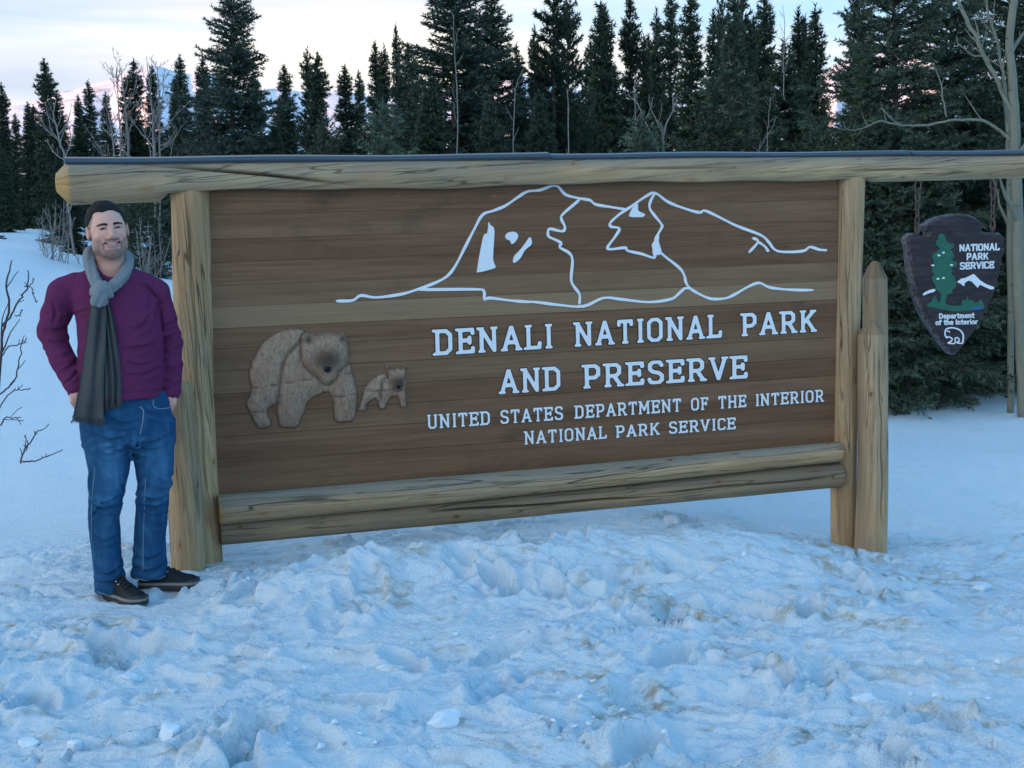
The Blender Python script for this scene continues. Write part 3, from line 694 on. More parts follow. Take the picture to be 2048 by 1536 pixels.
def z8(P): return [(1050 + x * .3776, 340 + y * .3776) for x, y in P]
def z7(P): return [(400 + x * .3255, 360 + y * .3255) for x, y in P]
LINES = [
 [(672,602),(705,601),(722,591),(752,595),(800,589),(832,580),(870,566),(895,552),(912,530),(930,495),(948,460),(965,430),(985,422),(1010,412),(1035,395),(1055,383),(1080,380),(1112,371)] + z8([(215,130),(290,150),(345,160),(375,182),(450,195),(540,210)]),
 z8([(700,420),(745,460),(820,520),(845,560),(855,600),(880,630),(920,655),(985,682),(1060,680),(1110,660),(1180,620),(1240,598),(1290,620),(1350,630),(1440,636),(1530,636)]),
 z8([(450,280),(500,235),(560,195),(640,140),(690,122),(760,170),(850,205),(925,225),(950,215),(1010,240),(1120,295),(1250,345),(1290,380),(1340,430),(1470,430),(1510,408),(1560,422),(1600,425)]),
 z8([(290,150),(280,165),(200,235),(195,265),(212,300),(205,322),(180,322),(130,312),(122,335),(130,355),(190,385),(185,410),(235,440),(252,480),(245,580),(262,620),(290,660),(288,712)]),
 z8([(690,122),(665,165),(662,205),(690,245),(725,290),(722,310),(700,350),(690,380),(700,420)]),
 z8([(450,280),(455,300),(500,310),(480,350),(440,405),(450,420),(530,412),(545,428),(620,445),(685,465),(682,425),(690,385)]),
 z7([(1320,675),(1690,672),(1745,685),(1748,735),(1780,725),(1900,740),(1997,748)]) + z8([(60,700),(180,715),(310,722),(415,678),(510,685),(655,700),(770,685),(810,660),(845,628),(872,628)]),
 z8([(1205,360),(1235,380),(1185,438)]), z8([(1235,380),(1270,405),(1290,433)])]
for i, P in enumerate(LINES):
    Q = catmull(SP(P, 0.004), 4, closed=False)
    top = 0.0038 + 0.0004 * i
    # split into a swept strip: cheap and clean
    T = np.gradient(Q, axis=0); T /= np.linalg.norm(T, axis=1, keepdims=True) + 1e-9
    Nn = np.stack([-T[:, 1], T[:, 0]], -1); n = len(Q)
    w = 0.0072 * (1 + 0.15 * np.sin(np.arange(n) * 0.9 + i)); w[0] *= 0.5; w[-1] *= 0.5
    pr = [(-1, -0.006), (-1, top - 0.001), (-0.75, top), (0.75, top), (1, top - 0.001), (1, -0.006)]
    V = np.stack([Wd(*(Q + Nn * (w * s)[:, None]).T, z) for s, z in pr], 1); m = len(pr)
    caps_ = np.stack([np.arange(m)[::-1], (n - 1) * m + np.arange(m)]).astype(np.int32)
    part('mountain_outline', V.reshape(-1, 3), [grid_faces(n, m, True), caps_], M_white, SIGN, smooth=False)
PATCH = [z7([(1775,245),(1782,275),(1808,310),(1800,480),(1815,530),(1800,545),(1710,567),(1703,550),(1740,350),(1765,325)]),
 z7([(1875,345),(1890,325),(1930,318),(1955,340),(1940,375),(1915,395),(1905,372),(1885,365)]),
 [(1060,474),(1063,488),(1050,500),(1040,517),(1027,526),(1028,513),(1040,500),(1050,487)],
 z8([(597,178),(600,215),(632,232),(630,245),(610,250),(555,247),(555,230),(572,195)]),
 z8([(710,345),(708,380),(722,430),(710,450),(690,445),(672,400),(690,370)])]
for P in PATCH:
    Q = catmull(SP(P, 0.004), 5)
    xs, ys, X, Y = gridfor(Q, 0.01, 0.005)
    relief('snow_patch', poly_sdf(X, Y, Q), xs, ys, M_white, SIGN, lambda A, B, Z: Wd(A, B, Z), 0.0072)

# ------------------------------------------------------------------ carved bears
m_bear, nt, b = new_mat('carved_bear_wood')
gc = attr_(nt, 'gc').outputs['Vector']; dk = attr_(nt, 'shade').outputs['Fac']
fur = noise_(nt, scale_(nt, gc, (70, 32, 1)), 1.0, 5.0, 0.65, 1.2); bl = noise_(nt, scale_(nt, gc, (9, 9, 1)), 1.0, 4.0, 0.6)
col = mix_(nt, ramp_(nt, fur, [(0.34, 0.0), (0.66, 1.0)]), (0.24, 0.15, 0.098), (0.48, 0.345, 0.245))
col = mix_(nt, math_(nt, 'MULTIPLY', ramp_(nt, bl, [(0.4, 0.0), (0.65, 1.0)]), 0.45), col, (0.33, 0.195, 0.13))
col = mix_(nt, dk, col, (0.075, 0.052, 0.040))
lk(nt, col, b.inputs['Base Color']); b.inputs['Roughness'].default_value = 0.7
b.inputs['Specular IOR Level'].default_value = 0.06; bump_(nt, b, fur, 0.6, 0.006)
M_nose, nt, b = new_mat('bear_nose_paint'); b.inputs['Base Color'].default_value = (0.012, 0.013, 0.016, 1); b.inputs['Roughness'].default_value = 0.35
def zb(P): return [(460 + x * .1953, 620 + y * .1953) for x, y in P]
def bear(outline, head, muzzle, ears, nose, ridges, seams, top, step):
    O = catmull(SP(zb(outline), 0.01), 3); Hd = catmull(SP(zb(head), 0.01), 3)
    rid = [catmull(SP(zb(r_), 0.01), 4, closed=False) for r_ in ridges]; sm = [SP(zb(s_), 0.01) for s_ in seams]
    mz = SP(zb([muzzle[0]]), 0.01)[0]; es = [SP(zb([e_]), 0.01)[0] for e_ in ears]
    px = SP(zb([(0, 0), (100, 0)]), 0.01); u = abs(px[1, 0] - px[0, 0]) / 100
    xs, ys, X, Y = gridfor(O, 0.02, step)
    def height(x, y):
        d = -poly_sdf(x, y, O); h = top * np.sqrt(np.clip(d / (top * 2.2), 0.0, 1)) ** 1.0
        for r_ in rid: h = h - 0.45 * top * np.exp(-(seg_dist(x, y, r_[:-1], r_[1:]) / (0.010)) ** 2)
        dh = -poly_sdf(x, y, Hd); h = h + top * 0.55 * sstep(-0.002, 0.022, dh) - 0.35 * top * np.exp(-((dh + 0.004) / 0.006) ** 2)
        h = h + top * 0.6 * np.exp(-(((x - mz[0]) / (muzzle[1] * u)) ** 2 + ((y - mz[1]) / (muzzle[2] * u)) ** 2))
        for e_ in es: h = h - top * 0.5 * np.exp(-(np.hypot(x - e_[0], y - e_[1]) / (muzzle[3] * u)) ** 2)
        for s_ in sm: h = h - 0.006 * np.exp(-(seg_dist(x, y, s_[:-1], s_[1:]) / 0.0035) ** 2)
        return h + 0.002 * fbm2(x * 90, y * 60, 2, 3) + 0.002
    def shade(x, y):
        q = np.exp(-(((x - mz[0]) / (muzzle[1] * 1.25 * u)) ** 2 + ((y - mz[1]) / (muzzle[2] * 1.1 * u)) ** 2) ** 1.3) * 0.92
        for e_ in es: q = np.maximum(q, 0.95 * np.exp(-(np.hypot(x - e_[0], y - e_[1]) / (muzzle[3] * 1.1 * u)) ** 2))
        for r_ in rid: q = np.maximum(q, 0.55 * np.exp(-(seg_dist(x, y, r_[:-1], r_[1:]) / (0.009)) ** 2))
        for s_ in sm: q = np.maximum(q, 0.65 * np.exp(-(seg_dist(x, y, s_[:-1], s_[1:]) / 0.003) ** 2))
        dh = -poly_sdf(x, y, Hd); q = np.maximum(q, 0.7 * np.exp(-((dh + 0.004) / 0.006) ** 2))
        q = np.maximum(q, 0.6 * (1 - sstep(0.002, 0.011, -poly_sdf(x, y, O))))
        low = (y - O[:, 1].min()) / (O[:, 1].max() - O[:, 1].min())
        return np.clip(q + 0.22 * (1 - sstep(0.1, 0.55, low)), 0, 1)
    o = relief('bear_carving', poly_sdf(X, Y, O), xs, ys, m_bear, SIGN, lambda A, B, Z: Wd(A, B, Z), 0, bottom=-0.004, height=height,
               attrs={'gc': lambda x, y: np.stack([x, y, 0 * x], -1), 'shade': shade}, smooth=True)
    nz = SP(zb([nose[0]]), 0.01)[0]; th = np.linspace(0, 2 * np.pi, 20, endpoint=False)
    hz = float(height(np.array([nz[0]]), np.array([nz[1]]))[0]); rings = []
    for f_, dz in ((1.0, -0.006), (0.96, 0.004), (0.7, 0.009), (0.3, 0.012)):
        rings.append(Wd(nz[0] + np.cos(th) * nose[1] * u * f_, nz[1] + np.sin(th) * nose[2] * u * f_ * (1 - 0.15 * np.sin(th)), hz + dz))
    V = np.concatenate(rings); part('nose', V, [grid_faces(4, 20, True), (60 + np.arange(20, dtype=np.int32))[None]], M_nose, o)
    return o
BIG = [(640,185),(720,190),(780,215),(840,235),(1000,228),(1150,222),(1195,235),(1210,270),(1208,330),(1225,420),(1220,520),(1245,600),(1280,720),(1305,850),(1300,1000),(1280,1110),(1250,1145),(1100,1155),(1065,1110),(1060,1000),(1040,900),(1005,845),(940,860),(850,900),(790,960),(770,1040),(730,1120),(700,1190),(660,1210),(520,1205),(490,1130),(475,1050),(470,985),(430,985),(390,1020),(395,1070),(430,1150),(410,1200),(300,1220),(250,1160),(190,1040),(165,960),(210,850),(205,740),(190,660),(215,560),(260,460),(330,340),(440,250),(540,205)]
bb_ = bear(BIG, [(735,262),(800,240),(860,262),(1000,250),(1100,245),(1150,226),(1195,245),(1203,330),(1215,430),(1205,540),(1110,620),(1070,700),(1010,755),(960,750),(890,680),(780,590),(735,520),(720,400)],
     ((980, 500), 130, 110, 42), [(800, 300), (1150, 290)], ((980, 592), 42, 34), [[(740,300),(640,400),(560,500),(515,680),(485,980)]], [[(230,795),(450,765),(700,720),(900,690)],[(1090,670),(1245,645)],[(1055,893),(1300,857)],[(185,1045),(400,1030)]], 0.034, 0.009)
bb_['label'] = 'large carved bear standing with lowered head'
CUB = [(1590,590),(1600,560),(1640,565),(1660,600),(1720,585),(1760,600),(1775,565),(1815,558),(1825,600),(1805,650),(1810,740),(1800,830),(1820,980),(1800,1005),(1745,1000),(1730,930),(1700,885),(1650,900),(1610,960),(1590,1010),(1530,1020),(1500,920),(1460,925),(1400,980),(1405,1030),(1310,1040),(1320,980),(1350,900),(1380,800),(1440,720),(1540,650),(1610,645)]
bb_ = bear(CUB, [(1590,590),(1605,562),(1640,568),(1660,600),(1720,588),(1760,600),(1778,568),(1815,560),(1822,600),(1800,660),(1770,740),(1745,815),(1690,815),(1660,750),(1620,680)],
     ((1710, 735), 62, 70, 22), [(1630, 598), (1793, 595)], ((1715, 778), 26, 20), [[(1610,690),(1560,740),(1545,900)]], [[(1400,828),(1680,822)],[(1740,822),(1795,818)]], 0.022, 0.006)
bb_['label'] = 'small carved bear cub'
# ------------------------------------------------------------------ hanging arrowhead sign
DA = 0.03
def za(P): return [(1780 + x * .27347, 400 + y * .27344) for x, y in P]      # from the enlarged crop
def Aw(a, b, d=0.0): return Wd(a, b, DA + d)
def AP(P): return SP(za(P), DA)
ARROW = [(170,245),(215,243),(258,262),(300,268),(297,235),(268,200),(290,170),(350,135),(440,108),(540,98),(620,115),(690,165),(705,195),(685,218),(690,232),(760,238),(820,240),(848,275),(850,330),(835,430),(810,560),(775,680),(720,800),(650,930),(580,1030),(520,1110),(482,1136),(450,1110),(395,1040),(330,950),(270,850),(215,720),(185,600),(165,470),(150,350),(140,290)]
ac = S(1908, 570, DA)
abase = Aw(*AP([(482, 1140)])[0], 0)
ARW = empty('arrowhead_sign', abase, 'dark arrowhead shaped park service board hanging on two chains from the beam', 'hanging sign')
m_arrow, nt, b = new_mat('dark_carved_board')
p = nd(nt, 'NewGeometry').outputs['Position']; pl = nd(nt, 'TexCoord').outputs['Object']
st = noise_(nt, scale_(nt, pl, (6, 6, 42)), 1.0, 5.0, 0.65, 0.5)
col = mix_(nt, ramp_(nt, st, [(0.40, 0.0), (0.72, 1.0)]), (0.036, 0.028, 0.034), (0.072, 0.056, 0.056))
chip = ramp_(nt, noise_(nt, scale_(nt, pl, (14, 14, 60)), 1.0, 5.0, 0.7), [(0.66, 0.0), (0.72, 1.0)])
col = mix_(nt, math_(nt, 'MULTIPLY', chip, 0.6), col, (0.17, 0.12, 0.10))
ed = attr_(nt, 'edge').outputs['Fac']
col = mix_(nt, math_(nt, 'MULTIPLY', ed, ramp_(nt, noise_(nt, p, 45.0, 5.0, 0.7), [(0.40, 0.0), (0.60, 1.0)])), col, (0.30, 0.32, 0.36))
lk(nt, col, b.inputs['Base Color']); b.inputs['Roughness'].default_value = 0.5; b.inputs['Specular IOR Level'].default_value = 0.15
bump_(nt, b, math_(nt, 'ADD', st, noise_(nt, p, 60.0, 4.0, 0.6)), 0.35, 0.005)
Q = catmull(AP(ARROW), 4)
xs, ys, X, Y = gridfor(Q, 0.02, 0.0085)
FA = poly_sdf(X, Y, Q)
def arrow_h(x, y):
    d = -poly_sdf(x, y, Q); w1 = 0.010 + 0.009 * (0.5 + 0.5 * vnoise2(x * 26, y * 26, 4))
    _, _, fc = worley2(x * 24, y * 24, 6)
    return 0.0 - (0.030 * (1 - sstep(0.0, w1, d)) + 0.006 * fc * (1 - sstep(w1 * 0.4, w1 * 1.5, d)))
board = relief('board', FA, xs, ys, m_arrow, ARW, lambda a, b_, z: Aw(a, b_, z), 0, bottom=-0.085, height=arrow_h,
       attrs={'edge': lambda x, y: 0.42 * (1 - sstep(0.003, 0.011, -poly_sdf(x, y, Q)))}, smooth=False)
# closed back
V2, fc_, ed_ = fill2d(FA, xs, ys)
part('back_board', Aw(V2[:, 0], V2[:, 1], np.full(len(V2), -0.0849)), [f[::-1] for f in fc_], m_arrow, ARW, {'edge': np.zeros(len(V2))}, smooth=False)
M_green = paint_mat('green_tree_paint', (0.008, 0.10, 0.060), (0.014, 0.15, 0.085))
M_blue = paint_mat('blue_lake_paint', (0.02, 0.10, 0.28), (0.03, 0.13, 0.33))
TREE = [(375,245),(400,262),(412,300),(440,320),(465,318),(462,350),(440,362),(462,390),(468,420),(448,440),(480,452),(490,470),(470,490),(440,500),(458,520),(445,540),(470,560),(480,600),(478,640),(450,660),(460,680),(420,690),(408,720),(405,760),(480,775),(520,768),(530,730),(555,735),(563,700),(575,735),(600,730),(620,755),(640,750),(652,735),(668,735),(680,760),(690,785),(660,800),(560,812),(470,815),(400,805),(330,790),(272,778),(280,755),(300,745),(318,705),(330,700),(342,735),(360,745),(372,700),(362,680),(345,660),(320,650),(340,635),(318,610),(305,560),(325,545),(303,520),(312,490),(318,440),(306,420),(318,390),(345,375),(365,350),(340,335),(335,300),(352,285),(348,262)]
def decal(name, P, mat, top, closed=True, step=0.006, sub=3, par=None):
    q = catmull(AP(P), sub); xs, ys, X, Y = gridfor(q, 0.01, step)
    return relief(name, poly_sdf(X, Y, q), xs, ys, mat, par or ARW, lambda a, b_, z: Aw(a, b_, z), top)
decal('painted_tree', TREE, M_green, 0.003, sub=2, step=0.005)
decal('painted_lake', [(590,795),(630,780),(672,778),(665,796),(630,804)], M_blue, 0.0045)
decal('painted_mountain', [(487,600),(520,575),(550,570),(610,541),(660,590),(700,615),(755,635),(760,650),(735,655),(690,635),(655,618),(640,642),(610,610),(595,595),(570,590),(545,605),(540,632),(515,612)], M_white, 0.004, sub=1, step=0.004)
decal('painted_mountain', [(238,690),(262,670),(310,652),(328,655),(322,670),(280,682),(248,697)], M_white, 0.004, step=0.004)
for x_, y_ in ((388,385),(355,405),(311,478),(447,475),(348,576),(388,570)): decal('snow_fleck', [(x_-8,y_-5),(x_+8,y_-6),(x_+9,y_+5),(x_-8,y_+6)], M_white, 0.0045, step=0.003)
def aline(P, th, name='bison_outline'):
    q = catmull(AP(P), 4, closed=False); xs, ys, X, Y = gridfor(q, 0.012, 0.0035)
    relief(name, stroke_sdf(X, Y, q, th), xs, ys, M_white, ARW, lambda a, b_, z: Aw(a, b_, z), 0.004)
aline([(428,1000),(412,1006),(401,985),(402,960),(415,942),(450,934),(490,942),(520,962),(534,990),(533,1025),(528,1048)], 0.0085)
aline([(428,1000),(452,1014),(446,1032),(424,1046),(468,1051)], 0.0075)
aline([(468,1051),(478,1034),(472,1016),(486,1006),(499,1012),(504,1030),(488,1044),(528,1048)], 0.0070)
aline([(414,962),(428,958),(434,968)], 0.005)
SANS = {'a': (.62,[[(.12,.58),(.28,.68),(.44,.62),(.48,.5),(.48,.04)],[(.48,.40),(.26,.40),(.12,.28),(.14,.10),(.28,.04),(.48,.16)]]), 'e': (.62,[[(.12,.36),(.50,.36),(.48,.56),(.31,.67),(.14,.56),(.11,.30),(.18,.10),(.34,.04),(.49,.13)]]),
 'p': (.62,[[(.13,.66),(.13,-.28)],[(.13,.50),(.30,.67),(.48,.56),(.50,.20),(.34,.04),(.13,.16)]]), 'r': (.46,[[(.13,.66),(.13,.04)],[(.13,.46),(.26,.64),(.42,.64)]]), 't': (.46,[[(.22,.90),(.22,.14),(.32,.04),(.40,.06)],[(.06,.66),(.40,.66)]]),
 'm': (.90,[[(.12,.66),(.12,.04)],[(.12,.50),(.28,.66),(.43,.56),(.43,.04)],[(.43,.50),(.60,.66),(.74,.56),(.74,.04)]]), 'n': (.60,[[(.12,.66),(.12,.04)],[(.12,.50),(.30,.66),(.46,.56),(.46,.04)]]),
 'o': (.62,[[(.31,.67),(.14,.56),(.11,.35),(.14,.14),(.31,.04),(.47,.14),(.50,.35),(.47,.56),(.31,.67)]]), 'f': (.42,[[(.16,.04),(.16,.80),(.26,.92),(.38,.88)],[(.03,.62),(.34,.62)]]), 'h': (.60,[[(.12,.95),(.12,.04)],[(.12,.50),(.30,.66),(.46,.56),(.46,.04)]]), 'i': (.28,[[(.14,.66),(.14,.04)],[(.14,.88),(.14,.92)]]),
 'D': (.74,[[(.13,.04),(.13,.95),(.42,.93),(.61,.70),(.61,.30),(.42,.06),(.13,.04)]]), 'I': (.30,[[(.15,.95),(.15,.04)]]), ' ': (.34, [])}
def sans_word(text, x0, y0, x1, y1, h0, h1, th):
    q = AP([(x0, y0), (x1, y1), (x0, y0 - h0), (x1, y1 - h1)])
    d = q[1] - q[0]; ha = q[2][1] - q[0][1]; hb = q[3][1] - q[1][1]
    gl = [SANS.get(c) or GLYPH[c][:2] for c in text]; tot = sum(g[0] for g in gl); x = 0
    for (w, strokes), c in zip(gl, text):
        u0 = x / tot; x += w
        if not strokes: continue
        gx = np.arange(-0.12, w + 0.12, 0.045); gy = np.arange(-0.4, 1.14, 0.045); X, Y = np.meshgrid(gx, gy, indexing='ij')
        F = np.min([stroke_sdf(X, Y, s, th) for s in strokes], axis=0)
        h = ha + (hb - ha) * u0
        relief('letter', F, gx, gy, M_white, ARW, lambda A, B, Z, u0=u0, h=h: Aw(q[0][0] + d[0] * (u0 + A / tot), q[0][1] + d[1] * (u0 + A / tot) + B * h, Z), 0.004)
sans_word('NATIONAL', 503, 376, 800, 366, 50, 50, .19)
sans_word('PARK', 556, 440, 720, 434, 50, 48, .19)
sans_word('SERVICE', 508, 508, 760, 498, 50, 50, .19)
sans_word('Department', 356, 868, 616, 862, 38, 38, .17)
sans_word('of the Interior', 330, 915, 640, 907, 38, 36, .17)
# chains
M_chain, nt, b = new_mat('rusty_chain')
lk(nt, mix_(nt, noise_(nt, nd(nt, 'NewGeometry').outputs['Position'], 55.0, 4.0, 0.6), (0.06, 0.045, 0.045), (0.17, 0.11, 0.09)), b.inputs['Base Color'])
b.inputs['Roughness'].default_value = 0.6; b.inputs['Metallic'].default_value = 0.35
def link_mesh(rx, rz, r, k):
    th = np.linspace(0, 2 * np.pi, 18, endpoint=False)
    c = np.stack([np.sign(np.cos(th)) * np.abs(np.cos(th)) ** 0.8 * rx, 0 * th, np.sin(th) * rz], -1)
    ph = np.linspace(0, 2 * np.pi, 7, endpoint=False)
    nrm = c / (np.linalg.norm(c, axis=1, keepdims=True) + 1e-9)
    V = c[:, None] + r * (np.cos(ph)[None, :, None] * nrm[:, None] + np.sin(ph)[None, :, None] * np.array([0, 1.0, 0]))
    q = [[i * 7 + j, ((i + 1) % 18) * 7 + j, ((i + 1) % 18) * 7 + (j + 1) % 7, i * 7 + (j + 1) % 7] for i in range(18) for j in range(7)]
    return mesh_from('link', V.reshape(-1, 3), q, M_chain)
ME_link = link_mesh(0.0125, 0.026, 0.0042, 0); ME_big = link_mesh(0.020, 0.036, 0.006, 1)
for (xt, yt, xb, yb) in ((1836, 360, 1834, 466), (1987, 355, 1985, 462)):
    t0 = Wd(*S(xt, yt, DA - 0.03), DA - 0.03); t1 = Wd(*S(xb, yb, DA - 0.03), DA - 0.03)
    L = np.linalg.norm(t1 - t0); dirn = (t1 - t0) / L
    V, f = tube([t0 + np.array([0, 0, 0.03]), t0 - np.array([0, 0, 0.006])], [0.005, 0.005], 6)
    ch = part('chain', V, f, M_chain, ARW); ow = parent_world(ch)
    pos = 0.012; k = 0
    while pos < L - 0.01:
        big = k < 2 or pos > L - 0.09
        step = 0.060 if big else 0.042
        c = t0 + dirn * (pos + step * 0.4)
        o = link('link', ME_big if big else ME_link, c - ow, ch)
        o.rotation_euler = (0.05, 0.06, 0.28 + (math.pi / 2 if k % 2 else 0))
        pos += step; k += 1
    V, f = tube([t1 + np.array([0, 0, 0.03]), t1 - np.array([0, 0, 0.06])], [0.0055, 0.0055], 6)
    part('eye_bolt', V, f, M_chain, ARW)
# ------------------------------------------------------------------ spruces
def foliage_mat(name, c0, c1, c2):
    m, nt, b = new_mat(name)
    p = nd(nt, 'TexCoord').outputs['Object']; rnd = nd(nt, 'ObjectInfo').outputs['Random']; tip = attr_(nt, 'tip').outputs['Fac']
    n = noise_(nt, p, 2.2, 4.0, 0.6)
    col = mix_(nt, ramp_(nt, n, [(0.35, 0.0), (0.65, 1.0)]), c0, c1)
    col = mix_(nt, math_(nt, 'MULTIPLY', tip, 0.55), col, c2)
    hs = nd(nt, 'HueSaturation', i_Hue=math_(nt, 'ADD', math_(nt, 'MULTIPLY', rnd, 0.035), 0.490), i_Saturation=1.0, i_Value=math_(nt, 'ADD', math_(nt, 'MULTIPLY', rnd, 0.5), 0.75), i_Color=col)
    lk(nt, hs.outputs[0], b.inputs['Base Color']); b.inputs['Roughness'].default_value = 0.7; b.inputs['Specular IOR Level'].default_value = 0.08
    return m
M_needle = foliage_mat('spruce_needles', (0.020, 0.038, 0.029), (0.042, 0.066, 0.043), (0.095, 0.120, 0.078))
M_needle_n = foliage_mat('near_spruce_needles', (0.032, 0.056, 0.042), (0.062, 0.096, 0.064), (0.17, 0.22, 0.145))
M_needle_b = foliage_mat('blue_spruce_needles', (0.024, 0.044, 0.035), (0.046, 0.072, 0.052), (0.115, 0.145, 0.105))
M_bark, nt, b = new_mat('spruce_bark')
lk(nt, mix_(nt, noise_(nt, scale_(nt, nd(nt, 'TexCoord').outputs['Object'], (30, 30, 8)), 1.0, 5.0, 0.7), (0.055, 0.042, 0.036), (0.17, 0.14, 0.12)), b.inputs['Base Color']); b.inputs['Roughness'].default_value = 0.9
M_twig, nt, b = new_mat('bare_twig_bark')
lk(nt, mix_(nt, noise_(nt, nd(nt, 'TexCoord').outputs['Object'], 14.0, 4.0), (0.15, 0.145, 0.13), (0.30, 0.29, 0.265)), b.inputs['Base Color']); b.inputs['Roughness'].default_value = 0.8
M_aspen, nt, b = new_mat('aspen_bark')
p = nd(nt, 'TexCoord').outputs['Object']
col = mix_(nt, noise_(nt, scale_(nt, p, (20, 20, 5)), 1.0, 4.0, 0.6), (0.135, 0.14, 0.10), (0.23, 0.235, 0.18))
scar = ramp_(nt, noise_(nt, scale_(nt, p, (13, 13, 36)), 1.0, 3.0, 0.6), [(0.64, 0.0), (0.70, 1.0)])
lk(nt, mix_(nt, scar, col, (0.06, 0.05, 0.04)), b.inputs['Base Color']); b.inputs['Roughness'].default_value = 0.7
bump_(nt, b, scar, 0.4, 0.005)

def spruce_mesh(seed, H, R, shape='cone', tuft=0.045, nl=0.05, nw=0.010, spacing=0.22, per=6, per_tuft=4, twig_sp=0.09, base=0.04, droop=0.35, gap=0.12, clump=0.0, lean=0.0, ragged=0.25):
    """needles (verts, quads, tip) and a woody skeleton for one conifer standing at the origin"""
    rg = np.random.default_rng(seed)
    BP = []; wood = Soup(); ndl = []
    zs = H * base
    trunk_z = np.linspace(0, H, 14); wob = np.cumsum(rg.normal(0, 0.012, (14, 2)), 0) * H / 8; wob[0] = 0; wob[:, 0] += lean * (trunk_z / H) ** 2 * H
    tr = lambda z: np.array([np.interp(z, trunk_z, wob[:, 0]), np.interp(z, trunk_z, wob[:, 1])])
    rad0 = 0.010 * H + 0.02
    V, f = tube(np.column_stack([wob, trunk_z]), rad0 * (1 - trunk_z / H * 0.94), 7); wood.add(V, f)
    z = zs; cen = []; dirs = []; lens = []; tips = []
    while z < H * 0.985:
        t = (z - zs) / (H - zs)
        if shape == 'cone': Lm = R * (1 - t) ** 0.85 * (1 if t > 0.08 else 0.75 + 3 * t) + 0.05
        elif shape == 'column': Lm = R * 1.3 * (1 - t) ** 0.72 + 0.04
        elif shape == 'club': Lm = R * ((1 - t) ** 0.7 * (0.9 if t < 0.62 else 0.55) + (0.24 * np.exp(-((t - 0.84) / 0.07) ** 2))) + 0.05
        else: Lm = R * (1 - t) ** 0.6 * (0.7 + 0.5 * rg.random()) + 0.06
        Lm *= 1 + clump * np.sin(z * 5.1 + seed)
        k = per if t < 0.9 else max(3, per - 2)
        a0 = rg.uniform(0, 6.28)
        for i in range(k):
            if rg.random() < gap: continue
            az = a0 + i * 2 * np.pi / k + rg.normal(0, 0.25)
            L = Lm * np.clip(rg.normal(1, ragged), 0.35, 1.55)
            zz = z + rg.uniform(-0.5, 0.5) * spacing
            el0 = 0.55 * t ** 1.5 + 0.10 - droop * (1 - t); ns = max(4, int(L / 0.08))
            s = np.linspace(0, 1, ns)
            # droops, then the tip turns up
            el = el0 - droop * 0.7 * np.sin(np.pi * s * 0.8) + 0.55 * s ** 2.2 * (0.4 + droop)
            step = L / (ns - 1)
            hx = np.concatenate([[0], np.cumsum(np.cos(el[:-1]) * step)]); hz = np.concatenate([[0], np.cumsum(np.sin(el[:-1]) * step)])
            side = np.cumsum(rg.normal(0, 0.02, ns)) * L
            c = tr(zz)
            P = np.stack([c[0] + hx * np.cos(az) - side * np.sin(az), c[1] + hx * np.sin(az) + side * np.cos(az), zz + hz], -1)
            if L > 0.3:
                V, f = tube(P, np.linspace(0.008 + 0.011 * L, 0.003, ns), 3, cap=False); wood.add(V, f)
            T = np.gradient(P, axis=0); T /= np.linalg.norm(T, axis=1, keepdims=True)
            # the leader itself carries needles, and twigs leave it on both sides
            segs = [(P, L, 0)]
            nt_ = int(L / twig_sp)
            for j in range(nt_):
                sj = (j + rg.uniform(0.2, 0.9)) / nt_
                if sj < 0.12: continue
                q = np.array([np.interp(sj, s, P[:, d]) for d in range(3)]); td = np.array([np.interp(sj, s, T[:, d]) for d in range(3)])
                lt = min((0.42 * L * (1 - sj) + 0.07) * rg.uniform(0.65, 1.25), 0.42)
                sgn = 1 if j % 2 else -1
                sd_ = np.cross(td, [0, 0, 1.0]); sd_ /= np.linalg.norm(sd_) + 1e-9
                d = td * 0.72 + sd_ * sgn * 0.75 + np.array([0, 0, rg.normal(-0.20 * (1 - t), 0.22)]); d /= np.linalg.norm(d)
                m_ = max(2, int(lt / tuft) + 1); u = np.linspace(0, 1, m_)[:, None]
                Q = q + d * lt * u + np.array([0, 0, -0.10 * lt]) * u ** 2 + td * 0.15 * lt * u ** 2
                segs.append((Q, lt, 1))
            for Q, l_, kind in segs:
                if kind == 0:
                    m_ = max(2, int(l_ / tuft)); u = np.linspace(0.15 if l_ > 0.4 else 0.0, 1, m_)
                    Q2 = np.stack([np.interp(u, s, P[:, d]) for d in range(3)], -1)
                else: Q2 = Q; u = np.linspace(0, 1, len(Q))
                dq = np.gradient(Q2, axis=0) if len(Q2) > 1 else np.array([T[-1]]); dq = dq / (np.linalg.norm(dq, axis=1, keepdims=True) + 1e-9)
                cen.append(Q2); dirs.append(dq); tips.append(u * (0.5 + 0.5 * (l_ > 0)) if kind else u ** 2)
        z += spacing * (0.55 + 0.45 * (1 - t)) * rg.uniform(0.8, 1.2)
    # the leader
    u = np.linspace(0, 1, 8); c = tr(H)
    cen.append(np.stack([c[0] + 0 * u, c[1] + 0 * u, H * 0.94 + u * H * 0.065], -1)); dirs.append(np.tile([0, 0, 1.0], (8, 1))); tips.append(u * 0.3)
    C = np.concatenate(cen); D = np.concatenate(dirs); TP = np.concatenate(tips)
    n = len(C)
    C = np.repeat(C, per_tuft, 0); D = np.repeat(D, per_tuft, 0); TP = np.repeat(TP, per_tuft)
    N_ = len(C)
    r = rg.normal(size=(N_, 3)); r -= D * (r * D).sum(1, keepdims=True); r /= np.linalg.norm(r, axis=1, keepdims=True) + 1e-9
    out = D * 0.80 + r * rg.uniform(0.45, 0.95, (N_, 1)); out /= np.linalg.norm(out, axis=1, keepdims=True)
    w = np.cross(out, rg.normal(size=(N_, 3))); w /= np.linalg.norm(w, axis=1, keepdims=True) + 1e-9
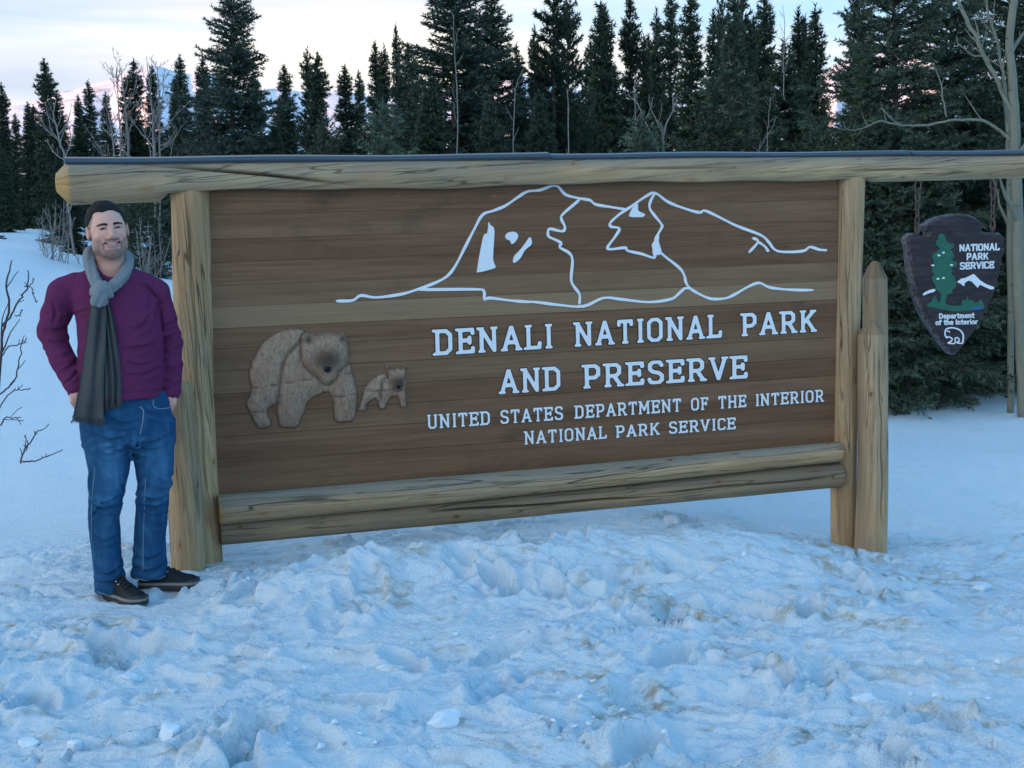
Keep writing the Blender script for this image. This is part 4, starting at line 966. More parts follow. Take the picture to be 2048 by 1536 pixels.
    ln = nl * rg.uniform(0.7, 1.3, (N_, 1)); ww = nw * rg.uniform(0.7, 1.3, (N_, 1))
    b0 = C + r * 0.003 + D * rg.uniform(-0.5, 0.5, (N_, 1)) * tuft
    V = np.stack([b0 - w * ww * 0.62, b0 + w * ww * 0.62, b0 + out * ln * 1.15], 1).reshape(-1, 3)
    F = np.arange(N_ * 3, dtype=np.int32).reshape(-1, 3)
    tip = np.repeat(TP, 3) * np.tile([0.6, 0.6, 1], N_)
    return V, [F], tip, wood
PROTO = {}
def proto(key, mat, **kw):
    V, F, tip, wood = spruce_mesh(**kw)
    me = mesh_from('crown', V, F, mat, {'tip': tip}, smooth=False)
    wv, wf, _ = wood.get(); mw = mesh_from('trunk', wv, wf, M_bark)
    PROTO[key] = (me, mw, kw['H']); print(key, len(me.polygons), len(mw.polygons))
far_kw = dict(tuft=0.075, nl=0.115, nw=0.034, per_tuft=5, twig_sp=0.115)
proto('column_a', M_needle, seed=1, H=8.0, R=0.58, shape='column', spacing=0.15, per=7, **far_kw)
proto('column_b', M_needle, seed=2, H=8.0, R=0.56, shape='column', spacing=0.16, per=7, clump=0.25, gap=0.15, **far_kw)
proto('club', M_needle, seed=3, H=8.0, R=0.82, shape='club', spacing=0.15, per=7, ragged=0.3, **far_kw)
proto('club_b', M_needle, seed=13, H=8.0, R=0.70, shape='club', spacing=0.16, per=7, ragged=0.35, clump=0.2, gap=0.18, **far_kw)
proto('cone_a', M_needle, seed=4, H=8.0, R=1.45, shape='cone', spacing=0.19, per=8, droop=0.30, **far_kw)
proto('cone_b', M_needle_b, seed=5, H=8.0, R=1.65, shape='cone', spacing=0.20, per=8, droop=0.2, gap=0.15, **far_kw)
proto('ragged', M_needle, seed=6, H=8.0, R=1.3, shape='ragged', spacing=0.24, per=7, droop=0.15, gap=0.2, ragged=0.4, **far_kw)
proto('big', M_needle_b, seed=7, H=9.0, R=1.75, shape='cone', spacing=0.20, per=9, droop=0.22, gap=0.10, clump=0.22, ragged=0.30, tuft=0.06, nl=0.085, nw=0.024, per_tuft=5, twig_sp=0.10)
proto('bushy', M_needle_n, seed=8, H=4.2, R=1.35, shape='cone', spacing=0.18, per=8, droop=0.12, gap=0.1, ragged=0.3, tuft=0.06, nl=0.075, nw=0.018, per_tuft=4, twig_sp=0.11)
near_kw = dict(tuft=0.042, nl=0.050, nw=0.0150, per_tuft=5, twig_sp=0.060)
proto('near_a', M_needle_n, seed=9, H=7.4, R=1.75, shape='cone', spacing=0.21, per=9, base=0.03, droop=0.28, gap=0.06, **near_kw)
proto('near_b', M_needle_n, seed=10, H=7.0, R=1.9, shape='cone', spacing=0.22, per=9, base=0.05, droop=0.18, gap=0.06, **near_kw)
def ground_hit(px, D): q = at(px, 600.0, D); return q[0], q[1]
def spruce(kind, px, ytip, D, label, wide=1.0, rot=0.0, group='spruces in the wood behind the sign', name='spruce_tree'):
    x, y = ground_hit(px, D); z0 = float(gz(np.array([x]), np.array([y]))[0]) - 0.12
    tipz = at(px, ytip, D)[2]; me, mw, H = PROTO[kind]
    s = (tipz - z0) / H
    o = empty(name, (x, y, z0), label, 'spruce tree', group)
    for nm, m in (('trunk', mw), ('crown', me)):
        c = link(nm, m, (0, 0, 0), o)
    o.scale = (s * wide, s * wide, s); o.rotation_euler = (0, 0, rot)
    return o
# kind, tip x, tip y, distance, widening, what singles it out
SPR = [
 ('column_a', -6, 205, 34, 1.1, 'dark spruce cut off by the left edge of the photo'),
 ('club', 24, 172, 36, 0.8, 'slender spruce with a curved bare tip, first tall one from the left edge'),
 ('column_b', 49, 232, 33, 1.0, 'short thin spruce between two taller ones at the far left'),
 ('column_a', 73, 211, 32, 1.0, 'medium dark spruce with blunt double top left of the tall club-topped one'),
 ('club', 111, 126, 30, 1.0, 'tall club-topped spruce rising above the left end of the distant ridge'),
 ('column_a', 131, 188, 29, 1.3, 'stout spruce pressed against the right side of the tall club-topped spruce'),
 ('column_b', 172, 196, 38, 0.9, 'thin spruce standing before the pale snowy foothill, left of two similar ones'),
 ('column_b', 197, 168, 38, 1.0, 'thin spruce with a long bare leader before the sunlit slope'),
 ('column_a', 228, 192, 34, 1.0, 'dark spruce wrapped in pale birch twigs, left of the sunlit peak'),
 ('club_b', 272, 160, 36, 0.9, 'slim brown-topped spruce directly below the sunlit peak, left of a pair'),
 ('club', 286, 127, 36, 1.0, 'slim brown-topped spruce crossing the bright summit, right of a pair'),
 ('column_b', 319, 139, 36, 1.0, 'loose-branched spruce standing before the blue shaded face of the mountain'),
 ('column_a', 366, 168, 34, 0.9, 'short dark spruce tight against the left of a pointed taller one'),
 ('column_a', 377, 120, 35, 1.1, 'pointed dark spruce halfway between the peak and the big spruce'),
 ('column_b', 419, 123, 33, 1.1, 'narrow spruce touching the left side of the big lone spruce'),
 ('big', 478, -46, 22, 1.08, 'big full spruce with open tiered branches, tallest tree on the left half'),
 ('column_b', 520, 150, 30, 1.0, 'dark narrow spruce half merged with the right side of the big lone spruce'),
 ('column_b', 583, 136, 40, 1.1, 'slim greyish spruce just right of the big lone spruce'),
 ('ragged', 627, 104, 34, 0.55, 'sparse thin-topped spruce, left of a close pair above the bears'),
 ('club', 647, 115, 33, 1.0, 'fuller dark spruce, right of a close pair above the bears'),
 ('column_b', 700, 138, 36, 1.1, 'dark spruce standing alone above the carved bear cub'),
 ('column_b', 732, 150, 42, 0.8, 'small distant spruce in the gap right of the one above the cub'),
 ('column_b', 765, 92, 33, 0.8, 'very thin spruce with twin spikes, left spike of the two'),
 ('club_b', 777, 100, 33, 0.7, 'very thin spruce close on the right of a thinner spike'),
 ('column_b', 806, 60, 30, 0.5, 'nearly bare dead spruce spike left of the huge middle spruce'),
 ('cone_a', 824, 98, 25, 0.9, 'dark spruce tucked under the left branches of the huge middle spruce'),
 ('bushy', 770, 205, 15.5, 0.9, 'low yellowish green young spruce behind the cap strip above the D of DENALI'),
 ('big', 915, -75, 18.5, 1.42, 'huge dense spruce running out of the top of the photo near its middle'),
 ('big', 992, -30, 20.0, 1.05, 'second trunk of the dense middle spruces, standing close on the right'),
 ('column_b', 1045, 98, 30, 1.0, 'thin dark spruce at the right foot of the huge middle spruce'),
 ('column_b', 1074, 64, 34, 0.75, 'thin bare-topped spruce in the sky gap beside the ragged one'),
 ('column_b', 1093, 104, 34, 0.8, 'short thin spruce just right of the bare-topped one in the sky gap'),
 ('ragged', 1120, -14, 20, 0.75, 'ragged half-bare spruce with long level lower boughs above the carved peak'),
 ('ragged', 1145, -2, 21, 0.6, 'ragged spruce with bare crooked branches leaning right at its top'),
 ('cone_b', 1085, 190, 16.5, 0.75, 'low spreading spruce with level pale green boughs left of the ragged one'),
 ('column_a', 1187, 88, 30, 0.9, 'short dark spruce just right of the ragged spruces'),
 ('column_a', 1207, 13, 29, 0.95, 'tall column spruce with twin tops, left top'),
 ('column_b', 1217, 20, 29, 0.95, 'tall column spruce with twin tops, right top'),
 ('club', 1266, 3, 30, 0.8, 'tall club-shaped spruce standing clear before blue sky above the second carved peak'),
 ('column_b', 1290, 82, 34, 0.8, 'low thin spruce right of the clear-standing club spruce'),
 ('column_b', 1302, 78, 35, 0.8, 'low thin spruce, second to the right of the clear-standing club spruce'),
 ('club_b', 1318, 30, 33, 0.75, 'thin spruce with a long reddish bare leader above the bare willow'),
 ('club_b', 1349, -4, 31, 0.85, 'thin spruce with tufted stem reaching the top edge above the bare willow'),
 ('column_a', 1384, -12, 27, 0.95, 'solid tall column spruce reaching the top edge right of the bare willow'),
 ('column_a', 1430, 34, 29, 0.9, 'short pointed spruce beside a dead forked top'),
 ('ragged', 1445, -6, 30, 0.4, 'dead forked spruce top with upturned twigs'),
 ('column_a', 1471, -14, 25, 0.95, 'broad tall column spruce reaching the top edge above the small notch of the carved ridge'),
 ('club', 1486, -8, 26, 0.9, 'tall spruce close against the right side of the broad column spruce'),
 ('bushy', 1440, 130, 15, 1.0, 'bushy young green spruce in front of the column spruces'),
 ('column_b', 1512, 48, 29, 0.9, 'short dark spruce in the dip between two tall ones on the right'),
 ('column_b', 1534, -8, 27, 0.95, 'tall tufted thin spruce left of the bare twiggy top'),
 ('cone_a', 1568, 95, 23, 1.1, 'dark bushy spruce under the bare twiggy top'),
 ('column_a', 1597, 30, 27, 0.9, 'narrow spruce, left of the last three before the right sky gap'),
 ('column_b', 1612, 44, 28, 0.9, 'narrow spruce, middle of the last three before the right sky gap'),
 ('column_a', 1631, 26, 26, 0.95, 'narrow spruce at the edge of the right sky gap'),
 ('cone_b', 1530, 175, 17, 0.9, 'blue-green bushy spruce low behind the cap strip, right of the young green one'),
 ('big', 1722, -70, 15.5, 0.55, 'dark spruce with hanging twigs along the right side of the sky gap'),
 ('near_a', 1800, -170, 13.8, 1.08, 'large blue-green spruce behind the arrowhead board'),
 ('near_b', 1905, -120, 14.6, 1.0, 'large spruce between the arrowhead board and the pale aspen trunk'),
 ('near_a', 2010, -190, 15.8, 1.0, 'large dark spruce behind the pale aspen trunk'),
 ('near_b', 2110, -150, 14.6, 1.0, 'large spruce cut off by the right edge of the photo'),
 ('near_b', 1725, 165, 13.6, 0.95, 'lower bushy spruce behind the right posts of the sign'),
 ('bushy', 1640, 245, 14.2, 0.9, 'low spruce under the right sky gap with dead grey twigs'),
 ('bushy', 1290, 235, 14.5, 1.0, 'low green young spruce left of the bare willow stems'),
 ('bushy', 660, 232, 18, 0.8, 'low dark young spruce behind the cap strip above the bears'),
 ('cone_a', 870, 160, 16.8, 1.0, 'pale-trunked young spruce before the huge middle spruce'),
 ('cone_b', 985, 205, 16.2, 0.85, 'low spreading spruce at the right foot of the huge middle spruce'),
 ('cone_a', 20, 300, 26, 1.0, 'dark lower spruce filling the left edge beside the snowy track'),
 ('cone_a', 128, 300, 24, 0.9, 'dark lower spruce right of the snowy track, behind the beam end'),
 ('bushy', 285, 330, 17.5, 1.0, 'small spruce seen between the head of the man and the left post'),
 ('cone_b', 205, 285, 27, 0.8, 'dark spruce behind the pale birch clump'),
 ('cone_a', 345, 262, 25, 0.9, 'dark spruce low between the bare birches and the big lone spruce'),
 ('cone_a', 560, 258, 22, 1.0, 'low dark spruce at the right foot of the big lone spruce'),
 ('cone_a', -18, 335, 21, 1.0, 'low dark spruce at the left edge above the snowbank crest'),
 ('cone_a', 152, 350, 20, 0.9, 'low dark spruce right behind the grey willow tangle on the snowbank'),
 ('bushy', 245, 400, 18.6, 1.0, 'small dark spruce right behind the head of the man'),
 ('bushy', 318, 440, 18.2, 0.8, 'small snowy-footed spruce close against the left post'),
]
_r = np.random.default_rng(99)
for k, (kind, px, yt, D, wd, lab) in enumerate(SPR):
    if D > 24 and px > 1030: wd *= 0.84
    spruce(kind, px, yt, D, lab, wd, _r.uniform(0, 6.28))
for k in range(46):                                                     # the back rows, mostly hidden
    px = -120 + k * 50 + _r.uniform(-20, 20); kind = ['column_a', 'club', 'cone_a', 'column_b'][k % 4]
    yt = (240 if px < 1050 else 185) + _r.uniform(-35, 45)
    if 1630 < px < 1720: yt = 260
    spruce(kind, px, yt, _r.uniform(30, 50), 'dark narrow spruce half hidden in the back rows of the wood', _r.uniform(1.3, 2.1), _r.uniform(0, 6.28), 'spruces in the back rows of the wood')

# ------------------------------------------------------------------ bare trees and twigs
M_dark, nt, b = new_mat('dark_twig_bark'); b.inputs['Base Color'].default_value = (0.055, 0.040, 0.045, 1); b.inputs['Roughness'].default_value = 0.7
def grow(sp, rg, P, r, depth, n, spread=0.7, ratio=0.55, up=0.25, jit=0.06):
    """side branches on a stem, recursively"""
    if depth == 0: return
    L = np.linalg.norm(np.diff(P, axis=0), axis=1).sum()
    for k in range(n):
        s = rg.uniform(0.18, 0.97); i = s * (len(P) - 1); j = min(int(i), len(P) - 2)
        q = P[j] + (P[j + 1] - P[j]) * (i - j); t = P[j + 1] - P[j]; t = t / (np.linalg.norm(t) + 1e-9)
        rr = (r[j] if np.ndim(r) else r) * 0.62
        d = rg.normal(size=3); d -= t * (d @ t); d /= np.linalg.norm(d)
        d = t * 0.65 + d * spread + np.array([0, 0, up]); d /= np.linalg.norm(d)
        l = L * ratio * (1.05 - s) * rg.uniform(0.5, 1.2) + 0.05 * L
        m = 6; pts = [q]; dd = d.copy()
        for _ in range(m - 1):
            dd = dd + rg.normal(0, jit * 3, 3) + np.array([0, 0, up * 0.25]); dd /= np.linalg.norm(dd); pts.append(pts[-1] + dd * l / (m - 1))
        pts = np.array(pts); ra = np.linspace(rr, max(0.0022, rr * 0.25), m)
        V, f = tube(pts, ra, 4 if rr < 0.012 else 6, cap=False); sp.add(V, f)
        grow(sp, rg, pts, ra, depth - 1, max(2, int(n * 0.55)), spread, ratio, up, jit)
def bare(name, stems, D, seed, label, cat, mat, depth=2, n=8, group=None, kinds=('trunk', 'limb'), **kw):
    """stems: lists of (px, py, radius in photo px[, metres nearer]) traced at distance D"""
    rg = np.random.default_rng(seed)
    s0 = stems[0][0]; x, y = ground_hit(s0[0], D); z0 = float(gz(np.array([x]), np.array([y]))[0]) - 0.1
    trees = []
    for st_ in stems:
        a = np.array([(p[0], p[1], p[2], p[3] if len(p) > 3 else 0.0) for p in st_], float)
        q = catmull(a, 5, closed=False)
        P = at(q[:, 0], q[:, 1], D - q[:, 3]); th_ = (0.45 if name == 'dead_sapling' else 0.58) if mat is M_twig else 0.55 if mat is M_dark else 0.84
        P = P + np.cumsum(rg.normal(0, 0.004, P.shape), 0) * np.array([1, 3, 1])
        ra = np.maximum(0.003, q[:, 2] * D / F_PX * th_)
        st = Soup(); V, f = tube(P, ra, 8); st.add(V, f)
        grow(st, rg, P, ra, depth, n, **kw); trees.append(st)
    o = empty(name, (x, y, z0), label, cat, group)
    for i_, s_ in enumerate(trees):
        V, f, _ = s_.get(); part(kinds[0] if i_ == 0 else kinds[1], V, f, mat, o)
    return o
def gy_px(px, D):
    x, y = ground_hit(px, D); z = float(gz(np.array([x]), np.array([y]))[0]) - 0.1
    return 768 - F_PX * (((np.array([x, y, z]) - CAM) @ UPV) / ((np.array([x, y, z]) - CAM) @ FWD))
b15 = gy_px(2030, 12.6)
bare('aspen_tree', [[(2052, b15, 17), (2046, 600, 15), (2040, 360, 13), (2036, 255, 12.5), (2030, 150, 10.5), (2026, 60, 9.5), (2040, -40, 9), (2036, -140, 8)],
   [(2034, 262, 6), (2022, 215, 5), (1997, 165, 5), (1965, 105, 5), (1945, 60, 5), (1922, 10, 4.5), (1905, -40, 4), (1890, -120, 3)],
   [(2036, 290, 4), (2005, 258, 3.8), (1960, 234, 3.6), (1905, 234, 3), (1850, 244, 3), (1800, 246, 2.6), (1765, 238, 2), (1725, 250, 1.6), (1695, 252, 1.2), (1685, 238, 0.8)],
   [(1800, 246, 1.6), (1775, 236, 1.3), (1762, 215, 1)], [(1894, 234, 2), (1892, 200, 1.8), (1886, 155, 1.5), (1872, 128, 1.2), (1858, 118, .8)],
   [(1965, 112, 2), (1940, 108, 1.6), (1918, 88, 1.2), (1908, 72, .8)], [(2028, 88, 2), (2012, 115, 1.8), (2004, 140, 1.3)]], 12.6, 31,
   'tall pale aspen with a forked limb and long level lower branch at the right edge', 'aspen tree', M_aspen, depth=2, n=5, spread=0.75, ratio=0.15, up=0.2)
bare('aspen_tree', [[(2020, gy_px(2018, 12.9), 8), (2018, 620, 7.5), (2014, 430, 7), (2013, 300, 6), (2012, 230, 5), (2005, 160, 4), (2000, 130, 3.6), (1990, 80, 3.2), (1975, 30, 3), (1962, -20, 2.6), (1950, -90, 2)]], 12.9, 32,
   'thin pale aspen standing just left of the thick aspen trunk', 'aspen tree', M_aspen, depth=2, n=7, spread=0.7, ratio=0.18, up=0.2)
W_ = 'leafless shrubs and birches at the wood edge'
def g15(px, D): return gy_px(px, D)
bare('bare_birch', [[(152, g15(152, 19), 4), (142, 440, 4), (134, 400, 3.6), (128, 315, 4), (118, 280, 3.5), (110, 250, 3), (106, 225, 2.5), (114, 195, 1.6)], [(128, 315, 2), (137, 290, 2), (140, 265, 1.5), (132, 245, 1)], [(127, 318, 2), (105, 300, 1.6), (92, 275, 1)]], 19, 41, 'bare birch with forked stems rising behind the left beam end', 'birch tree', M_twig, depth=3, n=9, group=W_, ratio=0.34)
bare('bare_birch', [[(262, g15(262, 20), 4), (258, 420, 4), (256, 310, 3.6), (253, 260, 3.2), (248, 200, 2.4), (243, 150, 1.4), (240, 128, .8)], [(238, g15(238, 20), 3), (240, 315, 3), (238, 250, 2.4), (234, 190, 1.6), (236, 150, 1)], [(230, g15(230, 20), 3), (229, 310, 2.8), (222, 240, 2.2), (212, 210, 1.4)]], 20, 42, 'bare grey birch clump rising behind the cap strip below the sunlit peak', 'birch tree', M_twig, depth=3, n=11, group=W_, ratio=0.34)
bare('bare_birch', [[(308, g15(308, 20), 4), (311, 400, 4), (310, 310, 4), (308, 250, 3), (305, 200, 2.2), (299, 150, 1.4), (298, 118, .8)], [(318, g15(318, 20), 3.4), (318, 310, 3.4), (317, 240, 2.6), (318, 180, 2), (315, 130, 1)], [(319, 290, 2), (335, 285, 1.6), (350, 262, 1)]], 20, 43, 'pair of pale bare birch stems before the blue shaded mountain face', 'birch tree', M_twig, depth=3, n=11, group=W_, ratio=0.32)
bare('bare_willow', [[(1318, 420, 3), (1316, 310, 3), (1305, 270, 2.8), (1288, 240, 2.4), (1278, 210, 1.8), (1262, 190, 1)], [(1328, 420, 3), (1326, 310, 3), (1328, 255, 2.4), (1342, 225, 2), (1346, 190, 1.4)], [(1333, 420, 3), (1331, 300, 3), (1328, 262, 2.4), (1312, 225, 1.6), (1304, 195, 1)], [(1288, 240, 1.5), (1300, 215, 1.2), (1308, 190, .8)]], 14.5, 44, 'bare grey willow with several stems above the second carved peak', 'willow', M_twig, depth=2, n=6, group=W_, ratio=0.28, kinds=('stem', 'stem'))
bare('dead_sapling', [[(1273, 420, 3), (1272, 250, 2.4), (1270, 200, 2), (1268, 160, 1.4)]], 15, 45, 'thin straight dead sapling left of the bare willow', 'sapling', M_twig, depth=1, n=9, group=W_, ratio=0.10)
bare('dead_sapling', [[(1532, 420, 2.4), (1533, 290, 2), (1537, 230, 1.6), (1540, 195, 1)], [(1515, 310, 2), (1528, 280, 1.6), (1545, 255, 1.4), (1556, 232, 1)]], 14, 46, 'thin forked dead sapling behind the beam right of the young spruce', 'sapling', M_twig, depth=1, n=6, group=W_, ratio=0.15)
bare('dead_sapling', [[(1140, 420, 3), (1140, 260, 2.6), (1139, 180, 2)]], 15.8, 47, 'pale bare trunk inside the spreading spruce left of the ragged one', 'sapling', M_twig, depth=1, n=4, group=W_, ratio=0.1)
bare('dead_sapling', [[(1025, 420, 2.4), (1025, 250, 2), (1028, 180, 1.6), (1040, 140, 1)]], 15.5, 48, 'slender bare stem right of the huge middle spruce', 'sapling', M_twig, depth=1, n=5, group=W_, ratio=0.12)
bare('dead_sapling', [[(916, 420, 2.4), (916, 230, 2.2), (912, 160, 2), (906, 80, 1.4), (905, 30, .8)]], 15.2, 49, 'slender pale bare stem in front of the huge middle spruce', 'sapling', M_twig, depth=1, n=5, group=W_, ratio=0.08)
bare('dead_sapling', [[(1568, 200, 2), (1568, 120, 2), (1570, 60, 1.6), (1567, 8, .8)]], 22, 50, 'bare twiggy tree top poking above the dark bushy spruce', 'sapling', M_twig, depth=2, n=12, group=W_, ratio=0.22)
for k, (px, ph, D, n, wpx, hpx, lab) in enumerate([(112, 515, 17.2, 13, 60, 130, 'grey tangle of bare willow twigs on the snowbank crest left of the man'),
      (190, 520, 17.6, 8, 50, 100, 'bare grey brush behind the shoulder and head of the man'), (300, 545, 16.8, 9, 40, 130, 'bare grey brush between the head of the man and the left post')]):
    rg = np.random.default_rng(60 + k); st = []
    g0 = gy_px(px, D)
    for i in range(n):
        x0 = px + rg.uniform(-0.4, 0.4) * wpx; x1 = x0 + rg.normal(0, 0.4) * wpx
        st.append([(x0, g0, 1.6), ((x0 + x1) / 2 + rg.normal(0, 5), g0 - hpx * rg.uniform(.3, .5), 1.3, rg.uniform(-.3, .3)), (x1, g0 - hpx * rg.uniform(.7, 1.1), .7, rg.uniform(-.5, .5))])
    bare('bare_brush', st, D, 70 + k, lab, 'brush', M_twig, depth=2, n=6, group=W_, ratio=0.35, kinds=('stem', 'stem'))
G_ = 'willow twigs sticking out of the snow'
def g_(px, D): return gy_px(px, D) + 6
bare('willow_shrub', [[(-25, g_(-25, 8.2), 6), (-8, 730, 5), (2, 660, 4.5), (8, 610, 4), (12, 560, 3.2), (14, 522, 2)], [(2, 655, 3.6), (25, 625, 3.4), (42, 600, 3), (50, 575, 2.6), (54, 548, 1.8)],
    [(-10, 740, 3), (8, 715, 2.6), (28, 688, 2.4), (50, 676, 2), (68, 668, 1.3)], [(-16, 830, 3), (5, 795, 3), (30, 770, 2.8), (44, 735, 2.4), (50, 705, 2), (62, 682, 1.3)], [(50, 573, 2), (62, 568, 1.8), (71, 558, 1)], [(28, 630, 1.8), (42, 625, 1.5), (53, 617, 1)],
    [(-20, 855, 2.4), (5, 800, 2.2), (25, 784, 1.8), (50, 780, 1)], [(64, 572, 1), (68, 590, .9), (72, 606, .7)]], 8.2, 81, 'dark leafless willow shrub leaning in from the left edge', 'shrub', M_dark, depth=1, n=4, group=G_, ratio=0.12, kinds=('stem', 'stem'))
bare('willow_shrub', [[(-15, g_(-15, 8.0), 3.4), (-4, 880, 3), (10, 842, 2.6), (14, 836, 2), (30, 842, 1.6), (50, 846, 1)]], 8.0, 82, 'single bent dark twig low at the left edge', 'twig', M_dark, depth=1, n=3, group=G_, ratio=0.12, kinds=('stem', 'stem'))
bare('willow_shrub', [[(44, 926, 3.2), (50, 905, 3), (60, 885, 2.6), (75, 862, 2), (90, 845, 1.2)], [(44, 922, 3), (65, 918, 2.6), (88, 910, 2), (122, 897, 1)], [(50, 902, 2), (44, 885, 1.4)], [(50, 900, 1.6), (48, 868, 1)]], 8.6, 83, 'small forked dark twig poking from the snow left of the man', 'twig', M_dark, depth=1, n=3, group=G_, ratio=0.12, kinds=('stem', 'stem'))
bare('willow_shrub', [[(866, 1092, 2.4), (865, 1072, 2.2), (852, 1064, 1.8), (838, 1055, 1.2)], [(864, 1072, 1.8), (871, 1058, 1.2)]], 8.3, 84, 'little forked twig under the left half of the bottom log', 'twig', M_dark, depth=0, n=0, group=G_, kinds=('stem', 'stem'))
bare('willow_shrub', [[(948, 1085, 2), (948, 1062, 1.8), (949, 1042, 1.2)]], 8.3, 85, 'single straight twig under the middle of the bottom log', 'twig', M_dark, depth=0, n=0, group=G_, kinds=('stem', 'stem'))
bare('willow_shrub', [[(1050, 1075, 2.2), (1049, 1050, 1.8), (1040, 1036, 1.2)], [(1049, 1050, 1.6), (1062, 1040, 1.2), (1068, 1032, .8)]], 8.3, 86, 'small Y shaped twig under the bottom log, rightmost of those under the panel', 'twig', M_dark, depth=0, n=0, group=G_, kinds=('stem', 'stem'))
# ------------------------------------------------------------------ implicit surfaces for the man
class Field:
    def __init__(s, xs, ys, zs):
        s.xs, s.ys, s.zs = [np.asarray(a, np.float32) for a in (xs, ys, zs)]
        s.F = np.full((len(xs), len(ys), len(zs)), 0.2, np.float32)
    def _sl(s, lo, hi):
        out = []
        for a, l, h in zip((s.xs, s.ys, s.zs), lo, hi):
            out.append(slice(max(0, np.searchsorted(a, l) - 1), min(len(a), np.searchsorted(a, h) + 1)))
        return tuple(out)
    def op(s, f, lo, hi, k=0.02, mode='u', pad=0.06):
        lo = np.asarray(lo) - pad; hi = np.asarray(hi) + pad; sl = s._sl(lo, hi)
        if any(q.stop <= q.start for q in sl): return
        X = s.xs[sl[0]][:, None, None]; Y = s.ys[sl[1]][None, :, None]; Z = s.zs[sl[2]][None, None, :]
        d = f(X, Y, Z).astype(np.float32); A = s.F[sl]
        if mode == 'u': h = np.clip(0.5 + 0.5 * (A - d) / k, 0, 1); s.F[sl] = A + (d - A) * h - k * h * (1 - h)
        elif mode == 's': h = np.clip(0.5 - 0.5 * (A + d) / k, 0, 1); s.F[sl] = A + (-d - A) * h + k * h * (1 - h)
        elif mode == 'add': s.F[sl] = A + d
        elif mode == 'i': s.F[sl] = np.maximum(A, d)
    def ell(s, c, r, k=0.02, mode='u', rot=None, pad=0.05):
        c = np.asarray(c, float); r = np.asarray(r, float); m = r.max()
        def f(X, Y, Z):
            x, y, z = X - c[0], Y - c[1], Z - c[2]
            if rot is not None: x, y, z = [rot[0, i] * x + rot[1, i] * y + rot[2, i] * z for i in range(3)]
            k0 = np.sqrt((x / r[0]) ** 2 + (y / r[1]) ** 2 + (z / r[2]) ** 2); k1 = np.sqrt((x / r[0] ** 2) ** 2 + (y / r[1] ** 2) ** 2 + (z / r[2] ** 2) ** 2)
            return k0 * (k0 - 1) / (k1 + 1e-9)
        s.op(f, c - m, c + m, k, mode, pad)
    def cone(s, a, b, ra, rb, k=0.02, mode='u', sy=1.0, pad=0.05):
        """tapered capsule, sy stretches its depth"""
        a = np.asarray(a, float); b = np.asarray(b, float)
        def f(X, Y, Z):
            y0 = (a[1] + b[1]) / 2
            v = b - a; vy = v[1] / sy; L2 = v[0] ** 2 + vy ** 2 + v[2] ** 2 + 1e-12
            x, y, z = X - a[0], (Y - a[1]) / sy, Z - a[2]
            t = np.clip((x * v[0] + y * vy + z * v[2]) / L2, 0, 1)
            return np.sqrt((x - t * v[0]) ** 2 + (y - t * vy) ** 2 + (z - t * v[2]) ** 2) - (ra + (rb - ra) * t)
        m = max(ra, rb) * max(1, sy)
        s.op(f, np.minimum(a, b) - m, np.maximum(a, b) + m, k, mode, pad)
    def chain(s, pts, rad, k=0.02, sy=1.0, mode='u'):
        for i in range(len(pts) - 1): s.cone(pts[i], pts[i + 1], rad[i], rad[i + 1], k, mode, sy)
    def stack(s, rows, k=0.02, mode='u', e=2.3):
        """rows of (z, cx, cy, half width, half depth): a trunk of super-ellipses"""
        rows = np.array(sorted(rows), float); zz = np.linspace(rows[0, 0], rows[-1, 0], 120)
        def f(X, Y, Z):
            g = [np.interp(Z, rows[:, 0], rows[:, i]) for i in range(1, 5)]
            q = (np.abs((X - g[0]) / g[2]) ** e + np.abs((Y - g[1]) / g[3]) ** e) ** (1 / e)
            d = (q - 1) * np.minimum(g[2], g[3])
            return np.maximum(d, np.maximum(rows[0, 0] - Z, Z - rows[-1, 0]))
        lo = [(rows[:, 1] - rows[:, 3]).min(), (rows[:, 2] - rows[:, 4]).min(), rows[0, 0]]; hi = [(rows[:, 1] + rows[:, 3]).max(), (rows[:, 2] + rows[:, 4]).max(), rows[-1, 0]]
        s.op(f, lo, hi, k, mode)
    def mesh(s):
        F = s.F; ins = F < 0; xs, ys, zs = s.xs, s.ys, s.zs
        c = np.zeros(tuple(n - 1 for n in F.shape), np.int8)
        for i in (0, 1):
            for j in (0, 1):
                for k in (0, 1): c += ins[i:F.shape[0] - 1 + i, j:F.shape[1] - 1 + j, k:F.shape[2] - 1 + k]
        I, J, K = np.nonzero((c > 0) & (c < 8)); idx = np.full(c.shape, -1, np.int32); idx[I, J, K] = np.arange(len(I))
        acc = np.zeros((len(I), 3)); cnt = np.zeros(len(I))
        co = [(i, j, k) for i in (0, 1) for j in (0, 1) for k in (0, 1)]
        for p in co:
            for ax in range(3):
                if p[ax]: continue
                q = list(p); q[ax] = 1
                a = F[I + p[0], J + p[1], K + p[2]]; b2 = F[I + q[0], J + q[1], K + q[2]]
                m = (a < 0) != (b2 < 0); t = np.where(m, a / np.where(m, a - b2, 1), 0)
                A = np.stack([xs[I + p[0]], ys[J + p[1]], zs[K + p[2]]], -1); B = np.stack([xs[I + q[0]], ys[J + q[1]], zs[K + q[2]]], -1)
                acc += np.where(m[:, None], A + (B - A) * t[:, None], 0); cnt += m
        V = acc / cnt[:, None]; Q = []
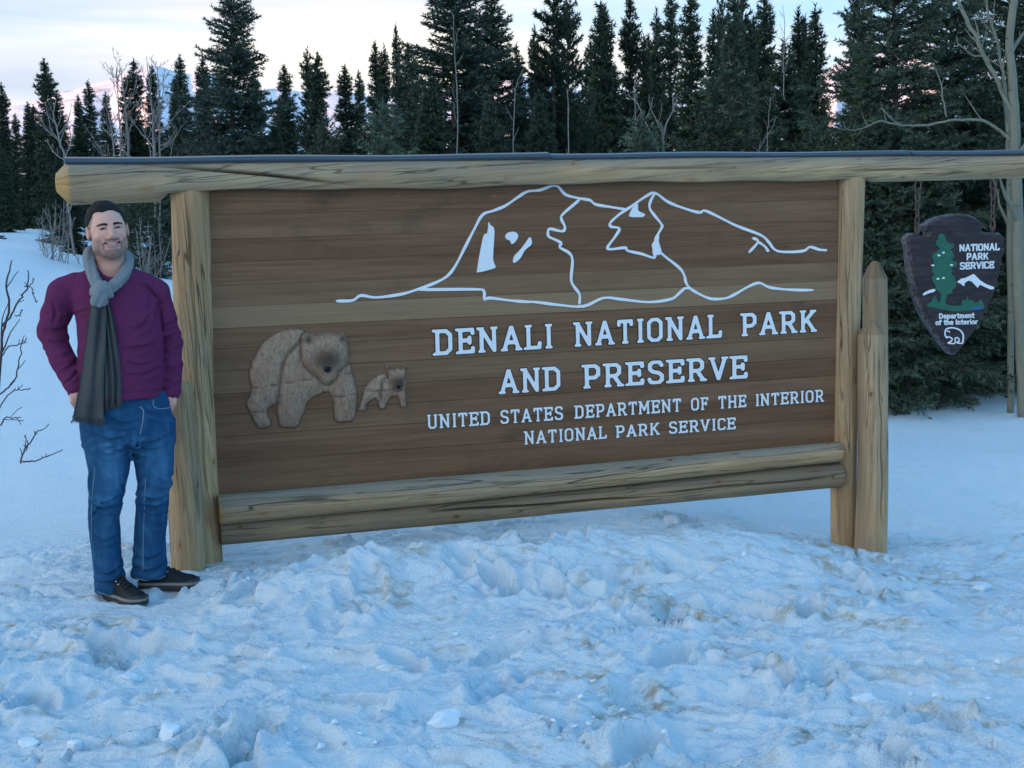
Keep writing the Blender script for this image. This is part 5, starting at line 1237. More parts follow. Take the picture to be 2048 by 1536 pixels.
        for ax in range(3):
            sl0 = [slice(None)] * 3; sl1 = [slice(None)] * 3; sl0[ax] = slice(0, -1); sl1[ax] = slice(1, None)
            e = ins[tuple(sl0)] != ins[tuple(sl1)]; i, j, k = np.nonzero(e); flip = ins[i, j, k]
            o = [(0, 0, 0)] * 4; u, w = [(1, 2), (2, 0), (0, 1)][ax]
            P = np.stack([i, j, k], -1); quad = []
            for du, dw in ((-1, -1), (0, -1), (0, 0), (-1, 0)):
                R = P.copy(); R[:, u] += du; R[:, w] += dw; quad.append(R)
            ok = np.all([(R >= 0).all(1) & (R < np.array(idx.shape)).all(1) for R in quad], 0)
            q = np.stack([idx[R[ok, 0], R[ok, 1], R[ok, 2]] for R in quad], -1); fl = flip[ok]
            q = np.where(fl[:, None], q, q[:, ::-1]); Q.append(q[(q >= 0).all(1)])
        return V, np.concatenate(Q).astype(np.int32)
def relax(V, Q, it=2, lam=0.5):
    E = np.concatenate([Q[:, [0, 1]], Q[:, [1, 2]], Q[:, [2, 3]], Q[:, [3, 0]]])
    n = len(V); deg = np.bincount(E.ravel(), minlength=n)[:, None]
    for _ in range(it):
        S_ = np.zeros_like(V)
        for d in range(3): S_[:, d] = np.bincount(E[:, 0], V[E[:, 1], d], n) + np.bincount(E[:, 1], V[E[:, 0], d], n)
        V = V + lam * (S_ / deg - V)
    return V

# the man's frame: X to the right of the picture, Y away from the camera, Z up
MD = 6.4
_p0 = at(228, 1195, MD); EY = np.array([_p0[0], _p0[1], 0.0]); EY /= np.linalg.norm(EY); EX = np.array([EY[1], -EY[0], 0.0]); EZ = np.array([0, 0, 1.0])
MB = np.array([_p0[0], _p0[1], 0.0])
def m_(x, y, dep=0.0):
    """photo pixel -> the man's frame, dep metres behind his middle plane"""
    r = ray(float(x), float(y)); o = MB + EY * dep; t = ((o - CAM) @ EY) / (r @ EY); p = CAM + r * t - MB
    return np.array([p @ EX, dep, p[2]])
def mw(V): V = np.asarray(V); return MB + V[:, [0]] * EX + V[:, [1]] * EY + V[:, [2]] * EZ
PXM = float(np.linalg.norm(m_(229, 800) - m_(228, 800)))
MAN = empty('person', MB, 'smiling dark haired man in purple sweater, grey scarf and blue jeans, hands in pockets', 'person')
def mpart(name, V, F, mat, attrs=None, smooth=True, parent=None):
    return part(name, mw(V), F if isinstance(F, list) else [F], mat, parent or MAN, attrs, smooth)
def gridax(lo, hi, h, zones=()):
    a = []; v = lo
    while v < hi:
        a.append(v); st = h
        for z0, z1, hz in zones:
            if z0 <= v <= z1: st = hz
        v += st
    return np.array(a)

# ---- head frame (centimetres): x right, y away, z up, origin between the eyes
HO = m_(218.5, 457, -0.085); _roll = R_(5.5); _yaw = R_(9.0)
Hx = np.array([math.cos(_roll), 0, math.sin(_roll)]); Hz = np.array([-math.sin(_roll), 0, math.cos(_roll)]); Hy = np.array([0, 1.0, 0])
Hx, Hy = math.cos(_yaw) * Hx + math.sin(_yaw) * Hy, math.cos(_yaw) * Hy - math.sin(_yaw) * Hx
HM = np.stack([Hx, Hy, Hz], 0)                                          # rows
def h_(x, y, z): return HO + (np.array([x, y, z]) * 0.01) @ HM
def to_head(V): return ((np.asarray(V) - HO) @ HM.T) * 100
ROT = HM.copy().T                                                        # columns = local axes
def hell(F, c, r, k=0.6, mode='u'): F.ell(h_(*c), np.array(r) * 0.01, k * 0.01, mode, rot=ROT, pad=0.03)
def hcone(F, a, b, ra, rb, k=0.5, mode='u'): F.cone(h_(*a), h_(*b), ra * 0.01, rb * 0.01, k * 0.01, mode, pad=0.03)

# joints, from the photograph
shL = m_(126, 588, 0.03); elL = m_(102, 664, 0.09); wrL = m_(150, 778, -0.02)
shR = m_(311, 586, 0.03); elR = m_(340, 684, 0.08); wrR = m_(341, 782, 0.0)
hipL = m_(207, 862, 0.0); knL = m_(214, 985, -0.03); anL = m_(221, 1165, 0.0)
hipR = m_(300, 865, 0.01); knR = m_(311, 985, 0.0); anR = m_(300, 1140, 0.03)
neck0 = m_(222, 548, 0.01); neck1 = h_(0, 7, -9)

xs = gridax(-0.46, 0.46, 0.0085, ((HO[0] - 0.115, HO[0] + 0.125, 0.0023), (wrR[0] - 0.06, wrR[0] + 0.06, 0.004)))
ys = gridax(-0.30, 0.26, 0.0085, ((HO[1] - 0.06, HO[1] + 0.20, 0.0026),))
zs = gridax(-0.02, 1.88, 0.011, ((HO[2] - 0.17, HO[2] + 0.145, 0.0023), (wrR[2] - 0.09, wrR[2] + 0.04, 0.004)))
B = Field(xs, ys, zs)
B.stack([(m_(0, 880)[2], m_(255, 880)[0], 0.01, 0.12, 0.08), (m_(0, 850)[2], m_(252, 850)[0], 0.0, 0.17, 0.11), (m_(0, 790)[2], m_(245, 790)[0], 0, 0.165, 0.12), (m_(0, 700)[2], m_(240, 700)[0], 0, 0.150, 0.115), (m_(0, 620)[2], m_(228, 620)[0], 0, 0.150, 0.110), (m_(0, 575)[2], m_(222, 575)[0], 0.015, 0.165, 0.075), (m_(0, 545)[2], m_(222, 545)[0], 0.015, 0.09, 0.06)], e=2.2)
B.cone(neck0, neck1, 0.066, 0.062, 0.02)
for s_, e_, w_ in ((shL, elL, wrL), (shR, elR, wrR)): B.chain([s_ + [0, 0, -0.02], e_, w_], [0.042, 0.036, 0.028], 0.012)
for a_, k_, n_ in ((hipL, knL, anL), (hipR, knR, anR)): B.chain([a_, k_, n_], [0.078, 0.052, 0.036], 0.03)
B.chain([anL, anL + [0.01, 0.0, -0.06], anL + [0.07, -0.08, -0.075]], [0.034, 0.026, 0.016]); B.chain([anR, anR + [-0.01, 0.02, -0.06], anR + [0.10, 0.0, -0.08]], [0.034, 0.024, 0.016])
# hands: palm, four fingers down into the pocket, thumb left at the pocket edge
for wr, sg in ((wrR, 1), (wrL, -1)):
    pm = wr + np.array([-0.022 * sg, -0.022, -0.050])
    B.cone(wr, wr + np.array([-0.010 * sg, -0.014, -0.03]), 0.026, 0.029, 0.012)
    for j in range(4):
        kx = (-0.030 + 0.019 * j) * sg
        k0 = wr + np.array([kx * 0.75 - 0.006 * sg, -0.022, -0.030]); k1 = wr + np.array([kx - 0.016 * sg, -0.034 - 0.002 * (j == 1), -0.062 + 0.004 * abs(j - 1)]); k2 = k1 + np.array([-0.012 * sg, 0.012, -0.036 + 0.003 * j]); k3 = k2 + np.array([-0.008 * sg, 0.016, -0.024])
        B.chain([k0, k1, k2, k3], [0.013, 0.0115, 0.010, 0.0085], 0.005)
    t0 = wr + np.array([-0.026 * sg, -0.024, -0.022]); B.chain([t0, t0 + np.array([-0.018 * sg, -0.012, -0.024]), t0 + np.array([-0.024 * sg, -0.010, -0.050])], [0.013, 0.0115, 0.009], 0.006)
# ---- head
hell(B, (0, 9.2, 3.6), (8.15, 9.6, 8.2)); hell(B, (0, 3.4, -0.5), (7.7, 7.6, 9.0), 1.5); hell(B, (0, 4.2, -6.2), (7.2, 6.6, 6.2), 2)
hell(B, (0, 0.6, -9.6), (4.6, 4.0, 3.4), 2.2); hell(B, (0.1, -0.9, -11.2), (2.6, 2.0, 1.9), 1.6)
for s_ in (-1, 1):
    hell(B, (4.3 * s_, -0.4, -3.7), (2.5, 2.3, 2.1), 1.6)                # smiling cheeks
    hell(B, (5.9 * s_, 3.6, -7.4), (1.8, 3.4, 2.8), 1.6)                # jaw corner
    hcone(B, (1.3 * s_, -3.0, 1.75), (5.3 * s_, -1.2, 1.9), 0.75, 0.7, 1.0)
    hell(B, (3.4 * s_, -3.3, -0.1), (2.0, 1.5, 1.0), 0.8, 's')           # eye socket
    hell(B, (3.4 * s_, -1.75, 0.0), (1.75, 1.3, 1.15), 0.5)             # closed-up lids over the ball
    hcone(B, (2.0 * s_, -3.15, -0.95), (4.9 * s_, -2.3, -0.85), 0.40, 0.35, 0.5)   # pouch under the eye
    hell(B, (1.35 * s_, -3.6, -4.2), (0.95, 1.2, 0.85), 0.5)            # nostril wing
    hcone(B, (2.0 * s_, -3.2, -4.0), (4.3 * s_, -1.4, -7.4), 0.16, 0.14, 0.5, 's')   # smile fold
    # ears
    hell(B, (8.55 * s_, 5.3, -1.1), (0.95, 2.1, 3.1), 0.5); hell(B, (9.35 * s_, 4.2, -0.6), (0.55, 1.3, 2.0), 0.4, 's')
hcone(B, (0, -3.0, 0.8), (0.0, -5.0, -3.3), 0.85, 1.05, 0.9); hell(B, (0, -5.1, -3.7), (1.25, 1.1, 1.0), 0.6)
hell(B, (0, -2.1, -6.0), (3.6, 2.0, 1.9), 1.6)                          # muzzle around the teeth
hcone(B, (-2.6, -2.9, -5.75), (0, -4.1, -5.95), 0.36, 0.5, 0.5); hcone(B, (2.6, -2.9, -5.75), (0, -4.1, -5.95), 0.36, 0.5, 0.5)
for i in range(8):                                                       # the open smile, corners up
    x = -2.8 + 0.8 * i; zc = -6.95 + 0.075 * x * x
    hell(B, (x, -3.4 + 0.10 * x * x, zc), (0.75, 1.5, 0.30 + 0.25 * (1 - (x / 3.2) ** 2)), 0.25, 's')
for i in range(7):
    x0 = -2.7 + 0.77 * i; x1 = x0 + 0.77
    f_ = lambda x: (x, -3.75 + 0.13 * x * x, -8.0 + 0.13 * x * x)
    hcone(B, f_(x0), f_(x1), 0.50, 0.50, 0.4)
hcone(B, (-1.6, -1.9, -9.2), (1.6, -1.9, -9.2), 0.30, 0.30, 0.8, 's')
V, Q = B.mesh(); V = relax(V, Q, 1, 0.4)
q = to_head(V); x, y, z = q.T
face = (y < 8.0)
n1 = vnoise3(x * 0.9, y * 0.9, z * 0.9, 5); n2 = vnoise3(x * 3, y * 3, z * 3, 6)
# stubble: jaw, chin, upper lip; fade above the ears
lipz = -6.9 + 0.075 * x * x
beard = sstep(-2.6, -5.2, z - 0.10 * np.abs(x) * 0 + 0.0 * y) * sstep(-16.5, -13.0, z) * np.clip(0.30 + 0.7 * sstep(2.5, 5.5, np.abs(x)) + 0.8 * sstep(-8.6, -9.6, z), 0, 1) * sstep(11.0, 8.0, y)
mous = np.exp(-((z + 5.35 - 0.05 * x * x) / 0.75) ** 2) * sstep(3.9, 3.0, np.abs(x)) * (y < 0)
goat = np.exp(-(((np.abs(x) - 3.9) / 0.6) ** 2)) * sstep(-5.5, -6.5, z) * sstep(-10.5, -8.5, z)
chin = sstep(-8.7, -9.6, z) * sstep(4.8, 3.4, np.abs(x)) * sstep(-13.6, -12.2, z) * (y < 4)
cheekfree = 1 - np.exp(-(((np.abs(x) - 4.2) / 2.0) ** 2 + ((z + 3.6) / 2.4) ** 2))
beard = np.clip((np.maximum.reduce([beard * 0.66 * cheekfree, mous * 1.0, goat * 1.0, chin * 0.85]) + 0.12 * n2 * beard) * (z > -17), 0, 1)
lips = np.maximum(np.exp(-(((z - (-8.0 + 0.13 * x * x)) / 0.55) ** 2)) * (np.abs(x) < 2.8) * (y < -1.5), np.exp(-(((z - (-5.95 + 0.06 * x * x)) / 0.30) ** 2)) * (np.abs(x) < 2.9) * (y < -1.5))
mouth = ((np.abs(x) < 3.3) & (np.abs(z - lipz) < 0.7) & (y > -3.3) & (y < 0.5)).astype(float)
fade = sstep(-1.0, 1.0, z) * sstep(5.2, 6.6, np.abs(x) - 0.0 * z) * sstep(1.0, 3.2, y) * (np.abs(x) < 8.9)
fade = np.maximum(fade * sstep(0, 5, z + 1.5), (y > 8.5) & (z > -4))
red = np.clip(np.exp(-(((np.abs(x) - 4.4) / 1.8) ** 2 + ((z + 3.6) / 1.6) ** 2)) * 0.55 + np.exp(-(((x) / 1.6) ** 2 + ((z + 3.8) / 1.2) ** 2)) * (y < -2) * 0.65 + 0.4 * (np.abs(x) > 8.3) * (z < 2.5) * (z > -5) + 0.15 * n1, 0, 1)
M_skin, nt, b = new_mat('skin')
col = mix_(nt, noise_(nt, nd(nt, 'TexCoord').outputs['Object'], 60.0, 4.0, 0.6), (0.66, 0.36, 0.275), (0.76, 0.43, 0.335))
col = mix_(nt, attr_(nt, 'red').outputs['Fac'], col, (0.62, 0.25, 0.19))
col = mix_(nt, math_(nt, 'MULTIPLY', attr_(nt, 'beard').outputs['Fac'], 0.88), col, mix_(nt, noise_(nt, nd(nt, 'TexCoord').outputs['Object'], 420.0, 2.0), (0.055, 0.040, 0.034), (0.20, 0.14, 0.115)))
col = mix_(nt, attr_(nt, 'lips').outputs['Fac'], col, (0.52, 0.20, 0.17))
col = mix_(nt, math_(nt, 'MULTIPLY', attr_(nt, 'fade').outputs['Fac'], 0.85), col, (0.075, 0.062, 0.058))
col = mix_(nt, attr_(nt, 'mouth').outputs['Fac'], col, (0.05, 0.016, 0.014))
lk(nt, col, b.inputs['Base Color']); b.inputs['Roughness'].default_value = 0.5; b.inputs['Specular IOR Level'].default_value = 0.3
b.inputs['Subsurface Weight'].default_value = 0.10; b.inputs['Subsurface Radius'].default_value = (0.9, 0.35, 0.2); b.inputs['Subsurface Scale'].default_value = 0.01
hd = (np.abs(x) < 11) & (z > -18)
K = lambda a: np.where(hd, a, 0)
body = mpart('body', V, Q, M_skin, {'beard': K(beard), 'lips': K(lips), 'fade': K(fade), 'red': K(red) + np.where(hd, 0, 0.25), 'mouth': K(mouth)})
print('body', len(V))
def head_parts():
    M_eye, nt, b = new_mat('eye'); b.inputs['Roughness'].default_value = 0.15
    o = nd(nt, 'TexCoord').outputs['Object']
    lk(nt, attr_col(nt), b.inputs['Base Color'])
    return M_eye
# eyes: squeezed almond slits by the smile
M_eyew, nt, b = new_mat('eye_white'); b.inputs['Base Color'].default_value = (0.55, 0.52, 0.50, 1); b.inputs['Roughness'].default_value = 0.2
M_iris, nt, b = new_mat('iris_and_lashes'); b.inputs['Base Color'].default_value = (0.022, 0.016, 0.014, 1); b.inputs['Roughness'].default_value = 0.25
M_hair, nt, b = new_mat('dark_short_hair')
hn = noise_(nt, scale_(nt, nd(nt, 'TexCoord').outputs['Object'], (220, 120, 120)), 1.0, 3.0, 0.6)
lk(nt, mix_(nt, hn, (0.006, 0.005, 0.006), (0.022, 0.019, 0.020)), b.inputs['Base Color']); b.inputs['Roughness'].default_value = 0.7; b.inputs['Specular IOR Level'].default_value = 0.2
bump_(nt, b, hn, 0.8, 0.004)
M_teeth, nt, b = new_mat('teeth'); b.inputs['Base Color'].default_value = (0.80, 0.77, 0.72, 1); b.inputs['Roughness'].default_value = 0.25
def strip(name, top, bot, y_top, y_bot, mat, parent, thick=0.4):
    """a thin curved solid in the head frame between two (x, z) curves"""
    top = np.array(top, float); bot = np.array(bot, float); n = len(top)
    r = [np.column_stack([c[:, 0], yy, c[:, 1]]) for c, yy in ((top, y_top + thick), (top, y_top), ((top + bot) / 2, np.minimum(y_top, y_bot) - 0.12), (bot, y_bot), (bot, y_bot + thick))]
    P = np.stack(r, 1).reshape(-1, 3); W_ = HO + (P * 0.01) @ HM
    caps_ = np.stack([np.arange(5)[::-1], (n - 1) * 5 + np.arange(5)]).astype(np.int32)
    return mpart(name, W_, [grid_faces(n, 5, True), caps_], mat, parent=parent)
def eval_front(xh, zh):
    """depth of the face surface at head coordinates (x, z)"""
    hv = to_head(V[hd]); hv = hv[hv[:, 1] < 5]
    return np.array([hv[np.argsort((hv[:, 0] - a) ** 2 + (hv[:, 2] - c) ** 2)[:6], 1].min() for a, c in zip(np.atleast_1d(xh), np.atleast_1d(zh))])
for s_ in (-1, 1):
    t = np.linspace(-1, 1, 11)
    ex = 3.4 * s_ + t * 1.6
    tz = 0.10 + 0.42 * (1 - t ** 2) ** 0.8 - 0.10 * np.abs(t); bz = -0.22 - 0.14 * (1 - t ** 2)
    yy = eval_front(ex, (tz + bz) / 2) - 0.05
    e_ = strip('eye', np.column_stack([ex, tz]), np.column_stack([ex, bz]), yy, yy, M_iris, MAN, 0.3)
    for c_ in (-0.95, 0.85):
        t2 = np.linspace(c_ - 0.28, c_ + 0.28, 5); x2 = 3.4 * s_ + t2 * 1.15
        y2 = eval_front(x2, 0 * x2) - 0.13
        strip('eye_white', np.column_stack([x2, 0.06 + 0 * x2]), np.column_stack([x2, -0.20 + 0 * x2]), y2, y2, M_eyew, e_, 0.15)
    bx = s_ * np.linspace(1.3, 5.5, 11); u = np.linspace(0, 1, 11)
    zc = 1.42 + 0.58 * np.sin(np.pi * np.clip(u * 0.85 + 0.12, 0, 1)) ; hw = 0.50 * (1 - 0.62 * u) + 0.09
    yy = eval_front(bx, zc) - 0.10
    strip('eyebrow', np.column_stack([bx, zc + hw]), np.column_stack([bx, zc - hw]), yy, yy, M_hair, MAN, 0.35)
tx = np.linspace(-2.45, 2.45, 13); tzc = -6.55 + 0.075 * tx ** 2
strip('teeth', np.column_stack([tx, tzc + 0.15]), np.column_stack([tx, tzc - 0.72 + 0.05 * tx ** 2]), -3.35 + 0.17 * tx ** 2, -3.35 + 0.17 * tx ** 2, M_teeth, MAN, 0.5)
# hair: a cap over the skull with a front edge
Hf = Field(gridax(HO[0] - 0.12, HO[0] + 0.12, 0.0035), gridax(HO[1] - 0.07, HO[1] + 0.22, 0.0035), gridax(HO[2] - 0.03, HO[2] + 0.16, 0.0035))
def hairf(X, Y, Z):
    P = np.stack(np.broadcast_arrays(X, Y, Z), -1); q = ((P - HO) @ HM.T) * 100; x, y, z = q[..., 0], q[..., 1], q[..., 2]
    d = (np.sqrt((x / 8.45) ** 2 + ((y - 9.0) / 10.2) ** 2 + ((z - 3.6) / 8.9) ** 2) - 1) * 8.6
    d = d - 0.45 * sstep(6, 11, z) * (1 - 0.3 * sstep(4, 7, np.abs(x))) + 0.30 * vnoise3(x * 1.1, y * 0.9, z * 1.1, 8) + 0.14 * vnoise3(x * 3.4, y * 2.4, z * 3.4, 9)
    line = 7.6 + 0.35 * np.sin(x * 0.9) - 0.055 * np.clip(np.abs(x) - 3.0, 0, 9) ** 2 * 0.6 - 0.78 * np.clip(y - 1.5, 0, 8) * sstep(4.5, 7.0, np.abs(x)) - 0.35 * np.clip(y - 3, 0, 20)
    line = np.maximum(line, 2.6 - 0.3 * np.clip(y - 6, 0, 20))
    return np.maximum(d, (line + 0.25 * vnoise3(x * 2.2, y, z, 4) - z)) * 0.01
Hf.op(hairf, (-9, -9, -9), (9, 9, 9), 0.002)
Vh, Qh = Hf.mesh(); mpart('hair', relax(Vh, Qh, 1, 0.4), Qh, M_hair)

# ---- sweater
def folds(X, Y, Z, c, d, amp, freq, rad, seed):
    """creases across direction d, strongest at c"""
    r = np.sqrt((X - c[0]) ** 2 + (Y - c[1]) ** 2 + (Z - c[2]) ** 2)
    u = (X - c[0]) * d[0] + (Y - c[1]) * d[1] + (Z - c[2]) * d[2]
    w = vnoise3(X * 9, Y * 9, Z * 9, seed); g = 0.12 + 0.88 * sstep(0.0, 0.6, vnoise3(X * 15 + 3, Y * 15, Z * 15, seed + 3))
    s = np.sin(u * freq * 0.95 + 4.6 * w)
    return -1.0 * amp * g * np.exp(-(r / rad) ** 2) * (np.sqrt(np.clip(0.5 + 0.5 * s, 0, 1)) * 1.6 - 0.9)
Sw = Field(gridax(-0.50, 0.50, 0.0055), gridax(-0.26, 0.24, 0.006), gridax(m_(0, 835)[2], m_(0, 515)[2], 0.0055))
def row(y, xl, xr, cy, hd_): a = m_(xl, y)[0]; b2 = m_(xr, y)[0]; return (m_(0, y)[2], (a + b2) / 2, cy, (b2 - a) / 2, hd_)
Sw.stack([row(803, 166, 324, -0.01, 0.150), row(785, 162, 327, -0.012, 0.158), row(760, 160, 327, -0.015, 0.160), row(720, 158, 325, -0.01, 0.155), row(680, 156, 322, 0, 0.148), row(640, 150, 318, 0.005, 0.140), row(600, 140, 312, 0.01, 0.128), row(570, 134, 310, 0.015, 0.105), row(553, 152, 296, 0.02, 0.085), row(538, 178, 268, 0.025, 0.070)], e=2.25)
Sw.chain([m_(150, 572, 0.02), shL, (shL + elL) / 2 + [-0.004, 0, 0], elL, (elL + wrL) / 2, wrL + [0.004, 0, 0.006]], [0.060, 0.070, 0.064, 0.062, 0.054, 0.044], 0.014)
Sw.chain([m_(290, 572, 0.02), shR, (shR + elR) / 2, elR, (elR + wrR) / 2, wrR + [0.0, 0, 0.0]], [0.060, 0.064, 0.059, 0.057, 0.053, 0.047], 0.013)
cl = m_(222, 548, 0.0)
Sw.cone(m_(222, 549, -0.045), m_(219, 515, -0.01), 0.060, 0.066, 0.01, 's')
Sw.chain([m_(184, 530, 0.02), m_(193, 543, -0.040), m_(206, 556, -0.078), m_(222, 561, -0.090), m_(238, 557, -0.078), m_(251, 545, -0.04), m_(260, 532, 0.02)], [0.013] * 7, 0.010)
def sweater_folds(X, Y, Z):
    d = 0.0
    nrm = lambda a: a / np.linalg.norm(a)
    for c, dr, amp, fr, rad in ((elL, nrm(wrL - shL), .0095, 95, .15), ((elL + wrL) / 2, nrm(wrL - elL), .0090, 130, .14), (wrL, nrm(wrL - elL), .009, 150, .07), (elR, nrm(wrR - shR), .0095, 95, .14), ((elR + wrR) / 2, nrm(wrR - elR), .009, 130, .12),
                                (wrR, nrm(wrR - elR), .0095, 130, .075), (m_(165, 610, -.08), nrm(np.array([.55, 0, 1.0])), .006, 70, .12), (m_(312, 620, -.06), nrm(np.array([-.7, 0, 1.0])), .007, 80, .11), (m_(240, 770, -.14), nrm(np.array([.12, 0, 1.0])), .0045, 72, .18), (m_(290, 720, -.14), nrm(np.array([-.35, 0, 1.0])), .0035, 60, .16)):
        d = d + folds(X, Y, Z, c, dr, amp, fr, rad, 21)
    hem = m_(0, 790)[2]
    d = d + 0.0035 * np.exp(-((Z - hem) / 0.005) ** 2) - 0.003 * sstep(hem, hem - 0.012, Z) * (np.abs(X) < 0.3)
    return d + 0.0022 * vnoise3(X * 38, Y * 38, Z * 38, 22) + 0.004 * vnoise3(X * 12, Y * 12, Z * 9, 23)
Sw.op(sweater_folds, (-1, -1, 0), (1, 1, 2), mode='add')
M_sw, nt, b = new_mat('purple_knit')
o = nd(nt, 'TexCoord').outputs['Object']
kn = noise_(nt, scale_(nt, o, (260, 260, 620)), 1.0, 2.0, 0.6); kb = noise_(nt, o, 7.0, 4.0, 0.6)
col = mix_(nt, ramp_(nt, kn, [(0.3, 0.0), (0.7, 1.0)]), (0.088, 0.018, 0.062), (0.18, 0.045, 0.122))
lk(nt, mix_(nt, math_(nt, 'MULTIPLY', kb, 0.35), col, (0.15, 0.024, 0.08)), b.inputs['Base Color']); b.inputs['Roughness'].default_value = 0.9
b.inputs['Specular IOR Level'].default_value = 0.05
bump_(nt, b, kn, 0.5, 0.003)
def crease(fld, V0, Q0, lines, amp, wid):
    # press soft-cloth creases along lines traced on the photograph into the surface
    bv_ = BVHTree.FromPolygons([tuple(v) for v in V0], [tuple(int(i) for i in f) for f in Q0])
    for k, ln in enumerate(lines):
        q = catmull(np.array(ln, float), 5, closed=False); pts = []
        for px, py in q:
            c = m_(px, py, 0.0); h = bv_.ray_cast(Vector((c[0], -1.0, c[2])), Vector((0, 1, 0)))
            if h[0] is not None: pts.append(np.array(h[0]))
        if len(pts) < 2: continue
        pts = np.array(pts); n = len(pts); a_ = amp * (0.75 + 0.5 * ((k * 0.37) % 1)); w_ = wid * (0.8 + 0.5 * ((k * 0.61) % 1))
        def f(X, Y, Z):
            d = np.full(np.broadcast(X, Y, Z).shape, 9.0); s = np.zeros_like(d)
            for i in range(n - 1):
                a, v = pts[i], pts[i + 1] - pts[i]; L2 = v @ v + 1e-12
                t = np.clip(((X - a[0]) * v[0] + (Y - a[1]) * v[1] + (Z - a[2]) * v[2]) / L2, 0, 1)
                di = np.sqrt((X - a[0] - t * v[0]) ** 2 + (Y - a[1] - t * v[1]) ** 2 + (Z - a[2] - t * v[2]) ** 2)
                m = di < d; d = np.where(m, di, d); s = np.where(m, (i + t) / (n - 1), s)
            fade_ = np.sin(np.pi * np.clip(s, 0.06, 0.94)) ** 0.6
            return a_ * fade_ * (1.25 * np.exp(-(d / w_) ** 2) - 0.75 * np.exp(-((d - 1.9 * w_) / (1.1 * w_)) ** 2))
        fld.op(f, pts.min(0), pts.max(0), mode='add', pad=0.05)
from mathutils.bvhtree import BVHTree
SL = [[(178, 620), (163, 623), (150, 630), (143, 650), (141, 672)], [(93, 664), (112, 662), (134, 655)], [(100, 684), (120, 687), (140, 682)], [(112, 716), (130, 712), (148, 702)], [(122, 744), (138, 736), (153, 722)], [(130, 766), (142, 758), (154, 744)],
 [(323, 574), (318, 600), (320, 640), (322, 680), (323, 722), (322, 755)], [(324, 650), (340, 648), (355, 641)], [(325, 678), (342, 676), (358, 669)], [(326, 705), (344, 704), (361, 697)], [(328, 735), (346, 738), (363, 733)], [(330, 762), (346, 768), (362, 767)],
 [(272, 562), (296, 578), (316, 600)], [(244, 696), (280, 694), (314, 684)], [(246, 746), (285, 746), (320, 732)], [(250, 720), (275, 727), (300, 724)], [(158, 700), (175, 712), (196, 716)], [(105, 600), (112, 625), (108, 645)], [(300, 630), (285, 650), (262, 660)], [(160, 745), (172, 752), (190, 752)]]
Vs, Qs = Sw.mesh(); crease(Sw, Vs, Qs, SL, 0.011, 0.0085); Vs, Qs = Sw.mesh(); mpart('sweater', relax(Vs, Qs, 1, 0.5), Qs, M_sw); print('sweater', len(Vs))

# ---- jeans
Jn = Field(gridax(-0.30, 0.36, 0.0055), gridax(-0.24, 0.24, 0.006), gridax(m_(0, 1215)[2], m_(0, 788)[2], 0.0055))
def jrow(y, xl, xr, cy, hd_): return row(y, xl, xr, cy, hd_)
Jn.stack([jrow(794, 168, 333, 0.0, 0.135), jrow(815, 162, 341, 0.0, 0.145), jrow(845, 158, 346, 0.005, 0.150), jrow(875, 162, 348, 0.01, 0.145), jrow(900, 168, 349, 0.01, 0.120)], e=2.2)
def leg(rows): Jn.stack([(m_(0, y)[2], m_(cx, y)[0], dy, hw * PXM, hdp) for y, cx, hw, dy, hdp in rows], k=0.025, e=2.05)
leg([(855, 213, 50, .0, .115), (900, 214, 47, -.005, .105), (950, 219, 42, -.015, .092), (985, 215, 37.5, -.025, .083), (1005, 212, 35, -.022, .080), (1050, 208, 32, -.005, .078), (1110, 213, 30, .005, .074), (1160, 219, 30, .005, .078), (1200, 221, 31.5, .0, .084)])
leg([(855, 302, 48, .01, .115), (900, 307, 44, .01, .105), (950, 309, 41, .005, .092), (985, 310, 36, .0, .083), (1005, 306, 34.5, .003, .080), (1050, 304, 34, .02, .078), (1100, 301, 33, .03, .076), (1140, 300, 35, .03, .082), (1178, 301, 39, .035, .098)])
def jean_folds(X, Y, Z):
    d = 0.0; n_ = lambda *a: np.array(a) / np.linalg.norm(a)
    for c, dr, amp, fr, rad in ((knL, n_(.35, 0, 1), .013, 120, .10), (knL + [0, 0, -.05], n_(-.3, 0, 1), .010, 110, .09), (knR, n_(-.3, 0, 1), .013, 120, .10), (m_(222, 860, -.1), n_(-.25, 0, 1), .009, 150, .14), (m_(300, 860, -.1), n_(.3, 0, 1), .009, 150, .14), (m_(266, 880, -.1), n_(.0, 0, 1), .006, 90, .08),
                                (m_(220, 1150, 0), n_(.15, 0, 1), .009, 150, .09), (m_(300, 1120, 0), n_(-.2, 0, 1), .009, 150, .09), (m_(335, 950, 0), n_(-.5, 0, 1), .004, 90, .12)):
        d = d + folds(X, Y, Z, c, dr, amp, fr, rad, 31)
    # pocket mouth and fly seam
    d = d + 0.003 * vnoise3(X * 16, Y * 16, Z * 10, 33) + 0.0012 * vnoise3(X * 60, Y * 60, Z * 60, 34)
    return d
Jn.op(jean_folds, (-1, -1, 0), (1, 1, 2), mode='add')
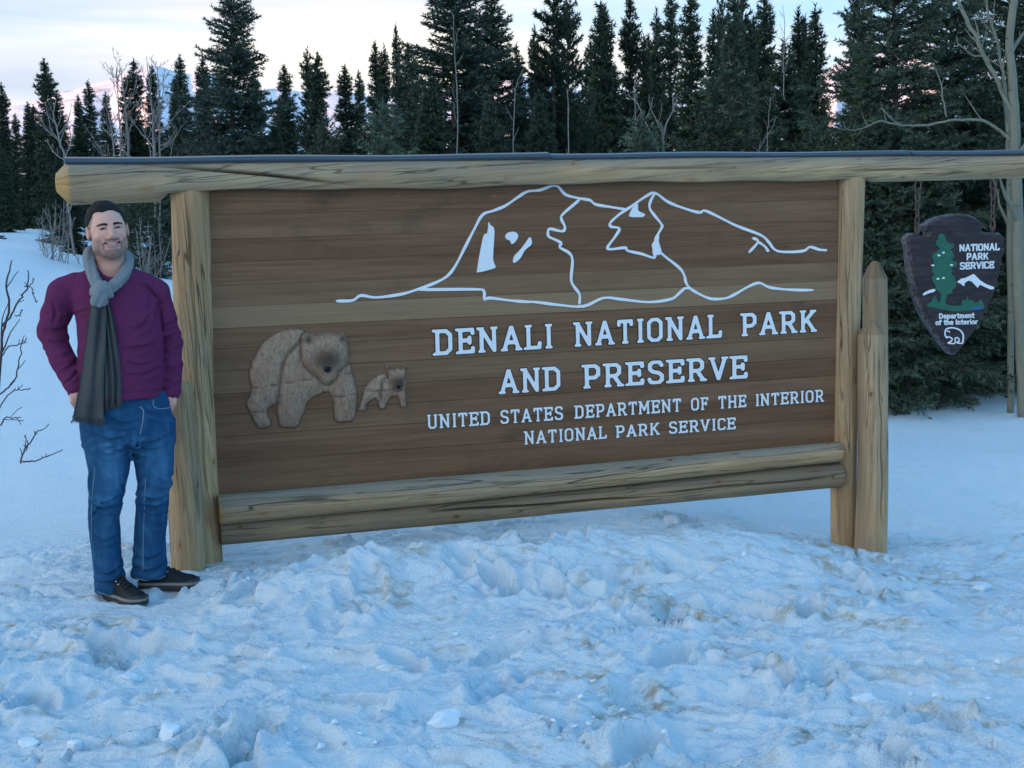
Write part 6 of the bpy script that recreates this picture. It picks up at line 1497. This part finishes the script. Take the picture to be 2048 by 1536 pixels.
JL = [[(181, 991), (210, 999), (244, 985)], [(180, 1003), (212, 1010), (240, 1008)], [(205, 1000), (196, 1015), (184, 1030)], [(176, 862), (215, 874), (256, 870)], [(214, 830), (245, 842), (270, 838)], [(277, 874), (270, 890), (261, 911)], [(282, 886), (310, 880), (341, 866)], [(279, 990), (312, 996), (345, 984)], [(281, 1009), (312, 1012), (339, 1001)],
 [(296, 943), (320, 960), (347, 967)], [(182, 1138), (212, 1144), (244, 1129)], [(190, 1158), (216, 1162), (246, 1152)], [(269, 1114), (296, 1116), (326, 1104)], [(271, 1136), (300, 1140), (332, 1126)], [(228, 900), (245, 893), (258, 884)], [(186, 890), (205, 903), (232, 905)], [(290, 915), (275, 910), (266, 905)], [(240, 950), (246, 985), (240, 1020)], [(186, 940), (182, 965), (188, 985)], [(300, 1040), (318, 1050), (334, 1046)], [(190, 1070), (208, 1078), (232, 1070)]]
Vj, Qj = Jn.mesh(); crease(Jn, Vj, Qj, JL, 0.0115, 0.0085); Vj, Qj = Jn.mesh(); Vj = relax(Vj, Qj, 1, 0.5)
M_jean, nt, b = new_mat('blue_denim')
o = nd(nt, 'TexCoord').outputs['Object']; fd = attr_(nt, 'worn').outputs['Fac']
tw = noise_(nt, scale_(nt, o, (420, 420, 90)), 1.0, 3.0, 0.7)
col = mix_(nt, tw, (0.006, 0.042, 0.105), (0.022, 0.092, 0.20))
col = mix_(nt, fd, col, mix_(nt, tw, (0.04, 0.165, 0.32), (0.10, 0.27, 0.44)))
lk(nt, col, b.inputs['Base Color']); b.inputs['Roughness'].default_value = 0.85; b.inputs['Specular IOR Level'].default_value = 0.08; bump_(nt, b, tw, 0.35, 0.003)
worn = np.zeros(len(Vj))
for c, rx, rz, a_ in ((m_(222, 930), .055, .14, .75), (m_(316, 925), .045, .12, .65), (m_(212, 990), .06, .035, .5), (m_(312, 985), .06, .03, .5), (m_(210, 1060), .03, .10, .25)):
    worn = np.maximum(worn, a_ * np.exp(-((Vj[:, 0] - c[0]) / rx) ** 2 - ((Vj[:, 2] - c[2]) / rz) ** 2))
fdv = jean_folds(Vj[:, 0], Vj[:, 1], Vj[:, 2]); worn = worn + np.clip(-fdv * 60, 0, 0.55)
worn = worn * (Vj[:, 1] < 0.02) * (0.7 + 0.5 * vnoise3(Vj[:, 0] * 40, Vj[:, 1] * 40, Vj[:, 2] * 14, 35)) + 0.25 * np.clip(vnoise3(Vj[:, 0] * 60, Vj[:, 1] * 60, Vj[:, 2] * 18, 36), 0, 1)
JE = mpart('jeans', Vj, Qj, M_jean, {'worn': np.clip(worn, 0, 1)}); print('jeans', len(Vj))
from mathutils.bvhtree import BVHTree
bv = BVHTree.FromPolygons([tuple(v) for v in Vj], [tuple(int(i) for i in f) for f in Qj])
def on_jeans(px, py, lift=0.002):
    c = m_(px, py, 0.0); h = bv.ray_cast(Vector((c[0], -1.0, c[2])), Vector((0, 1, 0)))
    return np.array(h[0]) - np.array([0, lift, 0]) if h[0] is not None else c
M_stitch, nt, b = new_mat('pale_stitching'); b.inputs['Base Color'].default_value = (0.16, 0.24, 0.34, 1); b.inputs['Roughness'].default_value = 0.8
def seam(P, r=0.0022):
    q = catmull(np.array(P, float), 5, closed=False); pts = np.array([on_jeans(*p) for p in q])
    V_, f_ = tube(pts, r, 5); mpart('stitching', V_, f_, M_stitch, parent=JE)
seam([(277, 808), (285, 815), (284, 835), (281, 850), (279, 862)], 0.0030); seam([(305, 795), (305, 806), (316, 813), (340, 813)], 0.0026)
seam([(290, 950), (288, 1010), (286, 1080), (285, 1140)], 0.0018); seam([(270, 1152), (300, 1156), (330, 1150)], 0.0018); seam([(196, 1178), (220, 1182), (244, 1177)], 0.0018)
seam([(190, 930), (184, 1000), (183, 1080)], 0.0016)

# ---- shoes
M_shoe, nt, b = new_mat('black_leather_shoe')
n_ = noise_(nt, nd(nt, 'TexCoord').outputs['Object'], 40.0, 4.0, 0.6)
lk(nt, mix_(nt, n_, (0.006, 0.0075, 0.010), (0.020, 0.023, 0.028)), b.inputs['Base Color']); b.inputs['Roughness'].default_value = 0.55; b.inputs['Specular IOR Level'].default_value = 0.2; bump_(nt, b, n_, 0.3, 0.004)
M_sole, nt, b = new_mat('rubber_sole'); sz = nd(nt, 'SeparateXYZ'); lk(nt, nd(nt, 'TexCoord').outputs['Object'], sz.inputs[0])
lk(nt, ramp_(nt, math_(nt, 'ADD', math_(nt, 'MULTIPLY', sz.outputs[2], 20.0), 0.5), [(0.50, (0.020, 0.020, 0.022)), (0.56, (0.20, 0.20, 0.19)), (0.72, (0.20, 0.20, 0.19)), (0.78, (0.03, 0.03, 0.03))], 'LINEAR'), b.inputs['Base Color']); b.inputs['Roughness'].default_value = 0.7
M_lace, nt, b = new_mat('shoe_lace'); b.inputs['Base Color'].default_value = (0.02, 0.02, 0.022, 1); b.inputs['Roughness'].default_value = 0.8
M_eyelet, nt, b = new_mat('metal_eyelet'); b.inputs['Base Color'].default_value = (0.5, 0.5, 0.5, 1); b.inputs['Metallic'].default_value = 1.0; b.inputs['Roughness'].default_value = 0.35
def shoe(heel, ang, L, z0):
    """heel (x, y) under the ankle, pointing ang from +X towards the camera"""
    d = np.array([math.cos(ang), -math.sin(ang), 0]); w = np.array([math.sin(ang), math.cos(ang), 0])
    def loc(u, v, z): return np.array([heel[0], heel[1], z0]) + d * u * L + w * v + np.array([0, 0, z])
    us = np.linspace(0, 1, 25)
    hw = np.interp(us, [0, .04, .12, .3, .5, .68, .82, .93, 1], [.014, .030, .038, .039, .041, .050, .050, .038, .010])
    top = np.interp(us, [0, .05, .15, .3, .42, .55, .7, .85, .95, 1], [.080, .108, .122, .124, .116, .098, .080, .066, .052, .034])
    cen = np.interp(us, [0, .3, .6, 1], [0, .0, .004, .0])
    rise = 0.012 * sstep(0.75, 1.0, us)
    k = 16; th = np.linspace(0, np.pi, k); V_ = []
    for u, a, h, c, r in zip(us, hw, top, cen, rise):
        for t in th: V_.append(loc(u, c + a * np.cos(t) * (1.0 + 0.05 * np.sin(2 * t)), 0.018 + r + max(h - 0.018, .006) * np.sin(t) ** 0.8))
        V_.append(loc(u, c, 0.016 + r))
    m = k + 1
    up_ = mpart('shoe', np.array(V_), [grid_faces(25, m, True), np.stack([np.arange(m)[::-1], 24 * m + np.arange(m)]).astype(np.int32)], M_shoe)
    V_ = []
    pr = [(-1.0, .042), (-1.08, .034), (-1.10, .012), (-1.02, .0), (1.02, .0), (1.10, .012), (1.08, .034), (1.0, .042)]
    for u, a, c, r in zip(us, hw, cen, rise):
        for s_, z in pr: V_.append(loc(u * 1.03 - 0.015, c + (a + .003) * s_, z + r * (1.0)))
    mpart('sole', np.array(V_), [grid_faces(25, 8, True), np.stack([np.arange(8)[::-1], 24 * 8 + np.arange(8)]).astype(np.int32)], M_sole, smooth=False, parent=up_)
    for i in range(5):
        u = 0.36 + 0.075 * i; h = np.interp(u, us, top) + 0.001; a = np.interp(u, us, hw) * 0.62; sg = 1 if i % 2 else -1
        P = [loc(u - 0.012 * sg, -a, h - 0.013), loc(u, 0, h + 0.004), loc(u + 0.012 * sg, a, h - 0.013)]
        V2_, f_ = tube(catmull(np.array(P), 4, closed=False), 0.0034, 5); mpart('lace', V2_, f_, M_lace, parent=up_)
        if i < 3:
            e = loc(u, -a * 1.03, h - 0.016); V2_, f_ = tube([e + w * 0.004, e - w * 0.006], 0.0045, 7); mpart('eyelet', V2_, f_, M_eyelet, parent=up_)
zL = m_(230, 1211, -0.13)[2]; zR = m_(330, 1183, -0.02)[2]
shoe((m_(213, 1190, 0.03)[0], 0.035), R_(58), 0.29, zL)
shoe((m_(279, 1170, 0.05)[0], 0.06), R_(17), 0.275, zR)

# ---- scarf: a loop round the neck, a knot, two hanging ends
M_sc, nt, b = new_mat('grey_scarf')
o = nd(nt, 'TexCoord').outputs['Object']; dk = attr_(nt, 'dark').outputs['Fac']; wv = noise_(nt, scale_(nt, o, (300, 300, 300)), 1.0, 2.0, 0.6)
lt = mix_(nt, wv, (0.155, 0.18, 0.195), (0.27, 0.30, 0.315)); dkc = mix_(nt, wv, (0.048, 0.052, 0.056), (0.100, 0.105, 0.108))
lk(nt, mix_(nt, ramp_(nt, dk, [(0.48, 0.0), (0.52, 1.0)]), lt, dkc), b.inputs['Base Color']); b.inputs['Roughness'].default_value = 0.9; b.inputs['Specular IOR Level'].default_value = 0.05
bump_(nt, b, wv, 0.4, 0.002)
Sc = Field(gridax(m_(150, 600)[0], m_(285, 600)[0], 0.0038), gridax(-0.24, 0.16, 0.0045), gridax(m_(0, 625)[2], m_(0, 482)[2], 0.0038))
def loop(pts, sy=1.0):
    q = catmull(np.array([list(m_(p[0], p[1], p[2])) + [p[3]] for p in pts]), 4, closed=False)
    c_, r_ = q[:, :3], q[:, 3]; T_ = np.gradient(c_, axis=0); T_ /= np.linalg.norm(T_, axis=1, keepdims=True)
    A_ = np.cross(T_, [0.2, -0.9, 0.3]); A_ /= np.linalg.norm(A_, axis=1, keepdims=True); B_ = np.cross(T_, A_)
    for j in range(4):                                                   # the cloth is gathered: four soft pleats side by side
        an = j * np.pi / 2 + np.linspace(0, 1.6, len(c_)); o_ = (np.cos(an)[:, None] * A_ + np.sin(an)[:, None] * B_) * (r_ * 0.52)[:, None]
        Sc.chain(c_ + o_, r_ * (0.54 + 0.08 * (j % 2)), 0.003, sy)
loop([(215, 505, 0.11, .026), (186, 502, 0.085, .028), (178, 512, 0.03, .028), (181, 535, -0.05, .027), (190, 560, -0.115, .026), (203, 585, -0.145, .024)])
loop([(215, 505, 0.11, .026), (246, 508, 0.08, .027), (256, 520, 0.03, .026), (253, 540, -0.05, .026), (237, 562, -0.115, .024), (214, 582, -0.140, .022)])
loop([(186, 585, -0.150, .020), (203, 574, -0.175, .030), (216, 583, -0.165, .022), (222, 592, -0.155, .014)])
loop([(203, 574, -0.172, .030), (199, 592, -0.170, .034), (198, 604, -0.160, .034)])
def sc_folds(X, Y, Z): return 0.003 * np.sin((X * 0.9 + Z * 0.55 * np.sign(X - m_(208, 560)[0])) * 260 + 2.5 * vnoise3(X * 20, Y * 20, Z * 20, 41)) * 0.30
Sc.op(sc_folds, (-1, -1, 0), (1, 1, 2), mode='add')
Vc, Qc = Sc.mesh(); Vc = relax(Vc, Qc, 1, 0.5)
SCF = mpart('scarf', Vc, Qc, M_sc, {'dark': np.zeros(len(Vc))})
bs = BVHTree.FromPolygons([tuple(v) for v in np.concatenate([Vs, Vj])], [tuple(int(i) for i in f) for f in np.concatenate([Qs, Qj + len(Vs)])])
def front(xl, zl):
    h = bs.ray_cast(Vector((xl, -1.0, zl)), Vector((0, 1, 0))); return h[0][1] if h[0] is not None else -0.10
def hang(name, left, right, npl, amp, lift, seed, dark_y=605):
    """a pleated cloth tail between two traced edges"""
    left = catmull(np.array(left, float), 8, closed=False); right = catmull(np.array(right, float), 8, closed=False)
    n = 46; t = np.linspace(0, 1, n); rs = lambda P: np.stack([np.interp(t, np.linspace(0, 1, len(P)), P[:, i]) for i in (0, 1)], -1)
    Lp, Rp = rs(left), rs(right); mcol = 41; u = np.linspace(0, 1, mcol)
    P = Lp[:, None] + (Rp - Lp)[:, None] * u[None, :, None]
    rg = np.random.default_rng(seed); ph = rg.uniform(0, 6)
    V_ = np.zeros((n, mcol, 3)); base_ = np.zeros((n, mcol))
    for i in range(n):
        for j in range(0, mcol):
            c = m_(P[i, j, 0], P[i, j, 1], -0.16); V_[i, j] = c; base_[i, j] = front(c[0], c[2])
    base_ = np.minimum(base_, -0.10)
    for _ in range(8): base_[1:-1] = (base_[:-2] + base_[1:-1] + base_[2:]) / 3; base_[:, 1:-1] = (base_[:, :-2] + base_[:, 1:-1] + base_[:, 2:]) / 3
    uu = np.clip(u[None, :] + 0.03 * np.sin(t[:, None] * 5 + ph), 0, 1.1); grow_ = sstep(0, 0.25, t)[:, None]
    pl = (0.5 - 0.5 * np.cos(2 * np.pi * npl * uu ** 1.15 + ph)) ** 0.7
    dep = base_ - lift - amp * pl * (0.45 + 0.55 * grow_) - 0.006 * np.sin(t[:, None] * 9 + u[None, :] * 4 + ph)
    # keep the traced outline while moving towards the camera
    for i in range(n):
        for j in range(mcol): V_[i, j] = m_(P[i, j, 0], P[i, j, 1], dep[i, j])
    bk = V_.copy(); bk[..., 1] += 0.007
    A = np.concatenate([V_.reshape(-1, 3), bk.reshape(-1, 3)]); N_ = n * mcol
    q = grid_faces(n, mcol); rim = []
    for i in range(n - 1): rim += [[i * mcol, (i + 1) * mcol, (i + 1) * mcol + N_, i * mcol + N_], [(i + 1) * mcol + mcol - 1, i * mcol + mcol - 1, i * mcol + mcol - 1 + N_, (i + 1) * mcol + mcol - 1 + N_]]
    for j in range(mcol - 1): rim += [[j + 1, j, j + N_, j + 1 + N_], [(n - 1) * mcol + j, (n - 1) * mcol + j + 1, (n - 1) * mcol + j + 1 + N_, (n - 1) * mcol + j + N_]]
    pyr = np.repeat(P[..., 1].reshape(-1), 1); dk_ = np.clip((pyr - dark_y) * 0.3 + 0.5, 0, 1)
    o_ = mpart(name, A, [np.concatenate([q, q[:, ::-1] + N_]).astype(np.int32), np.array(rim, np.int32)], M_sc, {'dark': np.concatenate([dk_, dk_])})
    fr = Soup()
    for j in range(0, mcol):
        for w_ in range(2):
            p = V_[-1, j] + np.array([rg.uniform(-.003, .003), 0.003, 0.002]); L_ = rg.uniform(0.02, 0.034)
            V2_, f_ = tube([p, p + np.array([rg.normal(0, .003), 0, -L_ * .5]), p + np.array([rg.normal(0, .006), 0.002, -L_])], [.0024, .0022, .0012], 4, cap=False); fr.add(V2_, f_)
    Vf, Ff, _ = fr.get(); ff = mpart('fringe', Vf, Ff, M_sc, {'dark': np.ones(len(Vf))}, parent=o_); ff['kind'] = 'stuff'
hang('scarf_end', [(196, 600), (200, 660), (204, 740), (206, 812)], [(216, 590), (230, 650), (242, 740), (243, 800)], 3.0, 0.020, 0.008, 3)
hang('scarf_end', [(183, 592), (174, 660), (160, 760), (146, 832)], [(212, 598), (212, 680), (208, 760), (207, 838)], 1.8, 0.022, 0.022, 4)
# ------------------------------------------------------------------ loose clods of snow
M_clod, nt, b = new_mat('snow_clod')
p = nd(nt, 'NewGeometry').outputs['Position']; rnd = nd(nt, 'ObjectInfo').outputs['Random']
dm = math_(nt, 'MULTIPLY', ramp_(nt, noise_(nt, p, 16.0, 4.0, 0.6), [(0.48, 0.0), (0.62, 0.7)]), math_(nt, 'GREATER_THAN', rnd, 0.45))
lk(nt, mix_(nt, dm, (0.74, 0.85, 0.93), (0.46, 0.42, 0.31)), b.inputs['Base Color']); b.inputs['Roughness'].default_value = 0.6
bump_(nt, b, noise_(nt, p, 70.0, 5.0, 0.65), 0.6, 0.01)
def clod_mesh(seed):
    bm = bmesh.new(); bmesh.ops.create_icosphere(bm, subdivisions=4, radius=1.0)
    V = np.array([v.co[:] for v in bm.verts]); F = np.array([[v.index for v in f.verts] for f in bm.faces], np.int32); bm.free()
    rg = np.random.default_rng(seed)
    for _ in range(12):                                                   # broken faces
        n = rg.normal(size=3); n /= np.linalg.norm(n); d = rg.uniform(0.30, 0.75); s_ = V @ n - d; V = V - np.where(s_ > 0, s_, 0)[:, None] * n * 0.85
    V = V * (1 + 0.16 * vnoise3(V[:, 0] * 2 + seed, V[:, 1] * 2, V[:, 2] * 2, seed) + 0.07 * vnoise3(V[:, 0] * 6, V[:, 1] * 6, V[:, 2] * 6, seed))[:, None]
    return mesh_from('snow_clod', V, [F], M_clod)
CL = [clod_mesh(s) for s in range(6)]
def ground_px(px, py):
    r = ray(float(px), float(py)); lo, hi = 3.0, 12.0
    for _ in range(30):
        mid = (lo + hi) / 2; q = CAM + r * mid
        if q[2] > float(snow(np.array([q[0]]), np.array([q[1]]))[0][0]): lo = mid
        else: hi = mid
    return CAM + r * lo
CLODS = [(772, 1338, 34, 'fist-sized rounded clod of snow with a tan underside, biggest in the foreground middle'), (338, 1470, 40, 'large pale clod of snow in the lower left foreground'), (1345, 1232, 30, 'white clod of snow right of the foreground middle'), (885, 1446, 44, 'broken hollow clod of dirty snow near the bottom middle'),
  (60, 1490, 36, 'clod of snow in the bottom left corner'), (150, 1500, 30, 'clod of snow beside another at the bottom left'), (270, 1355, 24, 'clod of snow left of a boot print'), (1720, 1402, 34, 'tan-stained clod of snow at the lower right'), (1958, 1178, 30, 'rounded lump of ploughed snow at the right edge below the posts'), (690, 1420, 26, 'flat clod of snow left of the hollow dirty one')]
for i, (px, py, r_, lab) in enumerate(CLODS):
    g_ = ground_px(px, py); k = np.linalg.norm(g_ - CAM) / F_PX * r_
    o = tag(link('snow_clod', CL[i % 6], g_ + np.array([0, 0, k * 0.02])), lab, 'snow clod', 'clods of snow lying in front of the sign')
    o.scale = (k, k * 0.85, k * 0.6); o.rotation_euler = (_r.uniform(-.3, .3), _r.uniform(-.3, .3), _r.uniform(0, 6.28))
cr = Soup()                                                              # crumbs nobody could count
base_v = np.array([v.co[:] for v in CL[0].vertices])
bm = bmesh.new(); bmesh.ops.create_icosphere(bm, subdivisions=1, radius=1.0); cv = np.array([v.co[:] for v in bm.verts]); cf = np.array([[v.index for v in f.verts] for f in bm.faces], np.int32); bm.free()
cxs = []; 
for c in range(22):
    px = _r.uniform(0, 2048); py = _r.uniform(1130, 1530); cxs += [(px + _r.normal(0, 55), py + _r.normal(0, 26)) for _ in range(_r.integers(6, 20))]
q = np.array(cxs); dd_ = ray(q[:, 0], q[:, 1]); tt = (CAM[2] - 0.02) / np.maximum(-dd_[:, 2], 0.12); G = CAM + dd_ * tt[:, None]
zz_ = snow(G[:, 0], G[:, 1])[0]
for (x, y, _), z in zip(G, zz_):
    s_ = 0.003 + 0.014 * _r.random() ** 3; rot = np.linalg.qr(_r.normal(size=(3, 3)))[0]
    cr.add((cv * (1 + _r.uniform(-.45, .35, (len(cv), 1)))) @ rot * s_ * np.array([1, 1, .75]) + [x, y, z + s_ * 0.3], [cf])
V, f, _ = cr.get(); o = part('snow_crumbs', V, f, M_clod, smooth=False); tag(o, 'scattered small crumbs of broken snow over the trampled ground', 'snow crumbs', kind='stuff')
